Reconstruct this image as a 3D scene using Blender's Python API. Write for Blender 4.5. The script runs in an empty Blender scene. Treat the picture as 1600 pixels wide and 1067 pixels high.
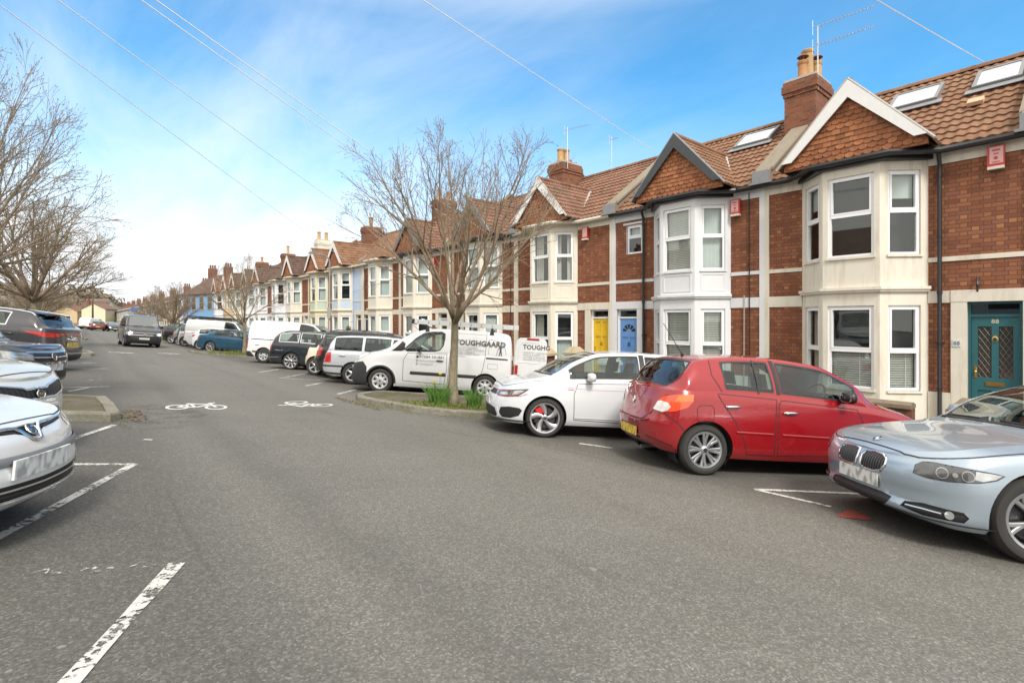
import bpy, bmesh, math, random
from math import sin, cos, pi, radians, sqrt, atan2
from mathutils import Vector, Matrix
from mathutils.geometry import delaunay_2d_cdt
random.seed(7)
scene = bpy.context.scene
COL = scene.collection
R = random.Random(11)

# ------------------------------------------------------------------ objects
def link(o, parent=None):
    COL.objects.link(o)
    if parent is not None:
        o.parent = parent
    return o

def tag(o, label=None, cat=None, group=None, kind=None):
    if label: o['label'] = label
    if cat: o['category'] = cat
    if group: o['group'] = group
    if kind: o['kind'] = kind
    return o

def empty(name, loc, label, cat, group=None, mat=None):
    o = bpy.data.objects.new(name, None)
    o.empty_display_size = 0.2
    link(o)
    if mat is not None: o.matrix_world = mat
    else: o.location = loc
    return tag(o, label, cat, group)

def copy_tree(o, parent=None):
    c = o.copy(); COL.objects.link(c); c.parent = parent
    for ch in list(o.children): copy_tree(ch, c)
    return c

class MB:
    """collects shapes for ONE mesh"""
    def __init__(s, T=None):
        s.v = []; s.f = []; s.m = []; s.T = T; s.n = None
    def add(s, vs, fs, m=0):
        b = len(s.v)
        if s.T: vs = [s.T(*p) for p in vs]
        s.v.extend([tuple(p) for p in vs])
        for f in fs:
            s.f.append([b + i for i in f]); s.m.append(m)
    def box(s, x0, x1, y0, y1, z0, z1, m=0):
        s.add([(x0,y0,z0),(x1,y0,z0),(x1,y1,z0),(x0,y1,z0),(x0,y0,z1),(x1,y0,z1),(x1,y1,z1),(x0,y1,z1)],
              [(0,3,2,1),(4,5,6,7),(0,1,5,4),(1,2,6,5),(2,3,7,6),(3,0,4,7)], m)
    def obox(s, o, e1, e2, e3, a, b, c, m=0):
        """oriented box: o + e1*[a0,a1] + e2*[b0,b1] + e3*[c0,c1]"""
        vs = []
        for k in c:
            for (i, j) in ((a[0],b[0]),(a[1],b[0]),(a[1],b[1]),(a[0],b[1])):
                vs.append(tuple(o[q] + e1[q]*i + e2[q]*j + e3[q]*k for q in range(3)))
        s.add(vs, [(0,3,2,1),(4,5,6,7),(0,1,5,4),(1,2,6,5),(2,3,7,6),(3,0,4,7)], m)
    def prism(s, poly, e, m=0):
        """poly: list of 3d points, extruded by vector e"""
        n = len(poly)
        vs = list(poly) + [tuple(p[q] + e[q] for q in range(3)) for p in poly]
        fs = [tuple(range(n))[::-1], tuple(range(n, 2*n))]
        fs += [(i, (i+1) % n, n + (i+1) % n, n + i) for i in range(n)]
        s.add(vs, fs, m)
    def tube(s, pts, rad, n=6, m=0, cap=True):
        pts = [Vector(p) for p in pts]
        k = len(pts)
        if not isinstance(rad, (list, tuple)): rad = [rad]*k
        d0 = (pts[1]-pts[0]).normalized()
        up = Vector((0,0,1)) if abs(d0.z) < .9 else Vector((1,0,0))
        vs = []
        u = d0.cross(up).normalized()
        for i, p in enumerate(pts):
            d = (pts[min(i+1,k-1)] - pts[max(i-1,0)])
            if d.length < 1e-9: d = d0
            d.normalize()
            u = (u - d*u.dot(d))
            if u.length < 1e-6: u = d.orthogonal()
            u.normalize()
            w = d.cross(u)
            for j in range(n):
                t = 2*pi*j/n
                vs.append(tuple(p + (u*cos(t) + w*sin(t))*rad[i]))
        fs = []
        for i in range(k-1):
            for j in range(n):
                fs.append((i*n+j, i*n+(j+1)%n, (i+1)*n+(j+1)%n, (i+1)*n+j))
        if cap:
            fs.append(tuple(range(n))[::-1]); fs.append(tuple(range((k-1)*n, k*n)))
        s.add(vs, fs, m)
    def lathe(s, prof, o, ax, n=24, m=0, closed=False):
        """prof list of (r, h) about axis ax through o"""
        ax = Vector(ax).normalized(); u = ax.orthogonal().normalized(); w = ax.cross(u)
        o = Vector(o); vs = []
        for (r, h) in prof:
            for j in range(n):
                t = 2*pi*j/n
                vs.append(tuple(o + ax*h + (u*cos(t) + w*sin(t))*r))
        fs = []
        k = len(prof)
        for i in range(k - (0 if closed else 1)):
            i2 = (i+1) % k
            for j in range(n):
                fs.append((i*n+j, i*n+(j+1)%n, i2*n+(j+1)%n, i2*n+j))
        s.add(vs, fs, m)
    def ball(s, o, r, n=10, m=0, sc=(1,1,1)):
        vs = []; fs = []
        h = n//2
        for i in range(h+1):
            p = pi*i/h
            for j in range(n):
                t = 2*pi*j/n
                vs.append((o[0]+r*sc[0]*sin(p)*cos(t), o[1]+r*sc[1]*sin(p)*sin(t), o[2]+r*sc[2]*cos(p)))
        for i in range(h):
            for j in range(n):
                fs.append((i*n+j, (i+1)*n+j, (i+1)*n+(j+1)%n, i*n+(j+1)%n))
        s.add(vs, fs, m)
    def mesh(s, name, mats, smooth=False, recalc=True):
        me = bpy.data.meshes.new(name)
        me.from_pydata(s.v, [], s.f)
        if not isinstance(mats, (list, tuple)): mats = [mats]
        for mt in mats: me.materials.append(mt)
        if len(mats) > 1: me.polygons.foreach_set('material_index', s.m)
        if recalc:
            bm = bmesh.new(); bm.from_mesh(me)
            bmesh.ops.recalc_face_normals(bm, faces=bm.faces)
            bm.to_mesh(me); bm.free()
        if smooth:
            me.polygons.foreach_set('use_smooth', [True]*len(me.polygons))
            if smooth != 'all':
                me.set_sharp_from_angle(angle=radians(40))
        me.update()
        return me
    def obj(s, name, mats, parent=None, smooth=False, recalc=True):
        return link(bpy.data.objects.new(name, s.mesh(name, mats, smooth, recalc)), parent)

def text_mesh(txt, size, mat, name='lettering', align='LEFT', extrude=.002, bold=0.0, space=1.0):
    cu = bpy.data.curves.new('t', 'FONT'); cu.body = txt; cu.size = size; cu.align_x = align
    cu.extrude = extrude; cu.offset = bold; cu.space_character = space; cu.resolution_u = 2
    o = bpy.data.objects.new('t', cu); COL.objects.link(o)
    dg = bpy.context.evaluated_depsgraph_get()
    me = bpy.data.meshes.new_from_object(o.evaluated_get(dg))
    bpy.data.objects.remove(o); bpy.data.curves.remove(cu)
    me.materials.clear(); me.materials.append(mat); me.name = name
    return me

# ------------------------------------------------------------------ materials
MATS = {}
def newmat(name):
    m = bpy.data.materials.new(name); m.use_nodes = True
    nt = m.node_tree; nt.nodes.clear()
    out = nt.nodes.new('ShaderNodeOutputMaterial')
    return m, nt, out
def nd(nt, typ, **kw):
    n = nt.nodes.new(typ)
    for k, v in kw.items():
        if k.startswith('i_'): n.inputs[k[2:].replace('_', ' ')].default_value = v
        else: setattr(n, k, v)
    return n
def c4(c): return (c[0], c[1], c[2], 1)
def math_(nt, op, a, b=None, c=None):
    n = nt.nodes.new('ShaderNodeMath'); n.operation = op
    for i, x in enumerate((a, b, c)):
        if x is None: continue
        if isinstance(x, (int, float)): n.inputs[i].default_value = x
        else: nt.links.new(x, n.inputs[i])
    return n.outputs[0]
def mixc(nt, fac, a, b, blend='MIX'):
    n = nt.nodes.new('ShaderNodeMix'); n.data_type = 'RGBA'; n.blend_type = blend
    for sock, x in ((n.inputs[0], fac), (n.inputs[6], a), (n.inputs[7], b)):
        if isinstance(x, (int, float)): sock.default_value = x
        elif isinstance(x, tuple): sock.default_value = c4(x)
        else: nt.links.new(x, sock)
    return n.outputs[2]
def ramp(nt, fac, stops):
    n = nt.nodes.new('ShaderNodeValToRGB')
    e = n.color_ramp.elements
    while len(e) < len(stops): e.new(.5)
    for q, (p, c) in zip(e, stops):
        q.position = p; q.color = c4(c) if isinstance(c, tuple) else (c, c, c, 1)
    nt.links.new(fac, n.inputs[0])
    return n.outputs[0]
def noise(nt, vec, scale, detail=4, rough=.55, dist=0):
    n = nd(nt, 'ShaderNodeTexNoise'); n.inputs['Scale'].default_value = scale
    n.inputs['Detail'].default_value = detail; n.inputs['Roughness'].default_value = rough
    n.inputs['Distortion'].default_value = dist
    if vec is not None: nt.links.new(vec, n.inputs['Vector'])
    return n.outputs[0]
def bump(nt, h, strength, dist=.01, nrm=None):
    n = nd(nt, 'ShaderNodeBump'); n.inputs['Strength'].default_value = strength
    n.inputs['Distance'].default_value = dist
    nt.links.new(h, n.inputs['Height'])
    if nrm is not None: nt.links.new(nrm, n.inputs['Normal'])
    return n.outputs[0]
def pos(nt): return nd(nt, 'ShaderNodeNewGeometry').outputs['Position']
def objc(nt): return nd(nt, 'ShaderNodeTexCoord').outputs['Object']
def rnd(nt): return nd(nt, 'ShaderNodeObjectInfo').outputs['Random']
def bsdf(nt, out, col=None, rough=.6, metal=0., coat=0., nrm=None, spec=.5):
    p = nd(nt, 'ShaderNodeBsdfPrincipled')
    if isinstance(col, tuple): p.inputs['Base Color'].default_value = c4(col)
    elif col is not None: nt.links.new(col, p.inputs['Base Color'])
    if isinstance(rough, (int, float)): p.inputs['Roughness'].default_value = rough
    else: nt.links.new(rough, p.inputs['Roughness'])
    p.inputs['Metallic'].default_value = metal
    p.inputs['Coat Weight'].default_value = coat
    p.inputs['Coat Roughness'].default_value = .03
    p.inputs['Specular IOR Level'].default_value = spec
    if nrm is not None: nt.links.new(nrm, p.inputs['Normal'])
    nt.links.new(p.outputs[0], out.inputs[0])
    return p

def plain(name, col, rough=.5, metal=0., coat=0., var=.08, scale=6., bmp=0., spec=.5):
    """a plain finish with slight mottling so nothing is perfectly uniform"""
    if name in MATS: return MATS[name]
    m, nt, out = newmat(name)
    n = noise(nt, objc(nt), scale, 4)
    f = math_(nt, 'MULTIPLY_ADD', n, 2*var, 1-var)
    c = mixc(nt, 1.0, tuple(col), f, 'MULTIPLY')
    nrm = bump(nt, noise(nt, objc(nt), scale*12, 3), bmp, .004) if bmp else None
    bsdf(nt, out, c, rough, metal, coat, nrm, spec)
    MATS[name] = m
    return m

def paint(name, col, metal=.0, rough=.32, dirt=.12):
    """car paint: base under a clear coat, faint flake and road dirt"""
    if name in MATS: return MATS[name]
    m, nt, out = newmat(name)
    oc = objc(nt)
    z = nd(nt, 'ShaderNodeSeparateXYZ'); nt.links.new(oc, z.inputs[0])
    low = ramp(nt, z.outputs[2], [(.15, 1.), (.6, 0.)])
    d = math_(nt, 'MULTIPLY', low, noise(nt, oc, 7, 5))
    d = math_(nt, 'MULTIPLY', d, dirt*2)
    d2 = math_(nt, 'MULTIPLY', ramp(nt, noise(nt, oc, 3.3, 6, .65), [(.5, 0.), (.8, 1.)]), dirt*.6)
    d = math_(nt, 'ADD', d, d2)
    c = mixc(nt, d, tuple(col), (.16, .145, .12))
    r = math_(nt, 'MULTIPLY_ADD', d, .5, rough)
    p = bsdf(nt, out, c, r, metal, .9)
    MATS[name] = m
    return m

def glass(name, tint=(.55, .64, .6), refl=1.5):
    if name in MATS: return MATS[name]
    m, nt, out = newmat(name)
    geo = nd(nt, 'ShaderNodeNewGeometry')
    dt = nd(nt, 'ShaderNodeVectorMath'); dt.operation = 'DOT_PRODUCT'
    nt.links.new(geo.outputs['Normal'], dt.inputs[0]); nt.links.new(geo.outputs['Incoming'], dt.inputs[1])
    f0 = ((refl-1)/(refl+1))**2*1.7
    sch = math_(nt, 'POWER', math_(nt, 'SUBTRACT', 1., math_(nt, 'ABSOLUTE', dt.outputs['Value'])), 5.)
    g = nd(nt, 'ShaderNodeBsdfGlossy'); g.inputs['Roughness'].default_value = .015
    g.inputs['Color'].default_value = (.9, .95, .95, 1)
    t = nd(nt, 'ShaderNodeBsdfTransparent'); t.inputs[0].default_value = c4(tint)
    mx = nd(nt, 'ShaderNodeMixShader')
    f = math_(nt, 'MULTIPLY_ADD', sch, 1-f0, f0)
    nt.links.new(f, mx.inputs[0]); nt.links.new(t.outputs[0], mx.inputs[1]); nt.links.new(g.outputs[0], mx.inputs[2])
    nt.links.new(mx.outputs[0], out.inputs[0])
    MATS[name] = m
    return m

def emit(name, col, s):
    m, nt, out = newmat(name)
    e = nd(nt, 'ShaderNodeEmission'); e.inputs[0].default_value = c4(col); e.inputs[1].default_value = s
    nt.links.new(e.outputs[0], out.inputs[0]); MATS[name] = m
    return m

def mat_asphalt():
    m, nt, out = newmat('asphalt')
    p = pos(nt)
    sep = nd(nt, 'ShaderNodeSeparateXYZ'); nt.links.new(p, sep.inputs[0])
    fine = noise(nt, p, 120, 3, .75)
    mid = noise(nt, p, 14, 4, .6)
    big = noise(nt, p, .55, 5, .6, .6)
    vor = nd(nt, 'ShaderNodeTexVoronoi'); vor.inputs['Scale'].default_value = 95
    nt.links.new(p, vor.inputs['Vector'])
    sp = nd(nt, 'ShaderNodeSeparateColor'); nt.links.new(vor.outputs['Color'], sp.inputs[0])
    chip = ramp(nt, sp.outputs[0], [(.0, .60), (.6, .97), (.9, 1.4), (1., 1.95)])
    # stretched along the street: worn wheel tracks
    mp = nd(nt, 'ShaderNodeMapping'); mp.inputs['Scale'].default_value = (1.1, .05, 1)
    nt.links.new(p, mp.inputs[0])
    tracks = noise(nt, mp.outputs[0], 1.3, 3, .5)
    base = mixc(nt, ramp(nt, big, [(.3, 0.), (.7, 1.)]), (.092, .089, .081), (.124, .119, .108))
    base = mixc(nt, ramp(nt, tracks, [(.35, 0.), (.65, .6)]), base, (.124, .117, .101))
    base = mixc(nt, .75, base, chip, 'MULTIPLY')
    base = mixc(nt, ramp(nt, fine, [(.35, .28), (.65, 0.)]), base, (.045, .042, .036))
    # carriageway a little lighter and smoother than the parking strips
    lane = ramp(nt, math_(nt, 'ABSOLUTE', math_(nt, 'SUBTRACT', math_(nt, 'ADD', sep.outputs[0], math_(nt, 'MULTIPLY', mid, .5)), 3.2)), [(.0, .28), (1., .0)])
    lane_n = lane.node; lane_n.color_ramp.elements[0].position = .0; lane_n.color_ramp.elements[1].position = 1.
    lane_d = math_(nt, 'DIVIDE', math_(nt, 'ABSOLUTE', math_(nt, 'SUBTRACT', sep.outputs[0], 3.0)), 2.6)
    lane2 = ramp(nt, math_(nt, 'ADD', lane_d, math_(nt, 'MULTIPLY', math_(nt, 'SUBTRACT', big, .5), .5)), [(.72, .55), (1.05, 0.)])
    base = mixc(nt, lane2, base, mixc(nt, 1.0, base, (1.75, 1.75, 1.75), 'MULTIPLY'))
    # tyre-darkened streaks along the two lanes
    wobx = math_(nt, 'ADD', sep.outputs[0], math_(nt, 'MULTIPLY', noise(nt, mp.outputs[0], .8, 2), .7))
    for cx_, amt in ((1.75, .30), (4.0, .16)):
        dband = ramp(nt, math_(nt, 'ABSOLUTE', math_(nt, 'SUBTRACT', wobx, cx_)), [(.05, amt), (.42, 0.)])
        dband = math_(nt, 'MULTIPLY', dband, ramp(nt, noise(nt, mp.outputs[0], 2.4, 4), [(.35, .2), (.65, 1.)]))
        base = mixc(nt, dband, base, (.055, .052, .047))
    # tar joints and cracks
    mp2 = nd(nt, 'ShaderNodeMapping'); mp2.inputs['Scale'].default_value = (1, .22, 1)
    nt.links.new(p, mp2.inputs[0])
    cr = nd(nt, 'ShaderNodeTexVoronoi'); cr.feature = 'DISTANCE_TO_EDGE'; cr.inputs['Scale'].default_value = .42
    wob = nd(nt, 'ShaderNodeMix'); wob.data_type = 'VECTOR'; wob.inputs[0].default_value = .12
    nz = nd(nt, 'ShaderNodeTexNoise'); nz.inputs['Scale'].default_value = 2.; nt.links.new(p, nz.inputs['Vector'])
    nt.links.new(mp2.outputs[0], wob.inputs[4]); nt.links.new(nz.outputs[1], wob.inputs[5])
    nt.links.new(wob.outputs[1], cr.inputs['Vector'])
    crack = ramp(nt, cr.outputs[0], [(.0, .22), (.010, .0)])
    crack = math_(nt, 'MULTIPLY', crack, ramp(nt, noise(nt, p, .35, 2), [(.45, 0.), (.6, 1.)]))
    base = mixc(nt, crack, base, (.03, .03, .03))
    # oil spots and pale specks
    spot = ramp(nt, noise(nt, p, 1.9, 2, .4), [(.70, 0.), (.80, .18)])
    base = mixc(nt, spot, base, (.055, .052, .048))
    speck = ramp(nt, noise(nt, p, 11, 1, .3), [(.79, 0.), (.82, .5)])
    base = mixc(nt, speck, base, (.3, .29, .27))
    h = math_(nt, 'ADD', sp.outputs[0], math_(nt, 'MULTIPLY', fine, .8))
    bsdf(nt, out, base, .82, nrm=bump(nt, h, .55, .006), spec=.35)
    MATS['asphalt'] = m
    return m

def mat_marking(name, col=(.60, .59, .55), wear=.5):
    m, nt, out = newmat(name)
    p = pos(nt)
    n = noise(nt, p, 26, 6, .7); n2 = noise(nt, p, 3, 3)
    w = math_(nt, 'ADD', n, math_(nt, 'MULTIPLY', n2, .5))
    f = ramp(nt, w, [(wear, 0.), (wear+.07, 1.)])
    b = nd(nt, 'ShaderNodeBsdfPrincipled'); b.inputs['Roughness'].default_value = .75
    c = mixc(nt, noise(nt, p, 60, 2), tuple(x*.75 for x in col), col)
    nt.links.new(c, b.inputs['Base Color'])
    t = nd(nt, 'ShaderNodeBsdfTransparent')
    mx = nd(nt, 'ShaderNodeMixShader')
    nt.links.new(f, mx.inputs[0]); nt.links.new(t.outputs[0], mx.inputs[1]); nt.links.new(b.outputs[0], mx.inputs[2])
    nt.links.new(mx.outputs[0], out.inputs[0])
    MATS[name] = m
    return m

def mat_brick(name, c_str, c_head, mortar, rows=.0725, per=.34, joint=.011):
    """Flemish bond brickwork from the world position"""
    m, nt, out = newmat(name)
    p = pos(nt)
    s = nd(nt, 'ShaderNodeSeparateXYZ'); nt.links.new(p, s.inputs[0])
    u = math_(nt, 'ADD', s.outputs[0], s.outputs[1])
    rz = math_(nt, 'DIVIDE', math_(nt, 'ADD', s.outputs[2], 5.), rows)
    row = math_(nt, 'FLOOR', rz); fz = math_(nt, 'FRACT', rz)
    odd = math_(nt, 'FRACT', math_(nt, 'MULTIPLY', row, .5))
    uu = math_(nt, 'ADD', math_(nt, 'DIVIDE', u, per), odd)
    uu = math_(nt, 'ADD', uu, 50.)
    cell = math_(nt, 'FLOOR', uu); fu = math_(nt, 'FRACT', uu)
    head = math_(nt, 'GREATER_THAN', fu, .667)
    # distance to the joints
    du = math_(nt, 'MINIMUM', math_(nt, 'MULTIPLY', math_(nt, 'MINIMUM', fu, math_(nt, 'SUBTRACT', 1., fu)), per),
               math_(nt, 'MULTIPLY', math_(nt, 'ABSOLUTE', math_(nt, 'SUBTRACT', fu, .667)), per))
    dz = math_(nt, 'MULTIPLY', math_(nt, 'MINIMUM', fz, math_(nt, 'SUBTRACT', 1., fz)), rows)
    d = math_(nt, 'MINIMUM', du, dz)
    d = math_(nt, 'ADD', d, math_(nt, 'MULTIPLY', math_(nt, 'SUBTRACT', noise(nt, p, 60, 2), .5), .005))
    jm = ramp(nt, math_(nt, 'DIVIDE', d, joint), [(.42, 0.), (.62, 1.)])
    wn = nd(nt, 'ShaderNodeTexWhiteNoise'); wn.noise_dimensions = '3D'
    cb = nd(nt, 'ShaderNodeCombineXYZ')
    nt.links.new(cell, cb.inputs[0]); nt.links.new(row, cb.inputs[1]); nt.links.new(head, cb.inputs[2])
    nt.links.new(cb.outputs[0], wn.inputs['Vector'])
    rv = wn.outputs['Value']
    cs = ramp(nt, rv, [(0., c_str[0]), (.35, c_str[1]), (.75, c_str[2]), (1., c_str[3])])
    ch = ramp(nt, rv, [(0., c_head[0]), (.55, c_head[1]), (.86, c_head[2]), (1., c_head[3])])
    c = mixc(nt, head, cs, ch)
    c = mixc(nt, .5, c, ramp(nt, noise(nt, p, 45, 4, .7), [(.2, .55), (.8, 1.3)]), 'MULTIPLY')
    c = mixc(nt, ramp(nt, noise(nt, p, 1.4, 4), [(.52, 0.), (.85, .45)]), c, tuple(x*.5 for x in c_str[0]))
    c = mixc(nt, jm, tuple(mortar), c)
    h = math_(nt, 'ADD', jm, math_(nt, 'MULTIPLY', noise(nt, p, 80, 3), .35))
    bsdf(nt, out, c, .85, nrm=bump(nt, h, .6, .006), spec=.3)
    MATS[name] = m
    return m

def mat_render_(name, col, stain=.5):
    """painted render / stone with weather stains"""
    if name in MATS: return MATS[name]
    m, nt, out = newmat(name)
    p = pos(nt)
    mp = nd(nt, 'ShaderNodeMapping'); mp.inputs['Scale'].default_value = (5, 5, .7); nt.links.new(p, mp.inputs[0])
    streak = noise(nt, mp.outputs[0], 1.3, 5, .65)
    blot = noise(nt, p, 1.7, 5, .6)
    f = math_(nt, 'MULTIPLY', ramp(nt, streak, [(.5, 0.), (.8, 1.)]), stain)
    c = mixc(nt, ramp(nt, blot, [(.3, 0.), (.75, .6)]), tuple(col), tuple(x*.86 for x in col))
    c = mixc(nt, f, c, (col[0]*.62, col[1]*.56, col[2]*.46))
    c = mixc(nt, ramp(nt, noise(nt, p, 7.5, 6, .7), [(.62, 0.), (.72, stain*.5)]), c, (col[0]*.5, col[1]*.44, col[2]*.36))
    bsdf(nt, out, c, .75, nrm=bump(nt, noise(nt, p, 40, 4), .18, .006), spec=.3)
    MATS[name] = m
    return m

def mat_tile(name, cols, var=.6, island=True, moss=.35):
    """clay tiles: colour by loose tile (or by noise), lichen"""
    m, nt, out = newmat(name)
    p = pos(nt)
    g = nd(nt, 'ShaderNodeNewGeometry')
    if island: rv = g.outputs['Random Per Island']
    else:
        s = nd(nt, 'ShaderNodeSeparateXYZ'); nt.links.new(objc(nt), s.inputs[0])
        wn = nd(nt, 'ShaderNodeTexWhiteNoise'); wn.noise_dimensions = '2D'
        cb = nd(nt, 'ShaderNodeCombineXYZ')
        nt.links.new(math_(nt, 'FLOOR', math_(nt, 'DIVIDE', s.outputs[1], .225)), cb.inputs[0])
        nt.links.new(math_(nt, 'FLOOR', math_(nt, 'DIVIDE', s.outputs[0], .272)), cb.inputs[1])
        nt.links.new(cb.outputs[0], wn.inputs['Vector']); rv = wn.outputs['Value']
    c = ramp(nt, rv, [(0., cols[0]), (.4, cols[1]), (.75, cols[2]), (1., cols[3])])
    c = mixc(nt, .6, c, ramp(nt, noise(nt, p, 22, 5, .7), [(.2, .5), (.8, 1.35)]), 'MULTIPLY')
    c = mixc(nt, ramp(nt, noise(nt, p, 2.1, 5, .65), [(.5, 0.), (.75, moss)]), c, (.12, .10, .07))
    c = mixc(nt, ramp(nt, noise(nt, p, 9, 4, .6), [(.62, 0.), (.74, moss*.9)]), c, (.30, .26, .17))
    bsdf(nt, out, c, .85, nrm=bump(nt, noise(nt, p, 50, 3), .25, .006), spec=.25)
    MATS[name] = m
    return m

def mat_bark(name, a, b, scale=18):
    m, nt, out = newmat(name)
    p = objc(nt)
    mp = nd(nt, 'ShaderNodeMapping'); mp.inputs['Scale'].default_value = (1, 1, .4); nt.links.new(p, mp.inputs[0])
    n = noise(nt, mp.outputs[0], scale, 6, .7)
    c = mixc(nt, ramp(nt, n, [(.3, 0.), (.7, 1.)]), a, b)
    c = mixc(nt, ramp(nt, noise(nt, p, 3, 4), [(.5, 0.), (.7, .5)]), c, (.13, .135, .06))
    bsdf(nt, out, c, .9, nrm=bump(nt, n, .7, .02), spec=.2)
    MATS[name] = m
    return m

def mat_leaf(name, a, b, rough=.6):
    m, nt, out = newmat(name)
    g = nd(nt, 'ShaderNodeNewGeometry')
    c = ramp(nt, g.outputs['Random Per Island'], [(0., a), (1., b)])
    p = bsdf(nt, out, c, rough, spec=.3)
    MATS[name] = m
    return m

def mat_soil(name, a, b, c3, sc=8):
    m, nt, out = newmat(name)
    p = pos(nt)
    n = noise(nt, p, sc, 6, .7); n2 = noise(nt, p, sc*.22, 4); n3 = noise(nt, p, sc*6, 3, .7)
    c = mixc(nt, ramp(nt, n, [(.35, 0.), (.65, 1.)]), a, b)
    c = mixc(nt, ramp(nt, n2, [(.48, 0.), (.62, .8)]), c, c3)
    c = mixc(nt, .5, c, ramp(nt, n3, [(.2, .5), (.8, 1.5)]), 'MULTIPLY')
    bsdf(nt, out, c, .95, nrm=bump(nt, n3, .6, .012), spec=.15)
    MATS[name] = m
    return m

# ------------------------------------------------------------------ camera, sky, sun
ALPHA = math.atan(675/800)
HC = 1.37
cam_d = bpy.data.cameras.new('camera'); cam = bpy.data.objects.new('camera', cam_d); COL.objects.link(cam)
cam_d.sensor_width = 36; cam_d.lens = 18.0; cam_d.shift_y = -32.5/1600
cam_d.clip_start = .05; cam_d.clip_end = 4000
cam.location = (0, 0, HC); cam.rotation_euler = (pi/2, 0, -ALPHA)
scene.camera = cam
SUN_EL, SUN_AZ = radians(46), radians(205)      # azimuth clockwise from +Y: from behind the camera, left
w = bpy.data.worlds.new('World'); scene.world = w; w.use_nodes = True
nt = w.node_tree; nt.nodes.clear()
wo = nt.nodes.new('ShaderNodeOutputWorld'); bg = nt.nodes.new('ShaderNodeBackground')
sky = nt.nodes.new('ShaderNodeTexSky'); sky.sky_type = 'NISHITA'; sky.sun_disc = False
sky.sun_elevation = SUN_EL; sky.sun_rotation = SUN_AZ; sky.altitude = 50; sky.air_density = 1.2; sky.dust_density = .6; sky.ozone_density = 2.6
tc = nd(nt, 'ShaderNodeTexCoord'); dirv = tc.outputs['Generated']
sep = nd(nt, 'ShaderNodeSeparateXYZ'); nt.links.new(dirv, sep.inputs[0])
# cloud sheet: project the direction on a plane overhead
zz = math_(nt, 'MAXIMUM', sep.outputs[2], .02)
cu = nd(nt, 'ShaderNodeCombineXYZ')
nt.links.new(math_(nt, 'DIVIDE', sep.outputs[0], math_(nt, 'ADD', zz, .22)), cu.inputs[0])
nt.links.new(math_(nt, 'DIVIDE', sep.outputs[1], math_(nt, 'ADD', zz, .22)), cu.inputs[1])
mp = nd(nt, 'ShaderNodeMapping'); mp.inputs['Scale'].default_value = (1.5, .55, 1); mp.inputs['Rotation'].default_value = (0, 0, radians(-62))
nt.links.new(cu.outputs[0], mp.inputs[0])
n1 = noise(nt, mp.outputs[0], 1.5, 9, .6, .5)
n2 = noise(nt, mp.outputs[0], .6, 3, .5)
lowf = ramp(nt, sep.outputs[2], [(.06, 1.), (.16, .80), (.26, .40), (.40, .10)])
# the bank of bright cloud lies up the street and to the left
sidev = nd(nt, 'ShaderNodeVectorMath'); sidev.operation = 'DOT_PRODUCT'
nt.links.new(dirv, sidev.inputs[0]); sidev.inputs[1].default_value = (-.35, .94, 0)
sidev2 = nd(nt, 'ShaderNodeVectorMath'); sidev2.operation = 'DOT_PRODUCT'
nt.links.new(dirv, sidev2.inputs[0]); sidev2.inputs[1].default_value = (-.85, -.50, .15)
side = ramp(nt, math_(nt, 'MULTIPLY_ADD', sidev.outputs['Value'], .5, .5), [(.50, 0.), (.98, 1.)])
wisp = ramp(nt, math_(nt, 'ADD', math_(nt, 'MULTIPLY', n1, .75), math_(nt, 'MULTIPLY', n2, .35)), [(.46, 0.), (.8, 1.)])
cov = math_(nt, 'ADD', math_(nt, 'MULTIPLY', lowf, math_(nt, 'MULTIPLY_ADD', side, .78, .20)),
            math_(nt, 'MULTIPLY', wisp, math_(nt, 'MULTIPLY_ADD', side, .42, .10)))
# an unseen overcast bank behind the camera, added to neutralise the light
back = ramp(nt, math_(nt, 'MULTIPLY_ADD', sidev2.outputs['Value'], .5, .5), [(.36, 0.), (.56, 1.)])
over = ramp(nt, sep.outputs[2], [(.50, 0.), (.70, 1.)])     # and a high white deck overhead, out of view, added for soft neutral light
back = math_(nt, 'MAXIMUM', back, over)
cov = math_(nt, 'MINIMUM', math_(nt, 'ADD', cov, back), 1.)
skyc = mixc(nt, 1.0, sky.outputs[0], (.27, .80, 1.0), 'MULTIPLY')
cl = mixc(nt, cov, skyc, mixc(nt, back, (5.0, 5.2, 5.35), (6.6, 6.35, 5.9)))
nt.links.new(cl, bg.inputs[0]); bg.inputs[1].default_value = .1
nt.links.new(bg.outputs[0], wo.inputs[0])
sl = bpy.data.lights.new('sun', 'SUN'); so = bpy.data.objects.new('sun', sl); COL.objects.link(so)
sl.energy = 1.5; sl.angle = radians(14); sl.color = (1., .95, .88)
sd = Vector((sin(SUN_AZ)*cos(SUN_EL), cos(SUN_AZ)*cos(SUN_EL), sin(SUN_EL)))
so.rotation_euler = sd.to_track_quat('Z', 'Y').to_euler(); so.location = sd*50
vs = scene.view_settings
scene.display_settings.display_device = 'sRGB'
vs.view_transform = 'Standard'; vs.look = 'None'; vs.exposure = 1.26; vs.gamma = 1.0
scene.cycles.use_denoising = True
scene.cycles.max_bounces = 8; scene.cycles.transparent_max_bounces = 24

# ------------------------------------------------------------------ ground
G = .085
def gz(x):
    if x < -14: return 14*G
    if x < 9.2: return -G*x
    return -G*9.2
UP = Vector((G, 0, 1)).normalized()

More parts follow.
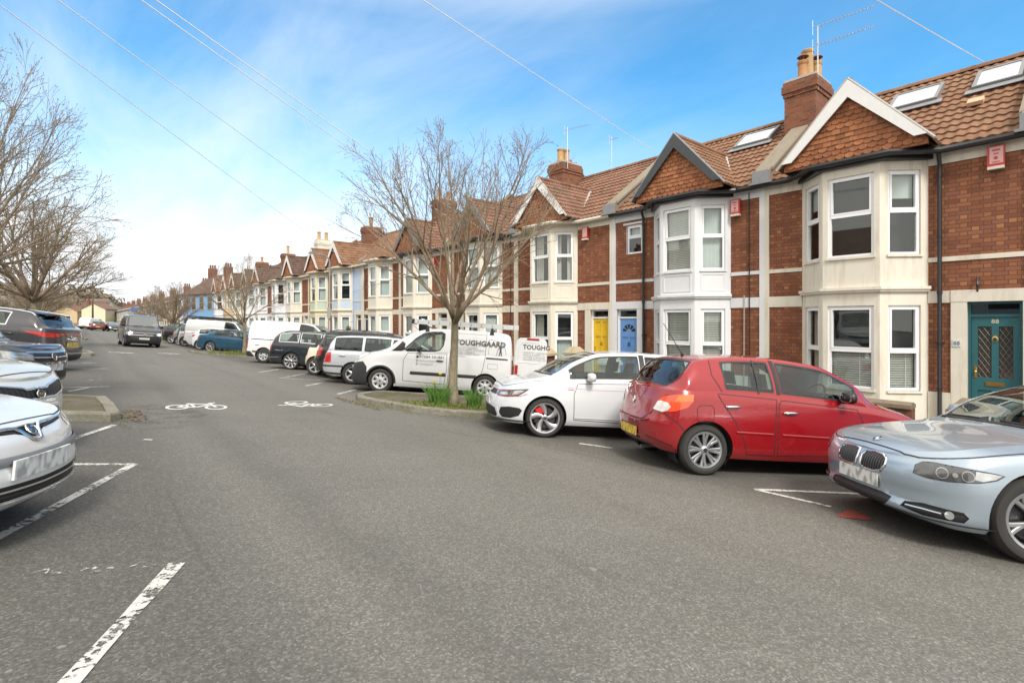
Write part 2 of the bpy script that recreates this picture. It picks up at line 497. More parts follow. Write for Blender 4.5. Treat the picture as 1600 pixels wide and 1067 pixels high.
mat_asphalt()
MARK = mat_marking('road_paint', wear=.675)
MARKW = mat_marking('road_paint_worn', wear=.82)
MARKF = mat_marking('road_paint_fresh', (.68, .68, .65), wear=.5)
mb = MB()
xs = [-700, -120, -14, 9.2, 60, 200, 700]; ys = [-60, 0, 60, 140, 300, 700, 1500]
def ground_z(x): return gz(x)
vsg = [(x, y, ground_z(x)) for y in ys for x in xs]
mb.add(vsg, [(j*len(xs)+i, j*len(xs)+i+1, (j+1)*len(xs)+i+1, (j+1)*len(xs)+i) for j in range(len(ys)-1) for i in range(len(xs)-1)])
tag(mb.obj('ground', MATS['asphalt']), kind='structure')

def strip(mb, x0, y0, x1, y1, wd, lift=.006, rough_end=True):
    wd *= .78
    d = Vector((x1-x0, y1-y0)); l = d.length; d.normalize(); n = Vector((-d.y, d.x))*wd/2
    k = max(1, int(l/.25)); vs = []
    for i in range(k+1):
        p = Vector((x0, y0)) + d*l*i/k
        j = 1 + R.uniform(-.12, .12)
        for sgn in (1, -1):
            q = p + n*sgn*j
            vs.append((q.x, q.y, gz(q.x)+lift))
    mb.add(vs, [(2*i, 2*i+1, 2*i+3, 2*i+2) for i in range(k)])
def marking(lines, wd=.1, mat=MARK):
    mb = MB()
    for l in lines: strip(mb, *l, wd)
    tag(mb.obj('road_marking', mat), kind='structure')
bd = (-.914, .407)
def leftbay(y, ln=4.6, saw=True, mat=MARK):
    x0 = .40
    marking([(x0, y, x0+bd[0]*ln, y+bd[1]*ln)], .09, mat)
    if saw: marking([(x0, y, x0-.41*2.35, y-.91*2.35)], .1, mat)
leftbay(6.2)
leftbay(3.5, mat=MARKW, saw=False)
marking([(.43, 3.52, -.08, 2.45), (-.08, 2.45, -.6, 1.35)], .1, MARK)
marking([(.36, 8.69, -.3, 7.25)], .1)
leftbay(.85, mat=MARKW)
marking([(-.16, 12.93, .17, 13.79)], .1); marking([(-.3, 13.66, .49, 13.93)], .1)
marking([(-.05, 14.93, .41, 15.81)], .1, MARKW); marking([(.07, 19.1, .65, 19.34)], .1)
marking([(.05, 21.75, .41, 21.93)], .12); marking([(.05, 17.4, .38, 16.6)], .1, MARKW)
marking([(.58, 7.5, .66, 7.44)], .05, MARKF)
marking([(5.65, 2.57, 5.72, 1.85), (5.65, 2.57, 8.2, .8)], .09, MARK)
marking([(5.78, 5.27, 6.0, 4.8)], .1, MARK); marking([(6.0, 5.0, 8.4, 3.4)], .07, MARKW)
marking([(4.68, 16.61, 5.7, 16.0), (4.68, 16.61, 6.11, 18.67)], .1, MARK)
marking([(4.66, 14.19, 5.5, 15.19)], .1, MARK); marking([(5.0, 14.57, 5.6, 13.4)], .09, MARKW)
marking([(4.65, 18.89, 5.84, 20.78)], .1, MARK); marking([(5.31, 19.06, 6.0, 18.5)], .08, MARKW)
marking([(4.75, 12.14, 5.64, 13.17)], .12, MARK)
for y in (24.5, 27.0): marking([(5.3, y, 5.9, y+.8)], .1, MARKW)
marking([(6.0, 31.1-5.5, 6.6, 27.0)], .1, MARKW)
mb = MB()
for k in range(14):
    t = 2*pi*k/14; r_ = .17*(1+.25*sin(3*t))
    mb.v.append((5.6+r_*cos(t), 1.62+r_*.7*sin(t), gz(5.6+r_*cos(t))+.006))
mb.f.append(list(range(14))); mb.m.append(0)
tag(mb.obj('road_marking', mat_marking('red_spray', (.33, .07, .05), wear=.62)), kind='structure')

def cycle_symbol(cx, cy, ang, L, sx=1., flip=1):
    """a bicycle painted on the road; L = length of the machine"""
    mb = MB(); ca_, sa_ = cos(ang), sin(ang)
    def W(u, v):
        v *= sx*flip
        x = cx + ca_*u - sa_*v; y = cy + sa_*u + ca_*v
        return (x, y, gz(x)+.006)
    def seg(a, b, wd=.05):
        d = Vector((b[0]-a[0], b[1]-a[1])); d.normalize(); n = Vector((-d.y, d.x))*wd/2
        mb.add([W(a[0]+n.x, a[1]+n.y), W(a[0]-n.x, a[1]-n.y), W(b[0]-n.x, b[1]-n.y), W(b[0]+n.x, b[1]+n.y)], [(0,1,2,3)])
    for c in (-.30, .30):
        k = 20; vs = []
        for i in range(k):
            t = 2*pi*i/k
            for r_ in (.185, .135): vs.append(W(c*L+r_*L*cos(t), r_*L*1.0*sin(t)))
        mb.add(vs, [(2*i, 2*i+1, (2*i+3) % (2*k), (2*i+2) % (2*k)) for i in range(k)])
    A, B, S, H, K = (-.30*L, 0), (.30*L, 0), (-.13*L, .25*L), (.20*L, .25*L), (-.02*L, -.02*L)
    for a, b in ((A, K), (A, S), (K, S), (S, H), (K, H), (B, (.17*L, .34*L)), ((.17*L, .34*L), (.27*L, .36*L)), ((-.2*L, .28*L), (-.06*L, .28*L))): seg(a, b, .055*L)
    return mb.obj('cycle_symbol', MARKF)
a = cycle_symbol(1.55, 10.3, math.atan2(-.1, 1.0)*.2+math.atan2(-.12, .65)+.0, .95, 1.75, 1)
tag(a, 'white bicycle symbol painted on the carriageway beyond the left kerbed island', 'road symbol', 'bicycle symbols on the road')
b = cycle_symbol(3.5, 10.45, math.atan2(-.8, .55)+pi, .98, 1.55, 1)
tag(b, 'white bicycle symbol painted on the road left of the tree island', 'road symbol', 'bicycle symbols on the road')
for x, y, lb in ((1.45, 30.0, 'faint far bicycle symbol on the road left of the one beside the approaching van'),
                 (3.4, 30.8, 'faint far bicycle symbol on the road right of the approaching dark van')):
    c = cycle_symbol(x, y, radians(-40), .95, 1.75)
    tag(c, lb, 'road symbol', 'bicycle symbols on the road')
# ------------------------------------------------------------------ pavements, kerbs, islands
KERB = mat_soil('kerb_stone', (.19, .178, .15), (.26, .245, .205), (.13, .13, .085), 5)
ISLE = mat_soil('island_top', (.105, .09, .068), (.15, .132, .102), (.085, .085, .04), 5)
PAVE = mat_soil('paving', (.20, .19, .175), (.26, .25, .23), (.17, .16, .14), 3)
PZ = -.67
mb = MB()
mb.add([(9.35, -30, PZ), (10.95, -30, PZ), (10.95, 86, PZ), (9.35, 86, PZ), (10.95, -30, -.9), (9.35, -30, -.9), (9.35, 86, -.9), (10.95, 86, -.9)],
       [(0,1,2,3), (0,3,6,5)])
tag(mb.obj('pavement', PAVE), kind='structure')
mb = MB()
y = -30
while y < 86:
    mb.box(9.20, 9.345, y, y+.91, -.95, PZ+R.uniform(-.004, .006)); y += .915
tag(mb.obj('kerb', KERB), kind='structure')
mb = MB(); mb.box(10.95, 13.2, -30, 86, -.95, -.72)
tag(mb.obj('front_garden', mat_soil('garden_paving', (.19, .17, .15), (.26, .24, .2), (.14, .12, .09), 4)), kind='structure')
# left pavement beyond the parking
mb = MB(); mb.box(-9, -5.2, -20, 95, -.2, .62)
tag(mb.obj('pavement', PAVE), kind='structure')
mb = MB(); mb.box(-60, -9.0, -20, 170, -.2, 1.25)
tag(mb.obj('park_grass', mat_soil('park_grass', (.09, .10, .035), (.13, .14, .05), (.12, .095, .06), 2)), kind='structure')

def island(poly, h=.125, kw=.16, closed_kerb=None):
    """kerbed build-out: kerb stones round the outline, bound gravel inside"""
    n = len(poly)
    c = Vector((sum(p[0] for p in poly)/n, sum(p[1] for p in poly)/n))
    P = [Vector(p) for p in poly]
    area = sum(P[i].x*P[(i+1)%n].y - P[(i+1)%n].x*P[i].y for i in range(n))
    if area < 0: P.reverse()
    def inset(k):
        o = []
        for i in range(n):
            a, b, d = P[i-1], P[i], P[(i+1) % n]
            e1 = (b-a).normalized(); e2 = (d-b).normalized()
            n1 = Vector((-e1.y, e1.x)); n2 = Vector((-e2.y, e2.x))
            m = (n1+n2); m.normalize(); sc = 1/max(.35, m.dot(n1))
            o.append(b + m*k*sc)
        return o
    I = inset(kw)
    J = inset(.015)
    mb = MB()
    for i in range(n):
        a, b, a2, b2 = P[i], P[(i+1)%n], I[i], I[(i+1)%n]
        ja, jb = J[i], J[(i+1)%n]
        L_ = (b-a).length; k = max(1, round(L_/.85))
        for q in range(k):
            t0 = q/k + (.004/L_ if q else 0); t1 = (q+1)/k - (.004/L_ if q < k-1 else 0)
            hh = h + R.uniform(-.006, .006)
            pts = []
            for (u, v, z) in ((a, b, None), (ja, jb, hh), (a2, b2, hh), (a2, b2, None), (a, b, hh-.025)):
                pts.append([u.lerp(v, t0), u.lerp(v, t1), z])
            vs = []
            for e0, e1, z in pts:
                for e in (e0, e1):
                    vs.append((e.x, e.y, gz(e.x) + (z if z is not None else -.05)))
            # ring order: outer bottom(0) outer top(4) inset top(1) inner top(2) inner bottom(3)
            o = [0, 4, 1, 2, 3]
            fs = [(2*o[j], 2*o[j]+1, 2*o[j+1]+1, 2*o[j+1]) for j in range(4)]
            fs += [tuple(2*j for j in o), tuple(2*j+1 for j in o)]
            mb.add(vs, fs)
    tag(mb.obj('kerb', KERB), kind='structure')
    mb = MB()
    mb.add([(p.x, p.y, gz(p.x)+h-.02) for p in I], [tuple(range(n))])
    tag(mb.obj('island', ISLE), kind='structure')
def right_island(dy):
    pts = [(9.19, 5.2), (9.19, 9.0), (5.8, 11.8), (5.3, 11.65), (4.82, 11.25), (4.62, 10.7), (4.66, 10.1), (4.95, 9.1), (5.5, 8.15), (5.95, 7.75)]
    island([(x, y+dy) for x, y in pts])
for k in range(4): right_island(22.4*k)
def left_island(y0):
    d = bd
    a = (.44, y0); b = (.36, y0+2.1)
    island([(a[0]-.12, a[1]-.14), (a[0], a[1]+.05), (.42, y0+.9), (b[0]-.02, b[1]-.1), (b[0]-.35, b[1]+.12), (-5.2, b[1]+.12+4.9*.445), (-5.2, a[1]-.14+5.5*.445)])
left_island(9.1); left_island(26.3); left_island(48.5)
# leaf litter in the gutter by the left island
LIT = mat_leaf('fallen_leaves', (.10, .06, .03), (.20, .13, .065), .8)
def litter(cx, cy, rx, ry, n, name_kind='leaf_litter', z0=0):
    mb = MB()
    for i in range(n):
        a_ = R.uniform(0, 2*pi); r_ = sqrt(R.random())
        x = cx + rx*r_*cos(a_); y = cy + ry*r_*sin(a_)
        s_ = R.uniform(.012, .032); t = R.uniform(0, pi)
        z = gz(x) + z0 + R.uniform(.004, .02)
        u = (cos(t)*s_, sin(t)*s_); v = (-sin(t)*s_*.6, cos(t)*s_*.6)
        mb.add([(x-u[0], y-u[1], z), (x+v[0], y+v[1], z+R.uniform(0, .012)), (x+u[0], y+u[1], z+R.uniform(0, .01)), (x-v[0], y-v[1], z)], [(0,1,2,3)])
    tag(mb.obj(name_kind, LIT, recalc=False), kind='stuff')
litter(.62, 9.5, .14, .7, 120); litter(4.45, 10.4, .12, 1.2, 200); litter(6.4, 8.8, 1.2, .7, 300, z0=.11)
mb = MB()   # dirt patch off the left island corner
k = 18
mb.v = [(.95+.55*cos(2*pi*i/k)*(1+.2*sin(i*2.3)), 9.75+1.15*sin(2*pi*i/k), 0) for i in range(k)]
mb.v = [(x, y, gz(x)+.004) for x, y, z in mb.v]; mb.f = [list(range(k))]; mb.m = [0]
tag(mb.obj('gutter_dirt', mat_marking('silt', (.14, .12, .09), wear=.80)), kind='structure')

# ------------------------------------------------------------------ houses
BR_S = [(.18, .066, .036), (.24, .088, .046), (.29, .115, .060), (.22, .090, .058)]
BR_H = [(.20, .075, .042), (.27, .10, .05), (.325, .13, .057), (.39, .18, .075)]
BRICK = mat_brick('red_brick', BR_S, BR_H, (.095, .06, .045), rows=.080)
BRICK2 = mat_brick('chimney_brick', [(.15,.055,.03),(.22,.08,.042),(.26,.10,.055),(.13,.06,.045)], [(.18,.06,.03),(.25,.085,.04),(.30,.11,.05),(.14,.07,.05)], (.16, .13, .10))
CREAM = mat_render_('cream_render', (.70, .66, .57), .7)
CREAM2 = mat_render_('pale_cream_render', (.70, .66, .56), .45)
WHITE = mat_render_('white_render', (.70, .71, .73), .16)
TAN = mat_render_('tan_render', (.55, .43, .27), .4)
PBLUE = mat_render_('pale_blue_render', (.50, .60, .75), .2)
BLUE = mat_render_('sky_blue_render', (.20, .40, .66), .25)
YEL = mat_render_('pale_yellow_render', (.66, .62, .44), .3)
GREYR = mat_render_('grey_render', (.52, .52, .50), .3)
STONE = mat_render_('coping_stone', (.25, .215, .165), .8)
UPVC = plain('window_white', (.80, .81, .83), .35, var=.03)
PANE = glass('window_glass', (.78, .82, .80), 1.62)
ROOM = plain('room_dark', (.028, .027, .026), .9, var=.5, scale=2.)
BLIND = plain('blind_white', (.84, .83, .79), .6, var=.05)
NET = plain('net_curtain', (.60, .65, .64), .9, var=.12, scale=3)
CURT = plain('curtain_cream', (.55, .52, .46), .9, var=.2, scale=4)
BLACK = plain('black_plastic', (.018, .018, .02), .4, var=.2)
GUTW = plain('cream_gutter', (.60, .55, .45), .5, var=.1)
BWHITE = plain('bargeboard_white', (.74, .74, .73), .5, var=.08)
BDARK = plain('bargeboard_dark', (.05, .055, .062), .55, var=.15)
LEAD = plain('lead_flashing', (.22, .235, .25), .55, var=.2, scale=9)
MORT = plain('mortar_fillet', (.42, .40, .37), .9, var=.15, scale=12, bmp=.3)
POT = plain('clay_pot', (.40, .20, .085), .75, var=.2, scale=9, bmp=.2)
POTB = plain('buff_pot', (.44, .28, .13), .75, var=.2, scale=9, bmp=.2)
SKYG = glass('skylight_glass', (.1, .1, .1), 2.6)
ALU = plain('aluminium', (.55, .56, .58), .35, .9, var=.08)
REDP = plain('alarm_red', (.50, .035, .035), .4, var=.08)
ROOFM = {
 'r': mat_tile('roof_red', [(.185,.095,.056),(.23,.122,.072),(.265,.148,.09),(.205,.115,.07)], island=False, moss=.35),
 'b': mat_tile('roof_brown', [(.17,.09,.06),(.22,.115,.078),(.26,.14,.095),(.20,.11,.075)], island=False, moss=.45),
 'd': mat_tile('roof_dark', [(.09,.06,.05),(.12,.075,.06),(.15,.09,.072),(.11,.07,.058)], island=False, moss=.4)}
HUNG = mat_tile('hung_tile', [(.22,.085,.042),(.33,.13,.06),(.40,.165,.08),(.27,.11,.055)], island=True, moss=.35)
BRASS = plain('brass', (.55, .38, .12), .3, 1., var=.1)
CHROME = plain('chrome', (.75, .76, .78), .12, 1., var=.03)

W0, D0, Y00 = 4.725, 12.98, .94
ZB = -.72
EAV, KR, XR = 4.83, .72, 16.58-12.98        # eaves, slope, ridge distance behind the wall
UC = 2.69                                   # centre of the bay
ROOF_MESH = {}
def roof_mesh(mat, key):
    """pantiles as real waves: rows of overlapping courses, front and back slope, one mesh"""
    if key in ROOF_MESH: return ROOF_MESH[key]
    mb = MB()
    nrow = 14; per = .175; sub = 6
    sl = sqrt(1+KR*KR); nx_, nz_ = -KR/sl, 1/sl
    step = (XR+.15)/nrow
    n = int(W0/per*sub)
    for side in (1, -1):
        for r_ in range(nrow if side == 1 else 4):
            h = step if side == 1 else (XR+.15)/4
            x0 = -.15 + r_*h; x1 = x0 + h*1.04
            vs = []
            for (x, lift) in ((x0, .042), (x0, .056), (x1, .022)):
                for i in range(n+1):
                    y = W0*i/n
                    wv = .5+.5*sin(2*pi*y/per)
                    wv = wv**1.2*.027
                    if side == -1: wv *= .3
                    q = lift + wv + (R.uniform(-.003, .003) if lift > .05 else 0)
                    if lift == .042: q = .0
                    X = x if side == 1 else 2*XR - x
                    nxx = nx_ if side == 1 else -nx_
                    vs.append((X + nxx*q, y, EAV + KR*min(x, XR+.05) - ZB + nz_*q))
            m_ = n+1
            fs = [(k*m_+i, k*m_+i+1, (k+1)*m_+i+1, (k+1)*m_+i) for k in range(2) for i in range(n)]
            mb.add(vs, fs)
    # ridge tiles
    k = 11
    for i in range(k):
        y0, y1 = W0*i/k, W0*(i+1)/k+.02
        vs = []
        for y, rr in ((y0, .125), (y1, .118)):
            for j in range(7):
                t = pi*j/6
                vs.append((XR + rr*cos(t), y, EAV+KR*XR-ZB-.02+rr*sin(t)+.03))
        mb.add(vs, [(j, j+1, 8+j, 7+j) for j in range(6)])
    me = mb.mesh('roof', mat, smooth=True)
    ROOF_MESH[key] = me
    return me

def hung_tiles(mb, half, h, d, m=0, z0=0.):
    """triangle of hung clay tiles, straight and fish-scale courses alternating; apex at u=0"""
    rows = 13; rh = h/rows
    tw = .165
    for r_ in range(rows):
        z = z0 + r_*rh
        wd = half*(1 - (r_+.15)/rows)
        scal = (r_ // 3) % 2 == 0 and r_ < rows-2
        n = int(2*wd/tw)+2
        off = (r_ % 2)*tw/2
        for i in range(-n//2-1, n//2+2):
            c = i*tw + off
            lim0 = half*(1-(z-z0)/h)+.03
            if abs(c) > lim0: continue
            w_ = tw*.485
            dj = d + R.uniform(0, .008)
            top = z + rh*1.25; db = dj + .022
            if scal:
                pts = [(c-w_, top, dj)]; pts.append((c-w_, z+rh*.35, db))
                for q in range(1, 5):
                    t = pi*q/5
                    pts.append((c-w_*cos(t), z+rh*.35-rh*.40*sin(t), db))
                pts += [(c+w_, z+rh*.35, db), (c+w_, top, dj)]
            else:
                zz_ = z + R.uniform(-.008, .004)
                pts = [(c-w_, top, dj), (c-w_, zz_, db), (c+w_, zz_, db), (c+w_, top, dj)]
            # clip to the slopes
            pts = [(max(-half*(1-min(1, max(0,(p[1]-z0)/h))), min(half*(1-min(1, max(0,(p[1]-z0)/h))), p[0])), p[1], p[2]) for p in pts]
            mb.add([(UC+p[0], p[2], p[1]) for p in pts], [tuple(range(len(pts)))], m)

def house(k, spec):
    """one terraced house.  local u runs from the door side to the bay side, d out of the wall, z up"""
    mir = k % 2 == 1
    Y0 = Y00 + W0*k
    root = empty('terraced_house', (D0, Y0, ZB), spec['label'], 'house', 'terraced houses along the right side of the street')
    def T(u, d, z): return (-d, (W0-u) if mir else u, z-ZB)
    near = k <= 3
    S = spec
    bay_m, trim, facing = S['bay'], S['trim'], S['face']
    det = S.get('near', 9)
    # --- main wall with openings
    def panel(mb, o, e, w_, z0, z1, holes, rev=.1, m=0, mr=None, nrm=None):
        """rectangular wall sheet from point o=(u,d) along unit e=(eu,ed), holes [(a0,a1,z0,z1)] with reveals"""
        us = sorted(set([0, w_] + [h[0] for h in holes] + [h[1] for h in holes]))
        zs = sorted(set([z0, z1] + [h[2] for h in holes] + [h[3] for h in holes]))
        nx, ny = nrm
        P = lambda a, z, r_=0: (o[0]+e[0]*a-nx*r_, o[1]+e[1]*a-ny*r_, z)
        for i in range(len(us)-1):
            for j in range(len(zs)-1):
                a, b = (us[i]+us[i+1])/2, (zs[j]+zs[j+1])/2
                if any(h[0] < a < h[1] and h[2] < b < h[3] for h in holes): continue
                mb.add([P(us[i], zs[j]), P(us[i+1], zs[j]), P(us[i+1], zs[j+1]), P(us[i], zs[j+1])], [(0,1,2,3)], m)
        for (a0, a1, b0, b1) in holes:
            ring = [(a0, b0), (a1, b0), (a1, b1), (a0, b1)]
            vs_ = [P(a, z) for a, z in ring] + [P(a, z, rev) for a, z in ring]
            mb.add(vs_, [(i, (i+1)%4, 4+(i+1)%4, 4+i) for i in range(4)], mr if mr is not None else m)
    holes = [(.17, .93, -.58, 1.73), (1.6, 3.78, ZB+.02, 4.5)]
    sw = S.get('smallwin')
    if sw: holes.append((.52, 1.12, 3.42, 4.30))
    mb = MB(T)
    panel(mb, (0, 0), (1, 0), W0, ZB, 4.75, holes, .14, 0, 1, (0, 1))
    # sides and back close the building
    mb.add([(0,0,ZB),(0,-2*XR,ZB),(0,-2*XR,4.75),(0,-XR,4.75+KR*XR),(0,0,4.75)], [(0,1,2,3,4)])
    mb.add([(W0,0,ZB),(W0,-2*XR,ZB),(W0,-2*XR,4.75),(W0,-XR,4.75+KR*XR),(W0,0,4.75)], [(0,1,2,3,4)])
    mb.add([(0,-2*XR,ZB),(W0,-2*XR,ZB),(W0,-2*XR,4.75),(0,-2*XR,4.75)], [(0,1,2,3)])
    mb.obj('wall', [facing, trim], root)
    # dressings: bands, pilasters, plinth, door surround
    mb = MB(T)
    def dress(nm, *bx):
        mb = MB(T)
        for q in bx: mb.box(*q)
        mb.obj(nm, trim, root)
    pw = .115
    for (u0, u1) in ((pw, 1.52), (3.86, W0-pw)):
        dress('frieze', (u0, u1, -.02, .022, 4.45, 4.74)); dress('string_course', (u0, u1, -.02, .02, 2.53, 2.62))
    dress('lintel_band', (1.172, 1.52, -.02, .024, 1.72, 1.955)); dress('lintel_band', (3.86, W0-pw, -.02, .024, 1.70, 1.955))
    dress('plinth', (1.172, 1.52, -.02, .03, ZB, -.04)); dress('plinth', (3.86, W0-pw, -.02, .03, ZB, -.04))
    dress('pilaster', (0, pw, -.02, .034, ZB, 4.74)); dress('pilaster', (W0-pw, W0, -.02, .034, ZB, 4.74))
    dress('door_surround', (pw, .17, -.02, .03, ZB, 1.73), (.93, 1.17, -.02, .03, ZB, 1.73), (pw, 1.17, -.02, .036, 1.732, 1.96))
    if sw: dress('window_head', (.42, 1.22, -.02, .03, 4.32, 4.38))
    # --- bay
    dB = .65; b0, b1 = 1.52, 3.86
    s2 = sqrt(.5)
    f0, f1 = b0+dB, b1-dB
    segs = [((b0, 0), (s2, s2), dB/s2, (-s2, s2)), ((f0, dB), (1, 0), f1-f0, (0, 1)), ((f1, dB), (s2, -s2), dB/s2, (s2, s2))]
    mb = MB(T)
    wins = []
    for i, (o, e, w_, nr) in enumerate(segs):
        if i == 1: a0, a1 = .10, w_-.10
        elif i == 0: a0, a1 = .14, w_-.16
        else: a0, a1 = .16, w_-.14
        lo, up = (a0, a1, -.04, 1.68), (a0, a1, 2.70, 4.40)
        panel(mb, o, e, w_, ZB, 4.58, [lo, up], .09, 0, 0, nr)
        wins += [(o, e, nr, lo, 'lower', i), (o, e, nr, up, 'upper', i)]
        # sill courses and apron panels
        P = lambda a, dd, z: (o[0]+e[0]*a+nr[0]*dd, o[1]+e[1]*a+nr[1]*dd, z)
        O3 = (o[0], o[1], 0); E1 = (e[0], e[1], 0); E2 = (nr[0], nr[1], 0); E3 = (0, 0, 1)
        ex = .03
        mb.obox(O3, E1, E2, E3, (-ex if i else 0, w_+(ex if i < 2 else 0)), (-.02, .055), (1.955, 2.0))
        mb.obox(O3, E1, E2, E3, (-ex if i else 0, w_+(ex if i < 2 else 0)), (-.02, .085), (2.0, 2.06))
        mb.obox(O3, E1, E2, E3, (a0-.03, a1+.03), (-.05, .035), (-.085, -.04))
        mb.obox(O3, E1, E2, E3, (a0-.03, a1+.03), (-.05, .035), (2.655, 2.70))
        if S.get('apron', True) and near or S.get('apron') is True:
            for (x0, x1, y0, y1) in ((a0, a1, 2.14, 2.17), (a0, a1, 2.57, 2.6), (a0, a0+.03, 2.17, 2.57), (a1-.03, a1, 2.17, 2.57)):
                mb.obox(O3, E1, E2, E3, (x0, x1), (-.02, .012), (y0, y1))
    mb.obj('bay', bay_m, root)
    if S.get('apron_col'):
        mb = MB(T)
        for (o, e, w_, nr) in segs:
            mb.obox((o[0], o[1], 0), (e[0], e[1], 0), (nr[0], nr[1], 0), (0,0,1), (.13, w_-.13), (-.02, .008), (2.17, 2.58))
        mb.obj('apron_panel', S['apron_col'], root)
    # soffit under the gable
    mb = MB(T)
    sof = [(b0-.12, -.02), (f0-.12, dB+.1), (f1+.12, dB+.1), (b1+.12, -.02)]
    mb.prism([(u, d, 4.58) for u, d in sof], (0, 0, .10))
    mb.obj('soffit', S['gut'], root)
    # --- windows
    def window(o, e, nr, h, tr, kind, name='window', rec=.075):
        a0, a1, z0, z1 = h
        O3 = (o[0]-nr[0]*rec, o[1]-nr[1]*rec, 0); E1 = (e[0], e[1], 0); E2 = (nr[0], nr[1], 0); E3 = (0,0,1)
        mb = MB(T); f = .055
        B = lambda x0, x1, y0, y1, d0=-.03, d1=.035: mb.obox(O3, E1, E2, E3, (x0, x1), (d0, d1), (y0, y1))
        B(a0, a0+f, z0, z1); B(a1-f, a1, z0, z1); B(a0+f, a1-f, z0, z0+f); B(a0+f, a1-f, z1-f, z1)
        if tr:
            zt = z0+(z1-z0)*tr
            B(a0+f, a1-f, zt-.035, zt+.035, -.03, .045)
            if det < 3 or True:
                g = .03   # opening sash above the bar
                B(a0+f, a0+f+g, zt+.035, z1-f, -.02, .05); B(a1-f-g, a1-f, zt+.035, z1-f, -.02, .05)
                B(a0+f+g, a1-f-g, z1-f-g, z1-f, -.02, .05); B(a0+f+g, a1-f-g, zt+.035, zt+.035+g, -.02, .05)
        fr = mb.obj(name, S.get('frame', UPVC), root)
        mb = MB(T)
        Q = lambda x, y, dd: (O3[0]+e[0]*x+nr[0]*dd, O3[1]+e[1]*x+nr[1]*dd, y)
        mb.add([Q(a0+f*.5, z0+f*.5, 0), Q(a1-f*.5, z0+f*.5, 0), Q(a1-f*.5, z1-f*.5, 0), Q(a0+f*.5, z1-f*.5, 0)], [(0,1,2,3)])
        mb.obj('pane', PANE, fr, recalc=False)
        # what shows behind the glass
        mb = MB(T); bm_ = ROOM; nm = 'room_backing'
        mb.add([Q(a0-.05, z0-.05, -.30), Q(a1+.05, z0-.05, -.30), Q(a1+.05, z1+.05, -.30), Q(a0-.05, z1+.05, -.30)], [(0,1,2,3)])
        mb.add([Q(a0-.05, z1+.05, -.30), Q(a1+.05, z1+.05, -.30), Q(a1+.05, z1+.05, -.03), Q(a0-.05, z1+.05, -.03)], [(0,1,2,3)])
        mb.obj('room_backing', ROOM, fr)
        z_lo, z_hi = z0+f, z1-f
        def slats(za, zb, ax0, ax1):
            n = max(4, int((zb-za)/.045)); mb = MB(T)
            for i in range(n):
                z = za+(zb-za)*(i+.5)/n
                mb.add([Q(ax0, z-.018, -.075), Q(ax1, z-.018, -.075), Q(ax1, z+.019, -.06), Q(ax0, z+.019, -.06)], [(0,1,2,3)])
            mb.add([Q(ax0+.3*(ax1-ax0), za, -.05), Q(ax0+.3*(ax1-ax0)+.012, za, -.05), Q(ax0+.3*(ax1-ax0)+.012, zb, -.05), Q(ax0+.3*(ax1-ax0), zb, -.05)], [(0,1,2,3)])
            mb.obj('blind', BLIND, fr, recalc=False)
        def drape(ax0, ax1, za, zb, mat, dd=-.12, wv=.025, nm='curtain'):
            n = max(4, int((ax1-ax0)/.03)); mb = MB(T); vs_ = []
            for i in range(n+1):
                x = ax0+(ax1-ax0)*i/n; q = dd + wv*sin(i*1.9)
                vs_ += [Q(x, za, q), Q(x, zb, q)]
            mb.add(vs_, [(2*i, 2*i+2, 2*i+3, 2*i+1) for i in range(n)])
            mb.obj(nm, mat, fr, recalc=False, smooth='all')
        w_ = a1-a0
        if kind == 'slat': slats(z_lo, z_hi, a0+f, a1-f)
        elif kind == 'slat_low': slats(z_lo, z0+(z1-z0)*tr-.03, a0+f, a1-f)
        elif kind == 'roller': drape(a0+f, a1-f, z0+(z1-z0)*.68, z_hi, NET, -.08, .0, 'blind')
        elif kind == 'net': drape(a0+f, a1-f, z_lo, z_hi, NET, -.1, .012)
        elif kind == 'net_low': drape(a0+f, a1-f, z_lo, z0+(z1-z0)*.45, NET, -.1, .012)
        elif kind == 'curtR': drape(a1-f-w_*.42, a1-f, z_lo, z_hi, CURT)
        elif kind == 'curtL': drape(a0+f, a0+f+w_*.42, z_lo, z_hi, CURT)
        elif kind == 'curt2':
            drape(a0+f, a0+f+w_*.25, z_lo, z_hi, CURT); drape(a1-f-w_*.25, a1-f, z_lo, z_hi, CURT)
        return fr
    ku, kl = S.get('up', ('net',)*3), S.get('lo', ('net',)*3)
    for (o, e, nr, h, lev, i) in wins:
        window(o, e, nr, h, .46 if lev == 'lower' else .52, (ku if lev == 'upper' else kl)[i])
    if sw: window((0, 0), (1, 0), (0, 1), (.54, 1.10, 3.42, 4.30), .58, 'roller')
    # --- door
    dm = S['door']
    mb = MB(T); q = -.11
    mb.box(.17, .215, q-.03, q+.045, -.58, 1.73); mb.box(.885, .93, q-.03, q+.045, -.58, 1.73)
    mb.box(.215, .885, q-.03, q+.045, 1.44, 1.49); mb.box(.215, .885, q-.03, q+.045, 1.685, 1.73)
    dr = mb.obj('door_frame', S.get('dframe', UPVC), root)
    mb = MB(T); mb.add([(.215, q, 1.49), (.885, q, 1.49), (.885, q, 1.685), (.215, q, 1.685)], [(0,1,2,3)])
    mb.obj('fanlight', PANE, dr, recalc=False)
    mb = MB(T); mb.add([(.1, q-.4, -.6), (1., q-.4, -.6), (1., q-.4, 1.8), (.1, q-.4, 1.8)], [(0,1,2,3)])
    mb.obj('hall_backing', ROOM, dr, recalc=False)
    mb = MB(T); st = S.get('dstyle', 'panel')
    u0, u1, z0, z1 = .218, .882, -.56, 1.438
    fr_ = .10
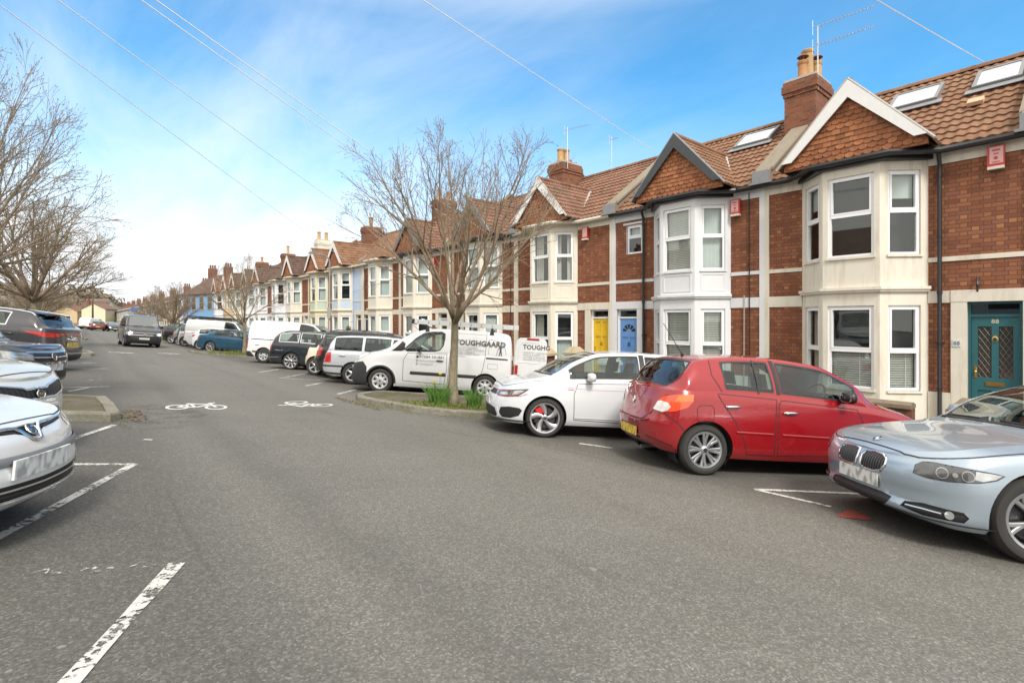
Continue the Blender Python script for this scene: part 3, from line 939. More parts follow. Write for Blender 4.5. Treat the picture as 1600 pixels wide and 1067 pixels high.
    def leaf(holes_):
        us = sorted(set([u0, u1]+[h[0] for h in holes_]+[h[1] for h in holes_])); zs_ = sorted(set([z0, z1]+[h[2] for h in holes_]+[h[3] for h in holes_]))
        for i in range(len(us)-1):
            for j in range(len(zs_)-1):
                a, b = (us[i]+us[i+1])/2, (zs_[j]+zs_[j+1])/2
                if any(h[0] < a < h[1] and h[2] < b < h[3] for h in holes_):
                    mb.box(us[i], us[i+1], q-.02, q-.004, zs_[j], zs_[j+1])
                else: mb.box(us[i], us[i+1], q-.02, q+.018, zs_[j], zs_[j+1])
    uc = (u0+u1)/2
    if st == 'lattice':
        hl = [(u0+.09, uc-.05, .30, 1.26), (uc+.05, u1-.09, .30, 1.26), (u0+.09, uc-.05, -.42, .06), (uc+.05, u1-.09, -.42, .06)]
    elif st == 'fan':
        hl = [(u0+.08, uc-.04, .42, .86), (uc+.04, u1-.08, .42, .86), (u0+.08, uc-.04, -.42, .22), (uc+.04, u1-.08, -.42, .22)]
    elif st == 'glazed':
        hl = [(u0+.1, u1-.1, .2, 1.3), (u0+.1, u1-.1, -.42, .04)]
    else:
        hl = [(u0+.08, uc-.04, .98, 1.34), (uc+.04, u1-.08, .98, 1.34), (u0+.08, uc-.04, .36, .86), (uc+.04, u1-.08, .36, .86), (u0+.08, uc-.04, -.42, .2), (uc+.04, u1-.08, -.42, .2)]
    leaf(hl)
    door = mb.obj('door', dm, root)
    DG = plain('door_glass', (.035, .034, .03), .12, var=.4, scale=9)
    if st in ('lattice', 'glazed'):
        mb = MB(T)
        for h in hl[:2 if st == 'lattice' else 1]:
            mb.box(h[0], h[1], q-.004, q+.002, h[2], h[3])
        mb.obj('door_pane', DG, door)
        if st == 'lattice':
            mb = MB(T)
            for h in hl[:2]:
                w_, hh = h[1]-h[0], h[3]-h[2]; p_ = .085
                for sg in (1, -1):
                    c = -hh
                    while c < w_+hh:
                        # u = c + sg * (z-z0)*.6
                        pts = []
                        for t in range(0, 41):
                            z = hh*t/40; u = (c + .6*z) if sg == 1 else (w_ - c - .6*z)
                            if 0 <= u <= w_: pts.append((h[0]+u, q+.004, h[2]+z))
                        if len(pts) > 1: mb.tube([pts[0], pts[-1]], .004, 4)
                        c += p_
            mb.obj('lattice', plain('lattice_lead', (.20, .19, .17), .5, .6), door)
    if st == 'fan':
        mb = MB(T); cz = 1.02
        for i in range(5):
            t0, t1 = pi*(i+.12)/5, pi*(i+.88)/5
            mb.add([(uc+.10*cos(t0), q+.021, cz+.10*sin(t0)), (uc+.24*cos(t0), q+.021, cz+.24*sin(t0)), (uc+.24*cos((t0+t1)/2), q+.021, cz+.24*sin((t0+t1)/2)), (uc+.24*cos(t1), q+.021, cz+.24*sin(t1)), (uc+.10*cos(t1), q+.021, cz+.10*sin(t1))], [(0,1,2,3,4)])
        mb.obj('door_pane', DG, door, recalc=False)
    if near:
        mb = MB(T)
        mb.ball((u1-.06, q+.03, .40), .03, 8); mb.box(u1-.08, u1-.04, q+.016, q+.026, .28, .52)
        mb.obj('handle', BRASS, door, smooth=True)
        if st != 'panel':
            mb = MB(T); mb.box(uc-.13, uc+.13, q+.018, q+.03, .14, .22); mb.box(uc-.10, uc+.10, q+.03, q+.036, .165, .195)
            mb.obj('letter_plate', BRASS, door)
        mb = MB(T); kz = 1.02 if st == 'lattice' else .62
        mb.lathe([(.045, 0), (.05, .012), (.035, .016), (.03, 0)], (0,0,0), (0,1,0), 12)
        mb.v = []; mb.f = []; mb.m = []
        for j in range(12):
            t0, t1 = 2*pi*j/12, 2*pi*(j+1)/12
            mb.add([(uc+.048*cos(t0), q+.03, kz+.06*sin(t0)), (uc+.028*cos(t0), q+.036, kz+.038*sin(t0)), (uc+.028*cos(t1), q+.036, kz+.038*sin(t1)), (uc+.048*cos(t1), q+.03, kz+.06*sin(t1))], [(0,1,2,3)])
        mb.box(uc-.02, uc+.02, q+.016, q+.03, kz+.05, kz+.08)
        mb.obj('door_knocker', BRASS if st != 'fan' else plain('iron_black', (.03,.03,.03), .4, .7), door, recalc=False)
    if S.get('number'):
        me = text_mesh(S['number'], .11, plain('number_pale', (.62, .55, .42), .5), 'door_number', 'CENTER')
        o = link(bpy.data.objects.new('door_number', me), door)
        p = T(uc, q+.02, 1.32)
        o.matrix_local = Matrix.Translation(p) @ Matrix(((0,0,-1,0),(-1,0,0,0),(0,1,0,0),(0,0,0,1)))
        if S.get('plaque'):
            mb = MB(T); mb.box(1.02, 1.14, .03, .045, .87, 1.0)
            pq = mb.obj('number_plaque', plain('plaque', (.6, .62, .62), .4), root)
            me = text_mesh(S['number'], .10, plain('plaque_ink', (.1, .13, .2), .5), 'door_number', 'CENTER')
            o = link(bpy.data.objects.new('door_number', me), pq)
            o.matrix_local = Matrix.Translation(T(1.08, .0465, .90)) @ Matrix(((0,0,-1,0),(-1,0,0,0),(0,1,0,0),(0,0,0,1)))
    mb = MB(T); mb.box(.12, 1.2, .0, .30, ZB, -.58); mb.obj('doorstep', S.get('step', STONE), root)
    # --- roof
    rm = ROOFM[S.get('roof', 'b')]
    ro = bpy.data.objects.new('roof', roof_mesh(rm, S.get('roof', 'b'))); link(ro, root)
    # small gable roof over the bay
    gh, gz0 = 1.30, 4.84
    gd = dB + .06; ap = 6.27
    barge = S.get('barge')
    mb = MB(T)
    back = (ap - EAV)/KR + .3
    ov = .07
    if barge is None and not S.get('hip'): ov = .02
    slope = (ap-gz0)/gh
    if S.get('hip'):
        # hipped tile roof over the bay instead of a gable
        A = (UC, -.3, ap+.02); B = (UC, -back, ap+.02)
        E0, E1_ = (UC-gh-.1, gd+.02, gz0-.06), (UC+gh+.1, gd+.02, gz0-.06)
        mb.add([E0, E1_, A], [(0,1,2)]); mb.add([E0, A, B, (UC-gh-.1, -.7, gz0-.06)], [(0,1,2,3)]); mb.add([E1_, (UC+gh+.1, -.7, gz0-.06), B, A], [(0,1,2,3)])
    rows = 9
    for sg in (1, -1):
        if S.get('hip'): break
        L_tot = sqrt(gh*gh+(ap-gz0)**2)+.1
        nu = 66
        for r_ in range(rows):
            t0, t1 = r_/rows, (r_+1.06)/rows
            vs_ = []
            for t, lf in ((t0, .0), (t0, .042), (t1, .014)):
                for i in range(nu+1):
                    dd = gd+ov - (gd+ov+back)*i/nu
                    wv = (.5+.5*sin(2*pi*dd/.18))**1.2*.024 if lf > .01 else 0
                    hh_ = gh+.08 - (gh+.08)*min(t, 1.0)
                    zz_ = gz0-.07+ (ap-gz0+.1)*min(t, 1.0) + (lf+wv)*.75
                    vs_.append((UC+sg*(hh_+(lf+wv)*.6), dd, zz_))
            m_ = nu+1
            mb.add(vs_, [(q_*m_+i, q_*m_+i+1, (q_+1)*m_+i+1, (q_+1)*m_+i) for q_ in range(2) for i in range(nu)])
    if not S.get('hip'):
        mb.tube([(UC, gd+ov, ap+.06), (UC, -back+.1, ap+.06)], .09, 8)
    mb.obj('gable_roof', rm, root, smooth=True)
    if not S.get('hip'):
        mb = MB(T)
        mb.prism([(UC-gh, gd-.02, gz0-.10), (UC+gh, gd-.02, gz0-.10), (UC+gh, gd-.02, gz0), (UC, gd-.02, ap-.02), (UC-gh, gd-.02, gz0)], (0, -.06, 0))
        hung_tiles(mb, gh-.02, ap-gz0-.02, gd-.02, 0, gz0-.06)
        mb.obj('hung_tiles', HUNG, root, recalc=False)
        bmat = barge or BDARK
        mb = MB(T); bw = .25 if barge else .06
        for sg in (1, -1):
            e = Vector((sg*gh, -(ap-gz0))); ln = e.length; e.normalize(); nn = Vector((sg*(ap-gz0)/ln*1., gh/ln))
            a = Vector((UC, ap+.10)); b = a + e*(ln+.06)
            p = [(UC, ap+.10), (b.x, b.y), (b.x-sg*bw*.95, b.y-.0*bw), (UC, ap+.10-bw*1.45)]
            mb.prism([(x, gd+.075, z) for x, z in p], (0, .035, 0))
        brg = mb.obj('bargeboard', bmat, root)
        if barge:
            mb = MB(T)
            for sg in (1, -1):   # mortar verge
                mb.tube([(UC, gd+.085, ap+.125), (UC+sg*(gh+.12), gd+.085, gz0-.05)], .03, 6)
            mb.obj('verge', MORT if barge is BWHITE else LEAD, root)
        if near:
            mb = MB(T)      # pale valley fillet where the gable meets the roof
            for sg in (1, -1):
                zt = ap-.05
                mb.tube([(UC+sg*(gh+.04), .2, gz0-.1), (UC+sg*.05, -(zt-EAV)/KR, zt+.06)], .055, 6)
            mb.obj('valley', MORT, root)
    # gutter follows wall, round the bay
    mb = MB(T); gt = S['gut']; gzv = 4.685
    path = [(0, .19, gzv), (b0-.22, .19, gzv), (f0-.20, gd+.1, gzv+.0), (f1+.20, gd+.1, gzv), (b1+.22, .19, gzv), (W0, .19, gzv)]
    mb.tube(path, .065, 8)
    mb.box(0, b0-.1, .0, .10, 4.70, 4.80); mb.box(b1+.1, W0, 0, .10, 4.70, 4.80)
    mb.obj('gutter', gt, root, smooth=True)
    ud = S.get('dpipe')
    if ud is not None:
        mb = MB(T)
        mb.tube([(ud, .16, gzv-.02), (ud, .16, gzv-.09), (ud+.0, .075, gzv-.26), (ud, .075, gzv-.35), (ud, .075, ZB+.15), (ud, .12, ZB+.02)], .036, 8)
        for z in (4.2, 3.0, 1.9, .9, .0): mb.tube([(ud, .075, z), (ud, .075, z+.05)], .046, 8)
        mb.box(ud-.08, ud+.08, .02, .05, .92, .95)
        mb.obj('downpipe', S.get('dpm', gt), root, smooth=True)
    for (u, m_, z1_) in S.get('cables', ()):
        mb = MB(T); mb.tube([(u, .035, z1_), (u+.01, .035, 2.0), (u, .035, ZB)], .014, 5); mb.obj('cable', m_, root)
    # party wall parapet on the low-u side of this house (each boundary once)
    side_u = 0 if not mir else W0
    mb = MB(T)
    du0, du1 = (side_u-.16, side_u+.16)
    zq = lambda d: EAV - KR*d
    for (dd0, dd1) in ((.02, -XR), (-XR, -2*XR)):
        za, zb_ = (zq(dd0), zq(dd1)) if dd1 == -XR else (zq(-XR), zq(0))
        mb.prism([(du0, dd0, za-.05), (du0, dd1, zb_-.05), (du0, dd1, zb_+.24), (du0, dd0, za+.24)], (du1-du0, 0, 0))
        mb.prism([(du0-.06, dd0+.03, za+.24), (du0-.06, dd1, zb_+.24), (du0-.06, dd1, zb_+.31), (du0-.06, dd0+.03, za+.31)], (du1-du0+.12, 0, 0))
    mb.prism([(du0-.02, .02, EAV-.14), (du0-.02, .24, EAV-.14), (du0-.02, .24, EAV+.12), (du0-.02, .02, EAV+.34)], (du1-du0+.04, 0, 0))
    mb.obj('party_wall', STONE, root)
    if near:
        mb = MB(T); mb.box(du0-.10, du1+.10, .02, .30, EAV-.12, EAV-.07); mb.box(du0-.035, du1+.035, .16, .27, EAV-.08, EAV+.2); mb.obj('flashing', LEAD, root)
    # chimney on the bay-side party wall of even boundaries
    if S.get('chimney'):
        cd = -(15.7-D0); cu_ = W0 if not mir else 0
        cu_ = W0
        hw, hd, zt = .40, .56, S.get('chz', 8.22)
        mb = MB(T)
        mb.box(cu_-hw, cu_+hw, cd-hd, cd+hd, 5.6, zt-.42)
        for j, ex in enumerate((.03, .06, .06, .03)):
            mb.box(cu_-hw-ex, cu_+hw+ex, cd-hd-ex, cd+hd+ex, zt-.42+j*.105, zt-.42+(j+1)*.105-.003)
        ch = mb.obj('chimney', BRICK2 if S.get('chm') is None else S['chm'], ro)
        mb = MB(T); mb.prism([(cu_-hw, cd-hd, zt), (cu_+hw, cd-hd, zt), (cu_+hw, cd+hd, zt), (cu_-hw, cd+hd, zt)], (0, 0, .07)); mb.obj('flaunching', MORT, ch)
        for j, (pu, pd_, hh, rr, pm, cowl) in enumerate(S['pots']):
            mb = MB(T)
            mb.lathe([(rr*1.08, 0), (rr*1.12, .05), (rr, .10), (rr*.92, hh-.12), (rr*1.05, hh-.10), (rr*1.1, hh-.02), (rr*.9, hh), (rr*.7, hh), (rr*.7, hh-.3)], (cu_+pu, cd+pd_, zt+.05), (0,0,1), 16)
            p_ = mb.obj('chimney_pot', pm, ch, smooth=True)
            if cowl:
                mb = MB(T)
                z = zt+.05+hh
                mb.lathe([(.0, .20), (.11, .16), (.15, .11), (.0, .13)], (cu_+pu, cd+pd_, z), (0,0,1), 14)
                for q_ in range(3):
                    t = 2*pi*q_/3; mb.tube([(cu_+pu+.09*cos(t), cd+pd_+.09*sin(t), z-.08), (cu_+pu+.09*cos(t), cd+pd_+.09*sin(t), z+.12)], .008, 4)
                mb.obj('cowl', plain('cowl_rust', (.20, .085, .05), .6, .3), p_, smooth=True)
    # rear stack behind the ridge
    if S.get('rear_pots'):
        cd = -2*XR+.2; cu_ = W0; mb = MB(T)
        mb.box(cu_-.3, cu_+.3, cd-.4, cd+.4, 4.9, 7.35); ch = mb.obj('chimney', BRICK2, ro)
        for (pd_, hh) in S['rear_pots']:
            mb = MB(T); mb.lathe([(.13, 0), (.12, hh), (.15, hh+.02), (.15, hh+.06), (.08, hh+.06)], (cu_, cd+pd_, 7.3), (0,0,1), 12); p_ = mb.obj('chimney_pot', POTB, ch, smooth=True)
            mb = MB(T); mb.lathe([(.0, .26), (.16, .20), (.18, .16), (.0, .17)], (cu_, cd+pd_, 7.3+hh), (0,0,1), 12); mb.obj('cowl', plain('cowl_rust', (.2,.085,.05), .6, .3), p_, smooth=True)
    # skylights: (u0,u1, back distance range)
    sl = sqrt(1+KR*KR)
    for (u0, u1, x0, x1) in S.get('sky', ()):
        mb = MB(T)
        O = (0, 0, EAV); E1 = (1,0,0); E2 = (0, -1/sl, KR/sl); E3 = (0, KR/sl, 1/sl)
        a, b, c, d_ = u0, u1, x0*sl, x1*sl
        for (p0, p1, q0, q1, h0, h1) in ((a, b, c, c+.08, .04, .17), (a, b, d_-.08, d_, .04, .17), (a, a+.07, c+.08, d_-.08, .04, .17), (b-.07, b, c+.08, d_-.08, .04, .17)):
            mb.obox(O, E1, E2, E3, (p0, p1), (q0, q1), (h0, h1))
        mb.obox(O, E1, E2, E3, (a-.1, b+.1), (c-.22, c), (.10, .115), 1)
        fr = mb.obj('skylight', [plain('skylight_grey', (.19, .195, .20), .45), LEAD], root)
        mb = MB(T); mb.obox(O, E1, E2, E3, (a+.06, b-.06), (c+.07, d_-.07), (.10, .15)); mb.obj('pane', plain('skylight_sky_reflection', (.62, .66, .70), .12, .0, .8, var=.12, scale=2.), fr)  # no blind here: the mirrored pale sky is put into the pane colour
    if S.get('vent'):
        mb = MB(T); O = (0, 0, EAV); E1 = (1,0,0); E2 = (0, -1/sl, KR/sl); E3 = (0, KR/sl, 1/sl)
        mb.obox(O, E1, E2, E3, (.86, 1.12), (1.62, 1.86), (.09, .17)); mb.obj('roof_vent', plain('vent_terracotta', (.55, .36, .24), .7), root)
    al = S.get('alarm')
    if al:
        u, z = al
        mb = MB(T); mb.box(u-.12, u+.12, .02, .10, z-.19, z+.19); ab = mb.obj('alarm_box', REDP, root)
        mb = MB(T); mb.box(u-.10, u+.085, .10, .106, z-.14, z+.165, 0); mb.obj('alarm_face', plain('alarm_face', (.62, .38, .36), .4), ab)
        if k == 0 or k == 1:
            for q in ((u-.06, u+.05, .106, .109, z+.09, z+.12), (u-.04, u+.03, .106, .109, z+.03, z+.05), (u-.06, u+.05, .106, .109, z-.12, z-.105)):
                mb = MB(T); mb.box(*q); mb.obj('alarm_print', REDP, ab)
            mb = MB(T); mb.lathe([(.03, .0), (.03, .003), (.0, .003)], (u, .106, z-.04), (0, 1, 0), 10)
            mb.obj('alarm_print', REDP, ab)
        mb = MB(T); mb.box(u-.115, u+.115, .02, .12, z-.24, z-.19); mb.obj('alarm_lamp', plain('alarm_lens', (.62, .60, .50), .3), ab)
    if S.get('hook'):
        mb = MB(T); u, z = S['hook']
        mb.tube([(u, .03, z+.14), (u, .05, z+.05), (u, .07, z), (u, .04, z-.05), (u, .03, z-.14)], .018, 6); mb.tube([(u-.05, .04, z-.01), (u, .10, z-.02)], .014, 6)
        mb.obj('bracket', BLACK, root)
    return root

def hs(label, bay, trim, face, gut, door, **kw):
    d = dict(label=label, bay=bay, trim=trim, face=face, gut=gut, door=door); d.update(kw); return d
door = lambda n, c, r_=.35: plain(n, c, r_, var=.06)
POTS_A = [(.0, .34, .50, .13, POT, True), (.0, .0, .92, .15, POTB, False), (-.12, -.34, .66, .13, POTB, True)]
POTS_B = [(.0, .28, .62, .14, POTB, False), (.0, -.05, .66, .14, POTB, False), (.1, -.36, .30, .11, POT, False)]
H = []
H.append(hs('brick terraced house with a teal lattice-glass door, cream bay and white bargeboard', CREAM, CREAM, BRICK, BLACK, door('teal_door', (.026, .118, .135)),
    barge=BWHITE, roof='r', dstyle='lattice', dframe=plain('teal_frame', (.02, .10, .12), .4), number='88', plaque=True, dpipe=1.33, alarm=(.52, 4.40), hook=(.78, 2.06), apron=False,
    up=('roller', 'dark', 'roller'), lo=('slat_low', 'slat_low', 'curtR'), sky=[(1.75, 2.72, 2.12, 2.98), (.36, 1.16, 2.14, 3.04)], vent=True, chimney=True, pots=POTS_A, chz=8.02))
H.append(hs('brick terraced house with a blue fanlight door, white painted bay and dark grey bargeboard', WHITE, WHITE, BRICK, BLACK, door('blue_door', (.13, .29, .60)),
    barge=BDARK, roof='r', dstyle='fan', dpipe=1.20, alarm=(4.02, 4.30), smallwin=True, up=('slat', 'slat', 'net'), lo=('slat', 'slat', 'slat'),
    sky=[(2.78, 3.85, 2.34, 3.16)], cables=((4.35, BLACK, 4.6), (4.22, plain('cable_grey', (.35,.33,.31), .6), 2.0)), rear_pots=[(-.2, .5), (.25, .4)]))
H.append(hs('brick terraced house with a yellow front door, cream bay and cream gutter', CREAM2, CREAM2, BRICK, GUTW, door('yellow_door', (.72, .47, .02)),
    barge=BWHITE, roof='b', dstyle='panel', alarm=(1.12, 4.30), up=('curt2', 'curtR', 'dark'), lo=('net_low', 'curtR', 'net_low'), chimney=True, pots=POTS_B, chz=7.9, rear_pots=[(.2, .55), (-.25, .5)]))
H.append(hs('brick terraced house with a plain cream bay and slate-grey gable edge, behind the ladder van', CREAM2, CREAM2, BRICK, BLACK, door('white_door', (.62, .60, .56)),
    barge=plain('bargeboard_slate', (.16, .165, .17), .6, var=.15), roof='b', dstyle='glazed', up=('net', 'net', 'net'), lo=('slat', 'curt2', 'net'), sky=[(3.2, 4.2, 2.4, 3.2)], alarm=None, cables=((4.4, BLACK, 4.6),)))
H.append(hs('brick terraced house with a cream bay and weathered grey gable edge, behind the street tree', CREAM2, CREAM2, BRICK, BLACK, door('pale_door', (.55, .52, .46)),
    barge=plain('bargeboard_slate', (.16, .165, .17), .6, var=.15), roof='b', dstyle='glazed', up=('net', 'slat', 'net'), lo=('net_low', 'slat', 'net'), chimney=True, pots=[(.0, .3, .55, .12, POT, False), (0, -.3, .5, .12, POT, False)], chz=8.1, alarm=(1.3, 4.2)))
H.append(hs('cream fronted terraced house with brick strips and a hipped tile roof over its bay', CREAM2, CREAM2, BRICK, GUTW, door('dark_door', (.05, .05, .07)),
    hip=True, roof='r', up=('net', 'net', 'net'), lo=('net', 'net', 'net'), dpipe=.3))
H.append(hs('terraced house with pale blue wall and bay panels and a white bargeboard', CREAM2, CREAM2, PBLUE, GUTW, door('navy_door', (.03, .035, .06)),
    barge=BWHITE, roof='r', apron_col=PBLUE, up=('roller', 'roller', 'net'), lo=('net', 'net', 'dark'), dpipe=1.3, dpm=plain('pipe_blue', (.45, .52, .62), .5), chimney=True, pots=[(.0, .0, .7, .14, POT, False)], chz=7.9))
H.append(hs('terraced house with a pale yellow bay, green apron panels and white bargeboard', YEL, YEL, BRICK, GUTW, door('white_door2', (.6, .6, .58)),
    barge=BWHITE, roof='r', apron_col=mat_render_('pale_green', (.48, .58, .50), .2), up=('roller', 'roller', 'net'), lo=('dark', 'dark', 'net')))
H.append(hs('cream terraced house with white bargeboard and a brick strip beside the lamp post', CREAM2, CREAM2, BRICK, GUTW, door('white_door2', (.6, .6, .58)),
    barge=BWHITE, roof='d', up=('net', 'net', 'net'), lo=('net', 'dark', 'net'), chimney=True, pots=[(.0, .3, .7, .14, POTB, False), (0, -.3, .7, .14, POTB, False)], chz=8.1, chm=CREAM2))
H.append(hs('white rendered terraced house, hipped over the bay, behind the white van roof', WHITE, WHITE, WHITE, GUTW, door('brown_door', (.16, .09, .06)),
    hip=True, roof='d', up=('net', 'roller', 'dark'), lo=('net', 'net', 'net')))
H.append(hs('white rendered terraced house with a narrow white bargeboard, behind the dark estate car', WHITE, WHITE, BRICK, GUTW, door('dark_door', (.05,.05,.07)),
    barge=BWHITE, roof='d', up=('net', 'dark', 'net'), lo=('net', 'net', 'net'), chimney=True, pots=[(.0, .0, .8, .14, POTB, False)], chz=7.9))
H.append(hs('white terraced house with dark tiled roof right behind the second street tree', WHITE, WHITE, WHITE, GUTW, door('dark_door', (.05,.05,.07)), barge=BWHITE, roof='d', up=('net', 'dark', 'net'), lo=('dark', 'net', 'net')))
H.append(hs('off-white terraced house showing between the branches of the second street tree', CREAM2, CREAM2, CREAM2, GUTW, door('brown_door', (.16,.09,.06)), barge=BWHITE, roof='d', up=('net', 'dark', 'net'), lo=('net', 'net', 'dark'), chimney=True, pots=[(0, 0, .6, .14, POT, False)], chz=7.9))
H.append(hs('tan rendered terraced house between two white ones, above the teal saloon', TAN, TAN, TAN, GUTW, door('white_door2', (.6,.6,.58)), barge=BWHITE, roof='b', up=('dark', 'net', 'net'), lo=('net', 'dark', 'net')))
H.append(hs('white terraced house next to the bright blue one', WHITE, WHITE, WHITE, GUTW, door('white_door2', (.6,.6,.58)), barge=BWHITE, roof='b', up=('dark', 'net', 'net'), lo=('net', 'dark', 'net')))
HOUSES = [house(k, sp) for k, sp in enumerate(H)]
# ------------------------------------------------------------------ vehicles: one surface engine
def pchip(pts):
    xs = [p[0] for p in pts]; ys = [p[1] for p in pts]; n = len(xs)
    if n == 1: return lambda x: ys[0]
    h = [xs[i+1]-xs[i] for i in range(n-1)]; dl = [(ys[i+1]-ys[i])/h[i] for i in range(n-1)]
    d = [0.]*n
    for i in range(1, n-1):
        if dl[i-1]*dl[i] > 0:
            w1, w2 = 2*h[i]+h[i-1], h[i]+2*h[i-1]
            d[i] = (w1+w2)/(w1/dl[i-1]+w2/dl[i])
    d[0] = dl[0]; d[-1] = dl[-1]
    def f(x):
        if x <= xs[0]: return ys[0]
        if x >= xs[-1]: return ys[-1]
        i = 0
        while x > xs[i+1]: i += 1
        t = (x-xs[i])/h[i]
        return (ys[i]*(1+2*t)*(1-t)**2 + h[i]*d[i]*t*(1-t)**2 + ys[i+1]*t*t*(3-2*t) + h[i]*d[i+1]*t*t*(t-1))
    return f
def sstep(a, b, x):
    t = max(0., min(1., (x-a)/(b-a))); return t*t*(3-2*t)

class Shell:
    """the half skin of a car: a wall sheet (a, v) running from the nose round the side to the tail, and a top sheet (a, t)"""
    def __init__(s, S):
        s.S = S; L, hw = S['L'], S['W']/2
        ln, lt, pn, pt = S.get('ln', .55), S.get('lt', .45), S.get('pn', 2.6), S.get('pt', 2.8)
        taper = S.get('taper', .035)
        hwf = lambda x: hw*(1 - taper*abs((x-L*.55)/(L*.5))**2.2)
        pts = []
        N = 90
        for i in range(N):
            th = (pi/2)*(i/N)
            x = ln*(1-max(0, cos(th))**(2/pn)); y = hwf(x)*sin(th)**(2/pn)
            pts.append((x, y))
        k = 80
        for i in range(k): x = ln + (L-ln-lt)*i/k; pts.append((x, hwf(x)))
        for i in range(N+1):
            th = (pi/2)*(1-i/N)
            x = L - lt*(1-max(0, cos(th))**(2/pt)); y = hwf(x)*max(0, sin(th))**(2/pt)
            pts.append((x, y))
        acc = [0.]
        for i in range(1, len(pts)): acc.append(acc[-1]+math.dist(pts[i], pts[i-1]))
        s.A = acc[-1]; s.tab = acc; s.pts = pts
        s.pf, s.ps, s.pr = pchip(S['pf']), pchip(S['ps']), pchip(S['pr'])
        s.zs, s.zb, s.zc = pchip(S['zs']), pchip(S['zb']), pchip(S['zc'])
        s.kroof = S.get('kroof', .72); s.H = max(p[1] for p in S['zc'])
        s.bow = S.get('bow', (.14, -.06)); s.crown_t = S.get('rail_c', .93)
        # table xe -> a
        s.xet = []
        for i in range(401):
            a = s.A*i/400; s.xet.append((s.wall(a, 1.)[0], a))
        for i in range(1, 401):
            if s.xet[i][0] < s.xet[i-1][0]: s.xet[i] = (s.xet[i-1][0]+1e-6, s.xet[i][1])
    def base(s, a):
        a = max(0., min(s.A, a)); lo, hi = 0, len(s.tab)-1
        while hi-lo > 1:
            m = (lo+hi)//2
            if s.tab[m] <= a: lo = m
            else: hi = m
        t = (a-s.tab[lo])/max(1e-9, s.tab[hi]-s.tab[lo])
        p, q = s.pts[lo], s.pts[hi]
        return (p[0]+(q[0]-p[0])*t, p[1]+(q[1]-p[1])*t)
    def nrm(s, a):
        e = .02
        p, q = s.base(a-e), s.base(a+e)
        if a < e: q = s.base(a+e); p = (q[0], -q[1]) if a < 1e-6 else (s.base(e-a)[0], -s.base(e-a)[1])
        if a > s.A-e:
            p = s.base(a-e); b = 2*s.A-(a+e)
            q = s.base(b); q = (q[0], -q[1])
        dx, dy = q[0]-p[0], q[1]-p[1]; l = math.hypot(dx, dy) or 1
        return (-dy/l, dx/l)      # outward (towards -x at the nose, +y on the side)
    def wall(s, a, v):
        x, y = s.base(a); nx, ny = s.nrm(a)
        wf, wr, ws = (nx*nx if nx < 0 else 0), (nx*nx if nx > 0 else 0), ny*ny
        ins = wf*s.pf(v)+wr*s.pr(v)+ws*s.ps(v)
        zb, zs = s.zb(x), s.zs(x)
        return (x-nx*ins, max(0., y-ny*ins) if y > 1e-6 else 0., zb+v*(zs-zb))
    def vz(s, a, z):
        x, y = s.base(a); zb, zs = s.zb(x), s.zs(x)
        return (z-zb)/(zs-zb)
    def rail(s, a):
        E = s.wall(a, 1.); xe, ye, zs = E
        zc = max(s.zc(xe), zs+.004); h = zc-zs
        c = sstep(.07, .24, h); q = max(0., min(1., h/(s.H-zs+1e-6)))
        yr = ye*((.80+.15*c) + (s.kroof-.95)*c*q**1.15)
        zr = zs + h*(.70+(s.crown_t-.70)*c)
        return E, (xe, yr, zr), zc, c
    def top(s, a, t):
        E, Rr, zc, c = s.rail(a)
        xe, ye, zs = E
        if t <= 1:
            y = ye+(Rr[1]-ye)*t + .028*c*4*t*(1-t); z = zs+(Rr[2]-zs)*t
            if c < 1: z += (1-c)*.0
        else:
            u = t-1; y = Rr[1]*(1-u); z = Rr[2]+(zc-Rr[2])*(1-(1-u)**2)
        Lm = s.S['L']*.5
        b = s.bow[0] if xe < Lm else s.bow[1]
        b *= sstep(0, .25*s.S['L'], abs(xe-Lm)) * sstep(0, .5, min(xe-s.xet[0][0], s.xet[-1][0]-xe))
        x = xe - b*(1-(y/max(ye, 1e-4))**2)*sstep(.0, .3, min(ye, 1.))
        return (x, y, z)
    def a_xe(s, x):
        T = s.xet
        if x <= T[0][0]: return T[0][1]
        if x >= T[-1][0]: return T[-1][1]
        lo, hi = 0, len(T)-1
        while hi-lo > 1:
            m = (lo+hi)//2
            if T[m][0] <= x: lo = m
            else: hi = m
        return T[lo][1]+(T[hi][1]-T[lo][1])*(x-T[lo][0])/max(1e-9, T[hi][0]-T[lo][0])
    def a_x(s, x):
        """side position x -> a"""
        best = None
        for i in range(len(s.pts)-1):
            if s.pts[i][0] <= x <= s.pts[i+1][0] and s.pts[i][1] > .2:
                t = (x-s.pts[i][0])/max(1e-9, s.pts[i+1][0]-s.pts[i][0]); return s.tab[i]+t*(s.tab[i+1]-s.tab[i])
        return s.A*x/s.S['L']
    def fn(s, sheet): return s.wall if sheet == 'w' else s.top
    def normal(s, sheet, a, v):
        f = s.fn(sheet); e = .006
        vm = 1. if sheet == 'w' else 2.
        a0, a1 = max(0, a-e), min(s.A, a+e); v0, v1 = max(0, v-e), min(vm, v+e)
        if sheet == 't': v0, v1 = max(0, v-.03), min(vm, v+.03)
        p, q = Vector(f(a0, v)), Vector(f(a1, v)); r_, u = Vector(f(a, v0)), Vector(f(a, v1))
        da, dv = q-p, u-r_
        if sheet == 'w' and (a < 1e-4 or a > s.A-1e-4): da = Vector((0, 1 if a < 1 else -1, 0))
        if sheet == 't' and v > 1.999: dv = Vector((0, -1, 0))
        n = dv.cross(da)
        if n.length < 1e-10: n = Vector((0, 0, 1))
        n.normalize()
        return n
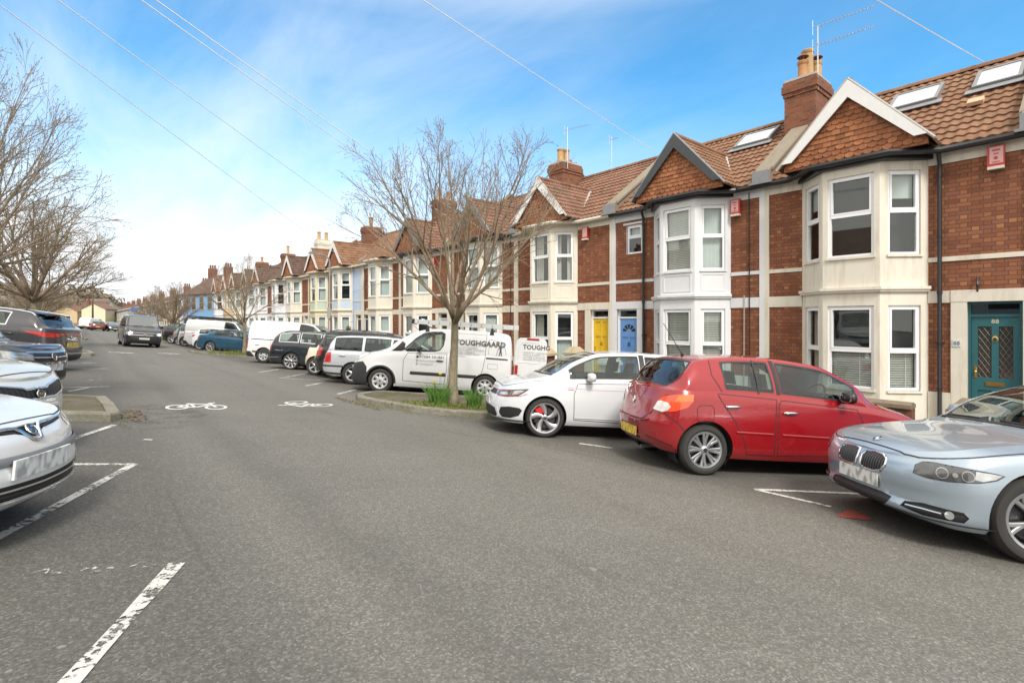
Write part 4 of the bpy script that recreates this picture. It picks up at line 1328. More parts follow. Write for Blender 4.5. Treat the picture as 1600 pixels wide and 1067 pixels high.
    # polygon converters -> list of (a, v)
    def poly(s, kind, pts, step=.06):
        P = []
        n = len(pts)
        for i in range(n):
            p, q = pts[i], pts[(i+1) % n]
            k = max(1, int(math.dist(p, q)/step))
            for j in range(k): P.append((p[0]+(q[0]-p[0])*j/k, p[1]+(q[1]-p[1])*j/k))
        return [s.conv(kind, p) for p in P]
    def path(s, kind, pts, step=.05):
        P = []
        for i in range(len(pts)-1):
            p, q = pts[i], pts[i+1]; k = max(1, int(math.dist(p, q)/step))
            for j in range(k): P.append((p[0]+(q[0]-p[0])*j/k, p[1]+(q[1]-p[1])*j/k))
        P.append(pts[-1])
        return [s.conv(kind, p) for p in P]
    def conv(s, kind, p):
        if kind == 's':   # side (x, z) on the wall
            a = s.a_x(p[0]); return (a, max(0., min(1., s.vz(a, p[1]))))
        if kind == 'f':   # unrolled from the nose centre (a, z)
            a = max(0., p[0]); return (a, max(0., min(1., s.vz(a, p[1]))))
        if kind == 'r':   # unrolled from the tail centre
            a = s.A-max(0., p[0]); return (a, max(0., min(1., s.vz(a, p[1]))))
        if kind == 'c':   # cabin side (x, z)
            a = s.a_xe(p[0]); E, Rr, zc, c = s.rail(a)
            return (a, max(0., min(1., (p[1]-E[2])/max(.01, Rr[2]-E[2]))))
        if kind == 'x':   # (xe, t) straight on the top sheet
            return (s.a_xe(p[0]), max(0., min(2., p[1])))
        if kind == 'b':   # rear slope by height: (z, t): xe where the centre line has height z behind the roof
            lo, hi = s.S['xr'], s.xet[-1][0]
            for _ in range(40):
                m = (lo+hi)/2
                if s.zc(m) > p[0]: lo = m
                else: hi = m
            return (s.a_xe(lo), max(0., min(2., p[1])))
SHEET_OF = dict(s='w', f='w', r='w', c='t', x='t', b='t')

def inpoly(p, poly):
    x, y = p; c = False; j = len(poly)-1
    for i in range(len(poly)):
        xi, yi = poly[i]; xj, yj = poly[j]
        if (yi > y) != (yj > y) and x < (xj-xi)*(y-yi)/(yj-yi+1e-15)+xi: c = not c
        j = i
    return c

def arc_pts(cx, cz, r, zlow, n=22):
    """wheel-arch outline, flat at zlow"""
    s_ = max(-1., min(1., (zlow-cz)/r)); t0 = math.asin(s_)
    return [(cx+r*cos(t0+(pi-2*t0)*i/n), cz+r*sin(t0+(pi-2*t0)*i/n)) for i in range(n+1)]
def circ(cx, cz, r, n=16, sx=1.): return [(cx+r*sx*cos(2*pi*i/n), cz+r*sin(2*pi*i/n)) for i in range(n)]

SEAM = plain('panel_gap', (.012, .012, .013), .6, var=.1)
TRIM = plain('black_trim', (.028, .028, .030), .55, var=.2, scale=8, bmp=.05)
GLOSSB = plain('gloss_black', (.012, .012, .014), .12, coat=.6, var=.05)
TYRE = plain('tyre_rubber', (.030, .029, .027), .8, var=.35, scale=5, bmp=.3)
ALLOY = plain('alloy_silver', (.52, .53, .55), .28, .85, var=.06)
ALLOYD = plain('alloy_dark', (.09, .09, .095), .35, .8, var=.06)
HUBCAP = plain('hubcap_silver', (.50, .51, .52), .4, .5, var=.06)
DARK = plain('underbody', (.010, .010, .010), .9, var=.2)
SEATM = plain('seat_cloth', (.055, .055, .06), .9, var=.3, scale=10)
DASHM = plain('dash_plastic', (.03, .03, .032), .6, var=.2)
CGLASS = glass('car_glass', (.60, .68, .64), 1.55)
WSGLASS = glass('windscreen_glass', (.62, .70, .67), 2.3)
CGLASSD = glass('car_glass_dark', (.20, .23, .22), 1.55)
LENSC = plain('lamp_clear', (.50, .52, .53), .12, .55, .9, var=.45, scale=16)
LENSD = plain('lamp_dark', (.10, .10, .105), .12, .3, 1., var=.5, scale=14)
LENSR = plain('lamp_red', (.42, .014, .012), .15, 0, 1., var=.25, scale=10)
LENSO = plain('lamp_orange', (.75, .16, .03), .15, 0, 1., var=.2, scale=10)
LENSW = plain('lamp_white', (.72, .72, .70), .15, .2, 1., var=.3, scale=20)
PLY = plain('plate_yellow', (.72, .50, .03), .45, var=.04)
PLW = plain('plate_white', (.70, .71, .68), .45, var=.04)
GRILLE = plain('grille_black', (.014, .014, .015), .5, var=.3, scale=30)
def mat_plate(name, base):
    m, nt, out = newmat(name)
    oc = objc(nt)
    mp = nd(nt, 'ShaderNodeMapping'); mp.inputs['Scale'].default_value = (1, 22, 12); nt.links.new(oc, mp.inputs[0])
    n = noise(nt, mp.outputs[0], 1.0, 1, .3)
    c = mixc(nt, ramp(nt, n, [(.44, 0.), (.66, .6)]), base, (.10, .10, .11))
    bsdf(nt, out, c, .4, spec=.4)
    MATS[name] = m; return m
PLWB = mat_plate('plate_white_smudged', (.70, .71, .69)); PLYB = mat_plate('plate_yellow_smudged', (.74, .52, .04))

WHEEL_CACHE = {}
def wheel_meshes(r, rr, wd, style, rim_mat):
    key = (r, rr, wd, style, rim_mat.name)
    if key in WHEEL_CACHE: return WHEEL_CACHE[key]
    # axle along +y (outer face at y=0, inner at y=-wd)
    mb = MB()
    sh = r-rr
    prof = [(rr-.012, -.012), (rr+.008, -.004), (rr+sh*.35, .010), (rr+sh*.7, .004), (r-.012, -.018), (r, -.04), (r, -wd+.04), (r-.015, -wd+.015), (rr+.01, -wd), (rr-.01, -wd)]
    mb.lathe(prof, (0,0,0), (0,1,0), 40)
    for q in (-.055, -.085, -.115, -.145):
        if -q < wd-.04: mb.lathe([(r+.001, q), (r-.006, q-.004), (r+.001, q-.008)], (0,0,0), (0,1,0), 40)
    ty = mb.mesh('tyre', TYRE, smooth=True)
    mb = MB()
    mb.lathe([(rr-.012, -.03), (rr+.006, -.006), (rr+.002, .0), (rr-.018, -.004), (rr-.03, -.03), (rr-.035, -wd*.8)], (0,0,0), (0,1,0), 40, 0)
    mb.lathe([(rr-.03, -wd*.55), (.02, -wd*.55)], (0,0,0), (0,1,0), 24, 1)
    mb.lathe([(rr*.72, -.075), (rr*.3, -.075)], (0,0,0), (0,1,0), 28, 2)
    kind, n = style
    def spoke(t, w0, w1, y0=-.012, y1=-.004, dep=.03, m=0, tw=0., r0=.04, r1=None):
        r1 = r1 or rr-.015
        k = 4; vs = []
        for i in range(k+1):
            q = i/k; r_ = r0+(r1-r0)*q; w_ = w0+(w1-w0)*q
            tt = t + tw*(1-q)
            yy = y0+(y1-y0)*q - .018*sin(pi*q)*.4
            for (sg, dy) in ((-1, -.006), (-.6, 0), (.6, 0), (1, -.006), (1, -dep), (-1, -dep)):
                vs.append((r_*cos(tt)-sg*w_*sin(tt), yy+dy, r_*sin(tt)+sg*w_*cos(tt)))
        fs = []
        for i in range(k):
            for j in range(6): fs.append((i*6+j, i*6+(j+1)%6, (i+1)*6+(j+1)%6, (i+1)*6+j))
        mb.add(vs, fs, m)
    if kind == 'single':
        for i in range(n): spoke(2*pi*i/n+.3, .022, .030)
    elif kind == 'thin':
        for i in range(n): spoke(2*pi*i/n+.1, .012, .014)
    elif kind == 'pair':
        for i in range(n):
            for sg in (-1, 1): spoke(2*pi*i/n+.2+sg*.13, .013, .017, tw=-sg*.05)
    elif kind == 'vee':
        for i in range(n):
            for sg in (-1, 1): spoke(2*pi*i/n+.2+sg*.16, .013, .017, tw=-sg*.16)
    elif kind == 'blade':
        for i in range(n):
            spoke(2*pi*i/n+.25, .020, .044, tw=.55); spoke(2*pi*i/n+.25+.30, .014, .020, y0=-.03, y1=-.02, m=3, tw=.5)
    elif kind == 'cap':   # plastic wheel trim with windows between broad webs
        mb.lathe([(.0, .004), (.05, .004), (rr*.45, -.006), (rr*.47, -.012)], (0,0,0), (0,1,0), 32, 0)
        for i in range(n): spoke(2*pi*i/n, rr*.18, rr*.16, y0=-.008, y1=-.002, dep=.012, r0=rr*.4)
        mb.lathe([(rr*.84, -.006), (rr*.9, .0), (rr-.01, .0)], (0,0,0), (0,1,0), 40, 0)
    mb.lathe([(.0, .002), (.03, .002), (.045, -.008), (.055, -.02), (.06, -.05)], (0,0,0), (0,1,0), 20, 0)
    mb.lathe([(.0, .0045), (.024, .0045), (.026, .001)], (0,0,0), (0,1,0), 16, 3)
    rim = mb.mesh('rim', [rim_mat, DARK, ALLOYD, ALLOYD], smooth=True)
    WHEEL_CACHE[key] = (ty, rim)
    return ty, rim

def build_car(S, X, Y, heading, label, cat, group=None, name='parked_car', steer=0.):
    """X, Y on the ground, heading in degrees of the nose (0 = +X)"""
    sh = Shell(S); L = S['L']; lod = S.get('lod', 2)
    h = radians(heading)
    f = Vector((cos(h), sin(h), 0)); f = (f - UP*f.dot(UP)).normalized(); lft = UP.cross(f)
    M = Matrix(((f.x, lft.x, UP.x, X), (f.y, lft.y, UP.y, Y), (f.z, lft.z, UP.z, gz(X)), (0,0,0,1)))
    root = empty(name, None, label, cat, group, M)
    bpy.context.view_layer.update()
    PM = S['paint']; L2 = L/2
    loc = lambda p: (L2-p[0], p[1], p[2])
    # ---- parameter grids
    da = {0: .20, 1: .12, 2: .075}[lod]
    ga = set()
    n = int(sh.A/da)
    for i in range(n+1): ga.add(round(sh.A*i/n, 5))
    # extra columns where the centre line is steep
    x = sh.xet[0][0]; px, pz = x, sh.zc(x)
    while x < sh.xet[-1][0]:
        x += .01; z = sh.zc(x)
        if math.dist((x, z), (px, pz)) > da: ga.add(round(sh.a_xe(x), 5)); px, pz = x, z
    for i in range(1, 7): ga.add(round(.1*i**1.3/4, 5)); ga.add(round(sh.A-.1*i**1.3/4, 5))
    ga = sorted(ga); g2 = [ga[0]]
    for a in ga[1:]:
        if a-g2[-1] > .012: g2.append(a)
    g2[-1] = sh.A; ga = g2
    gv = [0, .07, .14, .22, .31, .4, .5, .6, .7, .79, .87, .93, .97, 1.] if lod else [0, .12, .3, .5, .7, .85, 1.]
    gt = [0, .06, .14, .26, .4, .55, .7, .84, .94, 1., 1.06, 1.14, 1.26, 1.42, 1.6, 1.8, 2.] if lod else [0, .1, .35, .7, 1., 1.15, 1.4, 1.7, 2.]
    # ---- regions
    regs = []       # (sheet, name, poly, props)
    zl = S['zb'][len(S['zb'])//2][1]
    for cx in (S['fo'], S['fo']+S['wb']):
        rr_ = S['wr']+S.get('arch', .045)
        ap = [sh.conv('s', p) for p in arc_pts(cx, S['wr'], rr_, sh.zb(cx)+.001, 26 if lod else 14)]
        ap[0] = (ap[0][0], 0.); ap[-1] = (ap[-1][0], 0.)
        regs.append(('w', 'void', ap, {}))
    order = 0
    for R_ in S['regions']:
        nm, kind, pts = R_[:3]; props = R_[3] if len(R_) > 3 else {}
        if lod < props.get('lod', 0): continue
        order += 1
        regs.append((SHEET_OF[kind], (nm, order), sh.poly(kind, pts, .05 if lod > 1 else .12), props))
    pieces = {}     # key -> {'v','n','f'}
    def put(key, P, Nn, tris):
        d = pieces.setdefault(key, {'v': [], 'n': [], 'f': [], 'idx': {}})
        for t in tris:
            fc = []
            for i in t:
                k = (id(P), i)
                if k not in d['idx']:
                    d['idx'][k] = len(d['v']); d['v'].append(P[i]); d['n'].append(Nn[i])
                fc.append(d['idx'][k])
            d['f'].append(fc)
    keep = []
    for sheet, gvv, sc in (('w', gv, .6), ('t', gt, .45)):
        V = []; idx = {}
        def addv(p):
            k = (round(p[0], 5), round(p[1], 5))
            if k not in idx: idx[k] = len(V); V.append(Vector((k[0], k[1]*sc)))
            return idx[k]
        for a in ga:
            for v in gvv: addv((a, v))
        edges = []
        vm = gvv[-1]
        bl = [(ga[i], 0) for i in range(len(ga))]
        for r in regs:
            if r[0] != sheet: continue
            ids = [addv((max(0., min(sh.A, p[0])), max(0., min(vm, p[1])))) for p in r[2]]
            for i in range(len(ids)):
                a, b = ids[i], ids[(i+1) % len(ids)]
                if a != b: edges.append((a, b))
        vo, eo, fo_, *_r = delaunay_2d_cdt(V, edges, [], 0, 1e-5)
        P3 = []; N3 = []
        par = [(p.x, p.y/sc) for p in vo]
        fn = sh.fn(sheet)
        for p in par:
            P3.append(fn(*p)); N3.append(sh.normal(sheet, *p))
        keep.append((P3, N3))
        groups = {}
        for t in fo_:
            t = list(t)
            cx = sum(par[i][0] for i in t)/len(t); cy = sum(par[i][1] for i in t)/len(t)
            ar = abs((par[t[1]][0]-par[t[0]][0])*(par[t[2]][1]-par[t[0]][1])-(par[t[2]][0]-par[t[0]][0])*(par[t[1]][1]-par[t[0]][1]))
            if ar < 1e-9: continue
            nm = 'body'
            if any(r[1] == 'void' and r[0] == sheet and inpoly((cx, cy), r[2]) for r in regs): continue
            for r in regs:
                if r[0] == sheet and inpoly((cx, cy), r[2]): nm = r[1]
            if nm == 'void': continue
            groups.setdefault(nm, []).append(t)
        for nm, tris in groups.items(): put((nm if nm == 'body' else nm), P3, N3, tris)
    propmap = {r[1]: r[3] for r in regs if r[1] != 'void'}
    def make(name, d, off, side, mats, parent, smooth=True, midx=None):
        vs, ns, fs = [], [], []
        for sg in ((1, -1) if side == 0 else (side,)):
            b = len(vs)
            for p, nn in zip(d['v'], d['n']):
                q = (p[0]+nn.x*off, (p[1]+nn.y*off)*sg, p[2]+nn.z*off)
                vs.append(loc(q)); ns.append((-nn.x, nn.y*sg, nn.z))
            for t in d['f']:
                t2 = [b+i for i in t]
                # outward winding
                a_, b_, c_ = (Vector(vs[i]) for i in t2[:3])
                nn = (b_-a_).cross(c_-a_)
                if nn.dot(Vector(ns[t2[0]])) < 0: t2.reverse()
                fs.append(t2)
        me = bpy.data.meshes.new(name); me.from_pydata(vs, [], fs)
        for m in mats: me.materials.append(m)
        me.polygons.foreach_set('use_smooth', [True]*len(fs))
        me.normals_split_custom_set_from_vertices(ns)
        me.update()
        return link(bpy.data.objects.new(name, me), parent)
    body = make('body', pieces.pop('body'), 0, 0, [PM], root)
    made = {}
    for key, d in pieces.items():
        nm = key[0]; pr = propmap[key]
        mat = pr.get('mat', PM); off = pr.get('off', 0.)
        par_ = body if pr.get('sub') else root
        if pr.get('centre'): made.setdefault(nm, []).append(make(pr.get('part', nm), d, off, 0, [mat], par_))
        else:
            for sg in ((1, -1) if not pr.get('only') else (pr['only'],)):
                made.setdefault((nm, sg), []).append(make(pr.get('part', nm), d, off, sg, [mat], par_))
    # ---- ribbons (gaps, trims) collected per target
    rib = {}
    for ri_, Rb in enumerate(S.get('ribbons', ())):
        kind, pts, wd, mat, tgt = Rb[:5]; pr = Rb[5] if len(Rb) > 5 else {}
        if lod < pr.get('lod', 1): continue
        closed = pr.get('closed')
        P = sh.path(kind, list(pts)+([pts[0]] if closed else []), .04)
        shn = SHEET_OF[kind]; off = pr.get('off', .0025); fn = sh.fn(shn)
        C = [Vector(fn(*p)) for p in P]; Nn = [sh.normal(shn, *p) for p in P]
        k = len(C)
        for sg in ((1, -1) if not pr.get('only') else (pr['only'],)):
            mbk = rib.setdefault((tgt if not isinstance(tgt, tuple) else tgt, sg if lod > 1 or tgt != 'body' or mat is not SEAM else 0, '%s%d' % (mat.name, ri_) if lod > 1 or mat is not SEAM else mat.name), [MB(), mat])
            vs = []
            for i in range(k):
                if closed and (i == 0 or i == k-1): tan = C[1]-C[-2]
                else: tan = C[min(i+1, k-1)]-C[max(i-1, 0)]
                if tan.length < 1e-9: tan = Vector((1,0,0))
                w_ = Nn[i].cross(tan.normalized()).normalized()*wd/2
                for q in (C[i]-w_+Nn[i]*off, C[i]+Nn[i]*(off+pr.get('bulge', 0.)), C[i]+w_+Nn[i]*off):
                    vs.append(loc((q.x, q.y*sg, q.z)))
            mbk[0].add(vs, [(3*i+j, 3*i+j+1, 3*i+j+4, 3*i+j+3) for i in range(k-1) for j in range(2)])
    for (tgt, sg, mn), (mb, mat) in rib.items():
        o_ = body if tgt == 'body' else made.get((tgt, sg), [body])[0]
        nm = 'panel_gap' if mat is SEAM else ('trim_strip')
        mb.obj(nm, mat, o_, smooth='all')
    # ---- wheel wells, floor
    hwid = S['W']/2
    mb = MB()
    for cx in (S['fo'], S['fo']+S['wb']):
        rr_ = S['wr']+S.get('arch', .045)-.002
        for sg in (1, -1):
            n_ = 16; vs = []
            for i in range(n_+1):
                t = -.55+(pi+1.1)*i/n_
                for yy in (hwid*.985-S['ps'][0][1]*.3, hwid-.36):
                    y_ = min(yy, sh.wall(sh.a_x(cx+rr_*cos(t)), max(0, min(1, sh.vz(sh.a_x(cx+rr_*cos(t)), S['wr']+rr_*sin(t)))))[1]-.004) if yy > hwid-.3 else yy
                    vs.append(loc((cx+rr_*cos(t), y_*sg, max(S['wr']+rr_*sin(t), .12))))
            mb.add(vs, [(2*i, 2*i+1, 2*i+3, 2*i+2) for i in range(n_)])
            vs = [loc((cx+rr_*cos(-.55+(pi+1.1)*i/n_), (hwid-.36)*sg, max(S['wr']+rr_*sin(-.55+(pi+1.1)*i/n_), .12))) for i in range(n_+1)]
            mb.add(vs, [tuple(range(n_+1))])
    # floor follows the plan outline
    N = 60
    pl = []
    for i in range(N+1):
        a = sh.A*i/N; p = sh.wall(a, 0.03); pl.append((p[0], max(0, p[1]-.01), p[2]+.01))
    vs = []
    for p in pl:
        vs.append(loc(p)); vs.append(loc((p[0], -p[1], p[2])))
    mb.add(vs, [(2*i, 2*i+1, 2*i+3, 2*i+2) for i in range(N)])
    mb.obj('underbody', DARK, root, recalc=False)
    # ---- wheels
    wd = S.get('wt', .205); tk = hwid-S.get('tin', .03)
    ty, rim = wheel_meshes(S['wr'], S['rr'], wd, S.get('spokes', ('single', 5)), S.get('rimm', ALLOY))
    for i, cx in enumerate((S['fo'], S['fo']+S['wb'])):
        for sg in (1, -1):
            e = bpy.data.objects.new('wheel', None); e.empty_display_size = .1; link(e, root)
            e.location = (L2-cx, tk*sg, S['wr'])
            e.rotation_euler = (0, R.uniform(0, 6), (0 if sg == 1 else pi) + (steer if i == 0 else 0))
            e.rotation_mode = 'ZYX' if False else 'XYZ'
            link(bpy.data.objects.new('tyre', ty), e); link(bpy.data.objects.new('rim', rim), e)
    # ---- mirrors, handles
    if lod >= 1:
        if S.get('mirror'):
            mx, mz = S['mirror'][:2]; mm = S['mirror'][2] if len(S['mirror']) > 2 else PM
            ya = sh.top(sh.a_xe(mx), .12)[1] if S.get('mir_y') is None else S['mir_y']
            for sg in (1, -1):
                mb = MB()
                vs0 = []
                n_ = 12
                for j in range(7):
                    q = pi*j/6
                    for i in range(n_):
                        t = 2*pi*i/n_
                        ex = abs(cos(t))**.7*(1 if cos(t) > 0 else -1); ez = abs(sin(t))**.7*(1 if sin(t) > 0 else -1)
                        rq = sin(q)**.55 if 0 < j < 6 else 0
                        vs0.append(loc((mx+.05+.062*cos(q)*1.0-(.03 if j == 0 else 0)*0, (ya+.13+.105*rq*ex)*sg, mz+.075*rq*ez)))
                mb.add(vs0, [(j*n_+i, j*n_+(i+1)%n_, (j+1)*n_+(i+1)%n_, (j+1)*n_+i) for j in range(6) for i in range(n_)])
                mo = mb.obj('wing_mirror', mm, root, smooth='all')
                mb = MB(); mb.tube([loc((mx+.05, (ya-.03)*sg, mz-.06)), loc((mx+.05, (ya+.06)*sg, mz-.055)), loc((mx+.05, (ya+.12)*sg, mz-.03))], [.03, .026, .03], 8)
                mb.obj('mirror_arm', BLACK, mo, smooth='all')
                mb = MB(); vs0 = [loc((mx+.096, (ya+.13+.092*abs(cos(2*pi*i/16))**.7*(1 if cos(2*pi*i/16) > 0 else -1))*sg, mz+.062*abs(sin(2*pi*i/16))**.7*(1 if sin(2*pi*i/16) > 0 else -1))) for i in range(16)]
                mb.add([loc((mx+.113, (ya+.13)*sg, mz))]+vs0, [(0, 1+i, 1+(i+1)%16) for i in range(16)])
                mb.obj('mirror_glass', CHROME, mo, smooth='all')
        for (hx, hz, hm, tgt) in S.get('handles', ()):
            for sg in (1, -1):
                a = sh.a_x(hx); p = Vector(sh.wall(a, sh.vz(a, hz))); nn = sh.normal('w', a, sh.vz(a, hz))
                mb = MB(); k = 6; pts = []
                for i in range(k+1):
                    q = i/k; x_ = hx-.095+.19*q
                    aa = sh.a_x(x_); pp = Vector(sh.wall(aa, sh.vz(aa, hz-.006*q)))+nn*(.006+.024*sin(pi*min(1, max(0, .12+.76*q)))); pts.append(loc((pp.x, pp.y*sg, pp.z)))
                mb.tube(pts, [.010, .015, .017, .017, .017, .015, .010], 8)
                tg = made.get((tgt, sg), [root])[0]
                mb.obj('handle', hm if hm else PM, tg, smooth='all')
    # ---- plates
    for (end, z, yoff, mat) in S.get('plates', ()):
        a = .001 if end == 'f' else sh.A-.001
        v = max(.02, min(.98, sh.vz(a, z)))
        pw, ph = .26, .056
        mb = MB()
        n_ = 6
        vs = []
        for i in range(n_+1):
            yy = -pw+2*pw*i/n_
            lo, hi = 0, sh.A*.25
            for _ in range(25):
                m = (lo+hi)/2
                if sh.base(m if end == 'f' else sh.A-m)[1] < abs(yy): lo = m
                else: hi = m
            aa = lo if end == 'f' else sh.A-lo
            x_ = sh.wall(aa, v)[0]
            ds = -1 if end == 'f' else 1
            x_ = x_*.45+sh.wall(a, v)[0]*.55
            for (zz, oo) in ((z-ph, .004), (z-ph, .018), (z+ph, .018), (z+ph, .004)):
                tilt = (zz-z)*S.get('ptilt', .0)
                vs.append(loc((x_+ds*(oo)+tilt, yy+yoff, zz)))
        mb.add(vs, [(4*i+j, 4*i+j+1, 4*i+j+5, 4*i+j+4) for i in range(n_) for j in range(3)]+[(0,1,2,3), tuple(4*n_+j for j in range(4))])
        mb.obj('number_plate', mat, root)
    # ---- interior
    if S.get('interior', lod >= 1):
        I = S.get('inside', {})
        xa, xb = I.get('x0', S['xw']+.15), I.get('x1', S['xr'])
        zbelt = sh.zs(L*.5)
        mb = MB(); yy = hwid-.16
        mb.box(L2-xb, L2-xa, -yy, yy, .30, .34)
        mb.box(L2-xa-.30, L2-xa+.25, -yy+.02, yy-.02, .34, zbelt-.02)
        for sg in (1, -1): mb.box(L2-xb, L2-xa, sg*yy-.02, sg*yy+.02, .34, zbelt-.05)
        mb.box(L2-xb-.02, L2-xb+.02, -yy, yy, .34, zbelt-.02)
        mb.obj('cabin_trim', DASHM, root)
        rows = I.get('rows', (S['xw']+1.15, S['xw']+2.0))
        for ri, sx in enumerate(rows):
            for sy in ((.36, -.36) if ri == 0 else (.38, -.38)):
                mb = MB(); x0 = L2-sx
                mb.prism([(x0, sy-.22, .62), (x0, sy+.22, .62), (x0-.16, sy+.19, 1.03), (x0-.16, sy-.19, 1.03)], (-.10, 0, .02))
                mb.box(x0-.08, x0+.42, sy-.23, sy+.23, .45, .60)
                mb.prism([(x0-.17, sy-.13, 1.06), (x0-.17, sy+.13, 1.06), (x0-.2, sy+.11, 1.24), (x0-.2, sy-.11, 1.24)], (-.08, 0, .01))
                mb.obj('seat', SEATM, root)
        mb = MB(); c = Vector((L2-xa-.42, -.36, zbelt+.03)); ax = Vector((-.85, 0, .5)).normalized(); u = Vector((0,1,0)); w_ = ax.cross(u)
        mb.tube([c+(u*cos(2*pi*i/20)+w_*sin(2*pi*i/20))*.18 for i in range(21)], .014, 6)
        mb.tube([c-u*.17, c+u*.17], .016, 5)
        mb.obj('steering_wheel', DASHM, root, smooth='all')
    return root, sh, made, body

def on_wall(sh, a, z, off=.0):
    v = sh.vz(a, z); p = Vector(sh.wall(a, v)); n = sh.normal('w', a, v)
    return p+n*off, n
def badge_matrix(sh, p, n, sg=1):
    """local car frame: disc facing n at p (car coordinates of the shell), x axis level"""
    L2 = sh.S['L']/2
    P = Vector((L2-p.x, p.y*sg, p.z)); N = Vector((-n.x, n.y*sg, n.z)).normalized()
    X_ = Vector((0,0,1)).cross(N).normalized(); Y_ = N.cross(X_)
    return Matrix(((X_.x, Y_.x, N.x, P.x), (X_.y, Y_.y, N.y, P.y), (X_.z, Y_.z, N.z, P.z), (0,0,0,1)))
def add_mesh(me, M, parent):
    o = link(bpy.data.objects.new(me.name, me), parent); o.matrix_local = M; return o
def ring_badge(r, w_, sx=1., mat=None, fill=None, letters=None, size=.05, lmat=None, name='badge'):
    mb = MB(); n = 24; vs = []
    for i in range(n):
        t = 2*pi*i/n
        for (q, z) in ((r-w_, .001), (r-w_*.5, .007), (r, .001)): vs.append((q*sx*cos(t), q*sin(t), z))
    mb.add(vs, [(3*i+j, 3*i+j+1, 3*((i+1)%n)+j+1, 3*((i+1)%n)+j) for i in range(n) for j in range(2)], 0)
    if fill is not None: mb.add([((r-w_)*sx*cos(2*pi*i/n), (r-w_)*sin(2*pi*i/n), .002) for i in range(n)], [tuple(range(n))], 1)
    return mb
def vw_badge(sh, p, n, parent, r=.055):
    mb = ring_badge(r, .009, fill=1)
    def st(pts, w_=.009):
        for a, b in zip(pts[:-1], pts[1:]):
            d = Vector((b[0]-a[0], b[1]-a[1])); d.normalize(); m = Vector((-d.y, d.x))*w_/2
            mb.add([(a[0]+m.x, a[1]+m.y, .006), (a[0]-m.x, a[1]-m.y, .006), (b[0]-m.x, b[1]-m.y, .006), (b[0]+m.x, b[1]+m.y, .006)], [(0,1,2,3)], 0)
    k = r/.055
    st([(-.022*k, .042*k), (0, .008*k), (.022*k, .042*k)]); st([(-.040*k, .026*k), (-.018*k, -.038*k), (0, -.002*k), (.018*k, -.038*k), (.040*k, .026*k)])
    me = mb.mesh('badge', [CHROME, GLOSSB], smooth=False, recalc=False)
    return add_mesh(me, badge_matrix(sh, p, n), parent)
# ------------------------------------------------------------------ the vehicles of the street
def win(kind, pts, mat=None, **k):
    d = dict(mat=mat or CGLASS, off=-.004, part='side_window'); d.update(k); return ('side_window', kind, pts, d)
def base_regions(S): pass
PAINT_BMW = paint('paint_ice_blue', (.38, .455, .53), .55, .30, .06)
PAINT_RED = paint('paint_deep_red', (.28, .005, .010), .10, .26, .05)
PAINT_WHITE = paint('paint_white', (.60, .62, .645), .0, .3, .05)
PAINT_VAN = paint('paint_van_white', (.68, .69, .70), .0, .35, .12)
PAINT_SILV = paint('paint_silver', (.50, .53, .56), .6, .32, .08)
PAINT_SILV2 = paint('paint_pale_silver', (.56, .59, .63), .5, .32, .06)
PAINT_NAVY = paint('paint_navy', (.014, .018, .030), .3, .28, .08)
PAINT_TEAL = paint('paint_teal', (.020, .085, .15), .35, .28, .05)
PAINT_CREAM = paint('paint_cream', (.68, .62, .48), .0, .32, .06)
PAINT_DK = paint('paint_dark_blue', (.012, .018, .026), .2, .3, .1)
PAINT_BLK = paint('paint_black', (.016, .016, .018), .2, .25, .1)
PAINT_GREY = paint('paint_graphite', (.055, .055, .062), .5, .3, .08)
PAINT_SAGE = paint('paint_grey_green', (.20, .23, .22), .5, .32, .08)
PAINT_BEIGE = paint('paint_beige_silver', (.62, .61, .57), .2, .32, .1)
PAINT_TROC = paint('paint_slate_blue', (.085, .088, .102), .35, .3, .06)
PAINT_MAR = paint('paint_maroon', (.10, .02, .025), .3, .3, .08)

PF = [(0,.10),(.1,.02),(.3,.0),(.5,.01),(.68,.035),(.86,.07),(1,.13)]
PS = [(0,.07),(.08,.03),(.25,.008),(.5,0),(.75,.010),(.9,.022),(1,.05)]
PR = [(0,.12),(.1,.03),(.35,.0),(.5,.01),(.62,.035),(.8,.06),(1,.11)]
ZB = -.72
def cb(z=.2, f=.2, r=.26, L=4.):
    return [(0, f), (.25, f-.02), (.9, z), (L*.5, z), (L-.9, z+.01), (L-.2, r-.02), (L, r)]

def side_set(dlo, front_door, rear_door, mats=None, frame=BLACK, fw=.035, glass_=None):
    """regions + ribbons for side windows (cabin polygons) and doors (wall polygons)"""
    rg, rb = [], []
    for p in dlo:
        rg.append(win('c', p, glass_))
        rb.append(('c', p, fw, frame, 'body', dict(closed=True, off=.001)))
    for i, p in enumerate((front_door, rear_door)):
        if p:
            nm = 'door%d' % i
            rg.append((nm, 's', p, dict(part='door')))
            rb.append(('s', p, .009, SEAM, nm, dict(closed=True, off=.0015)))
    return rg, rb

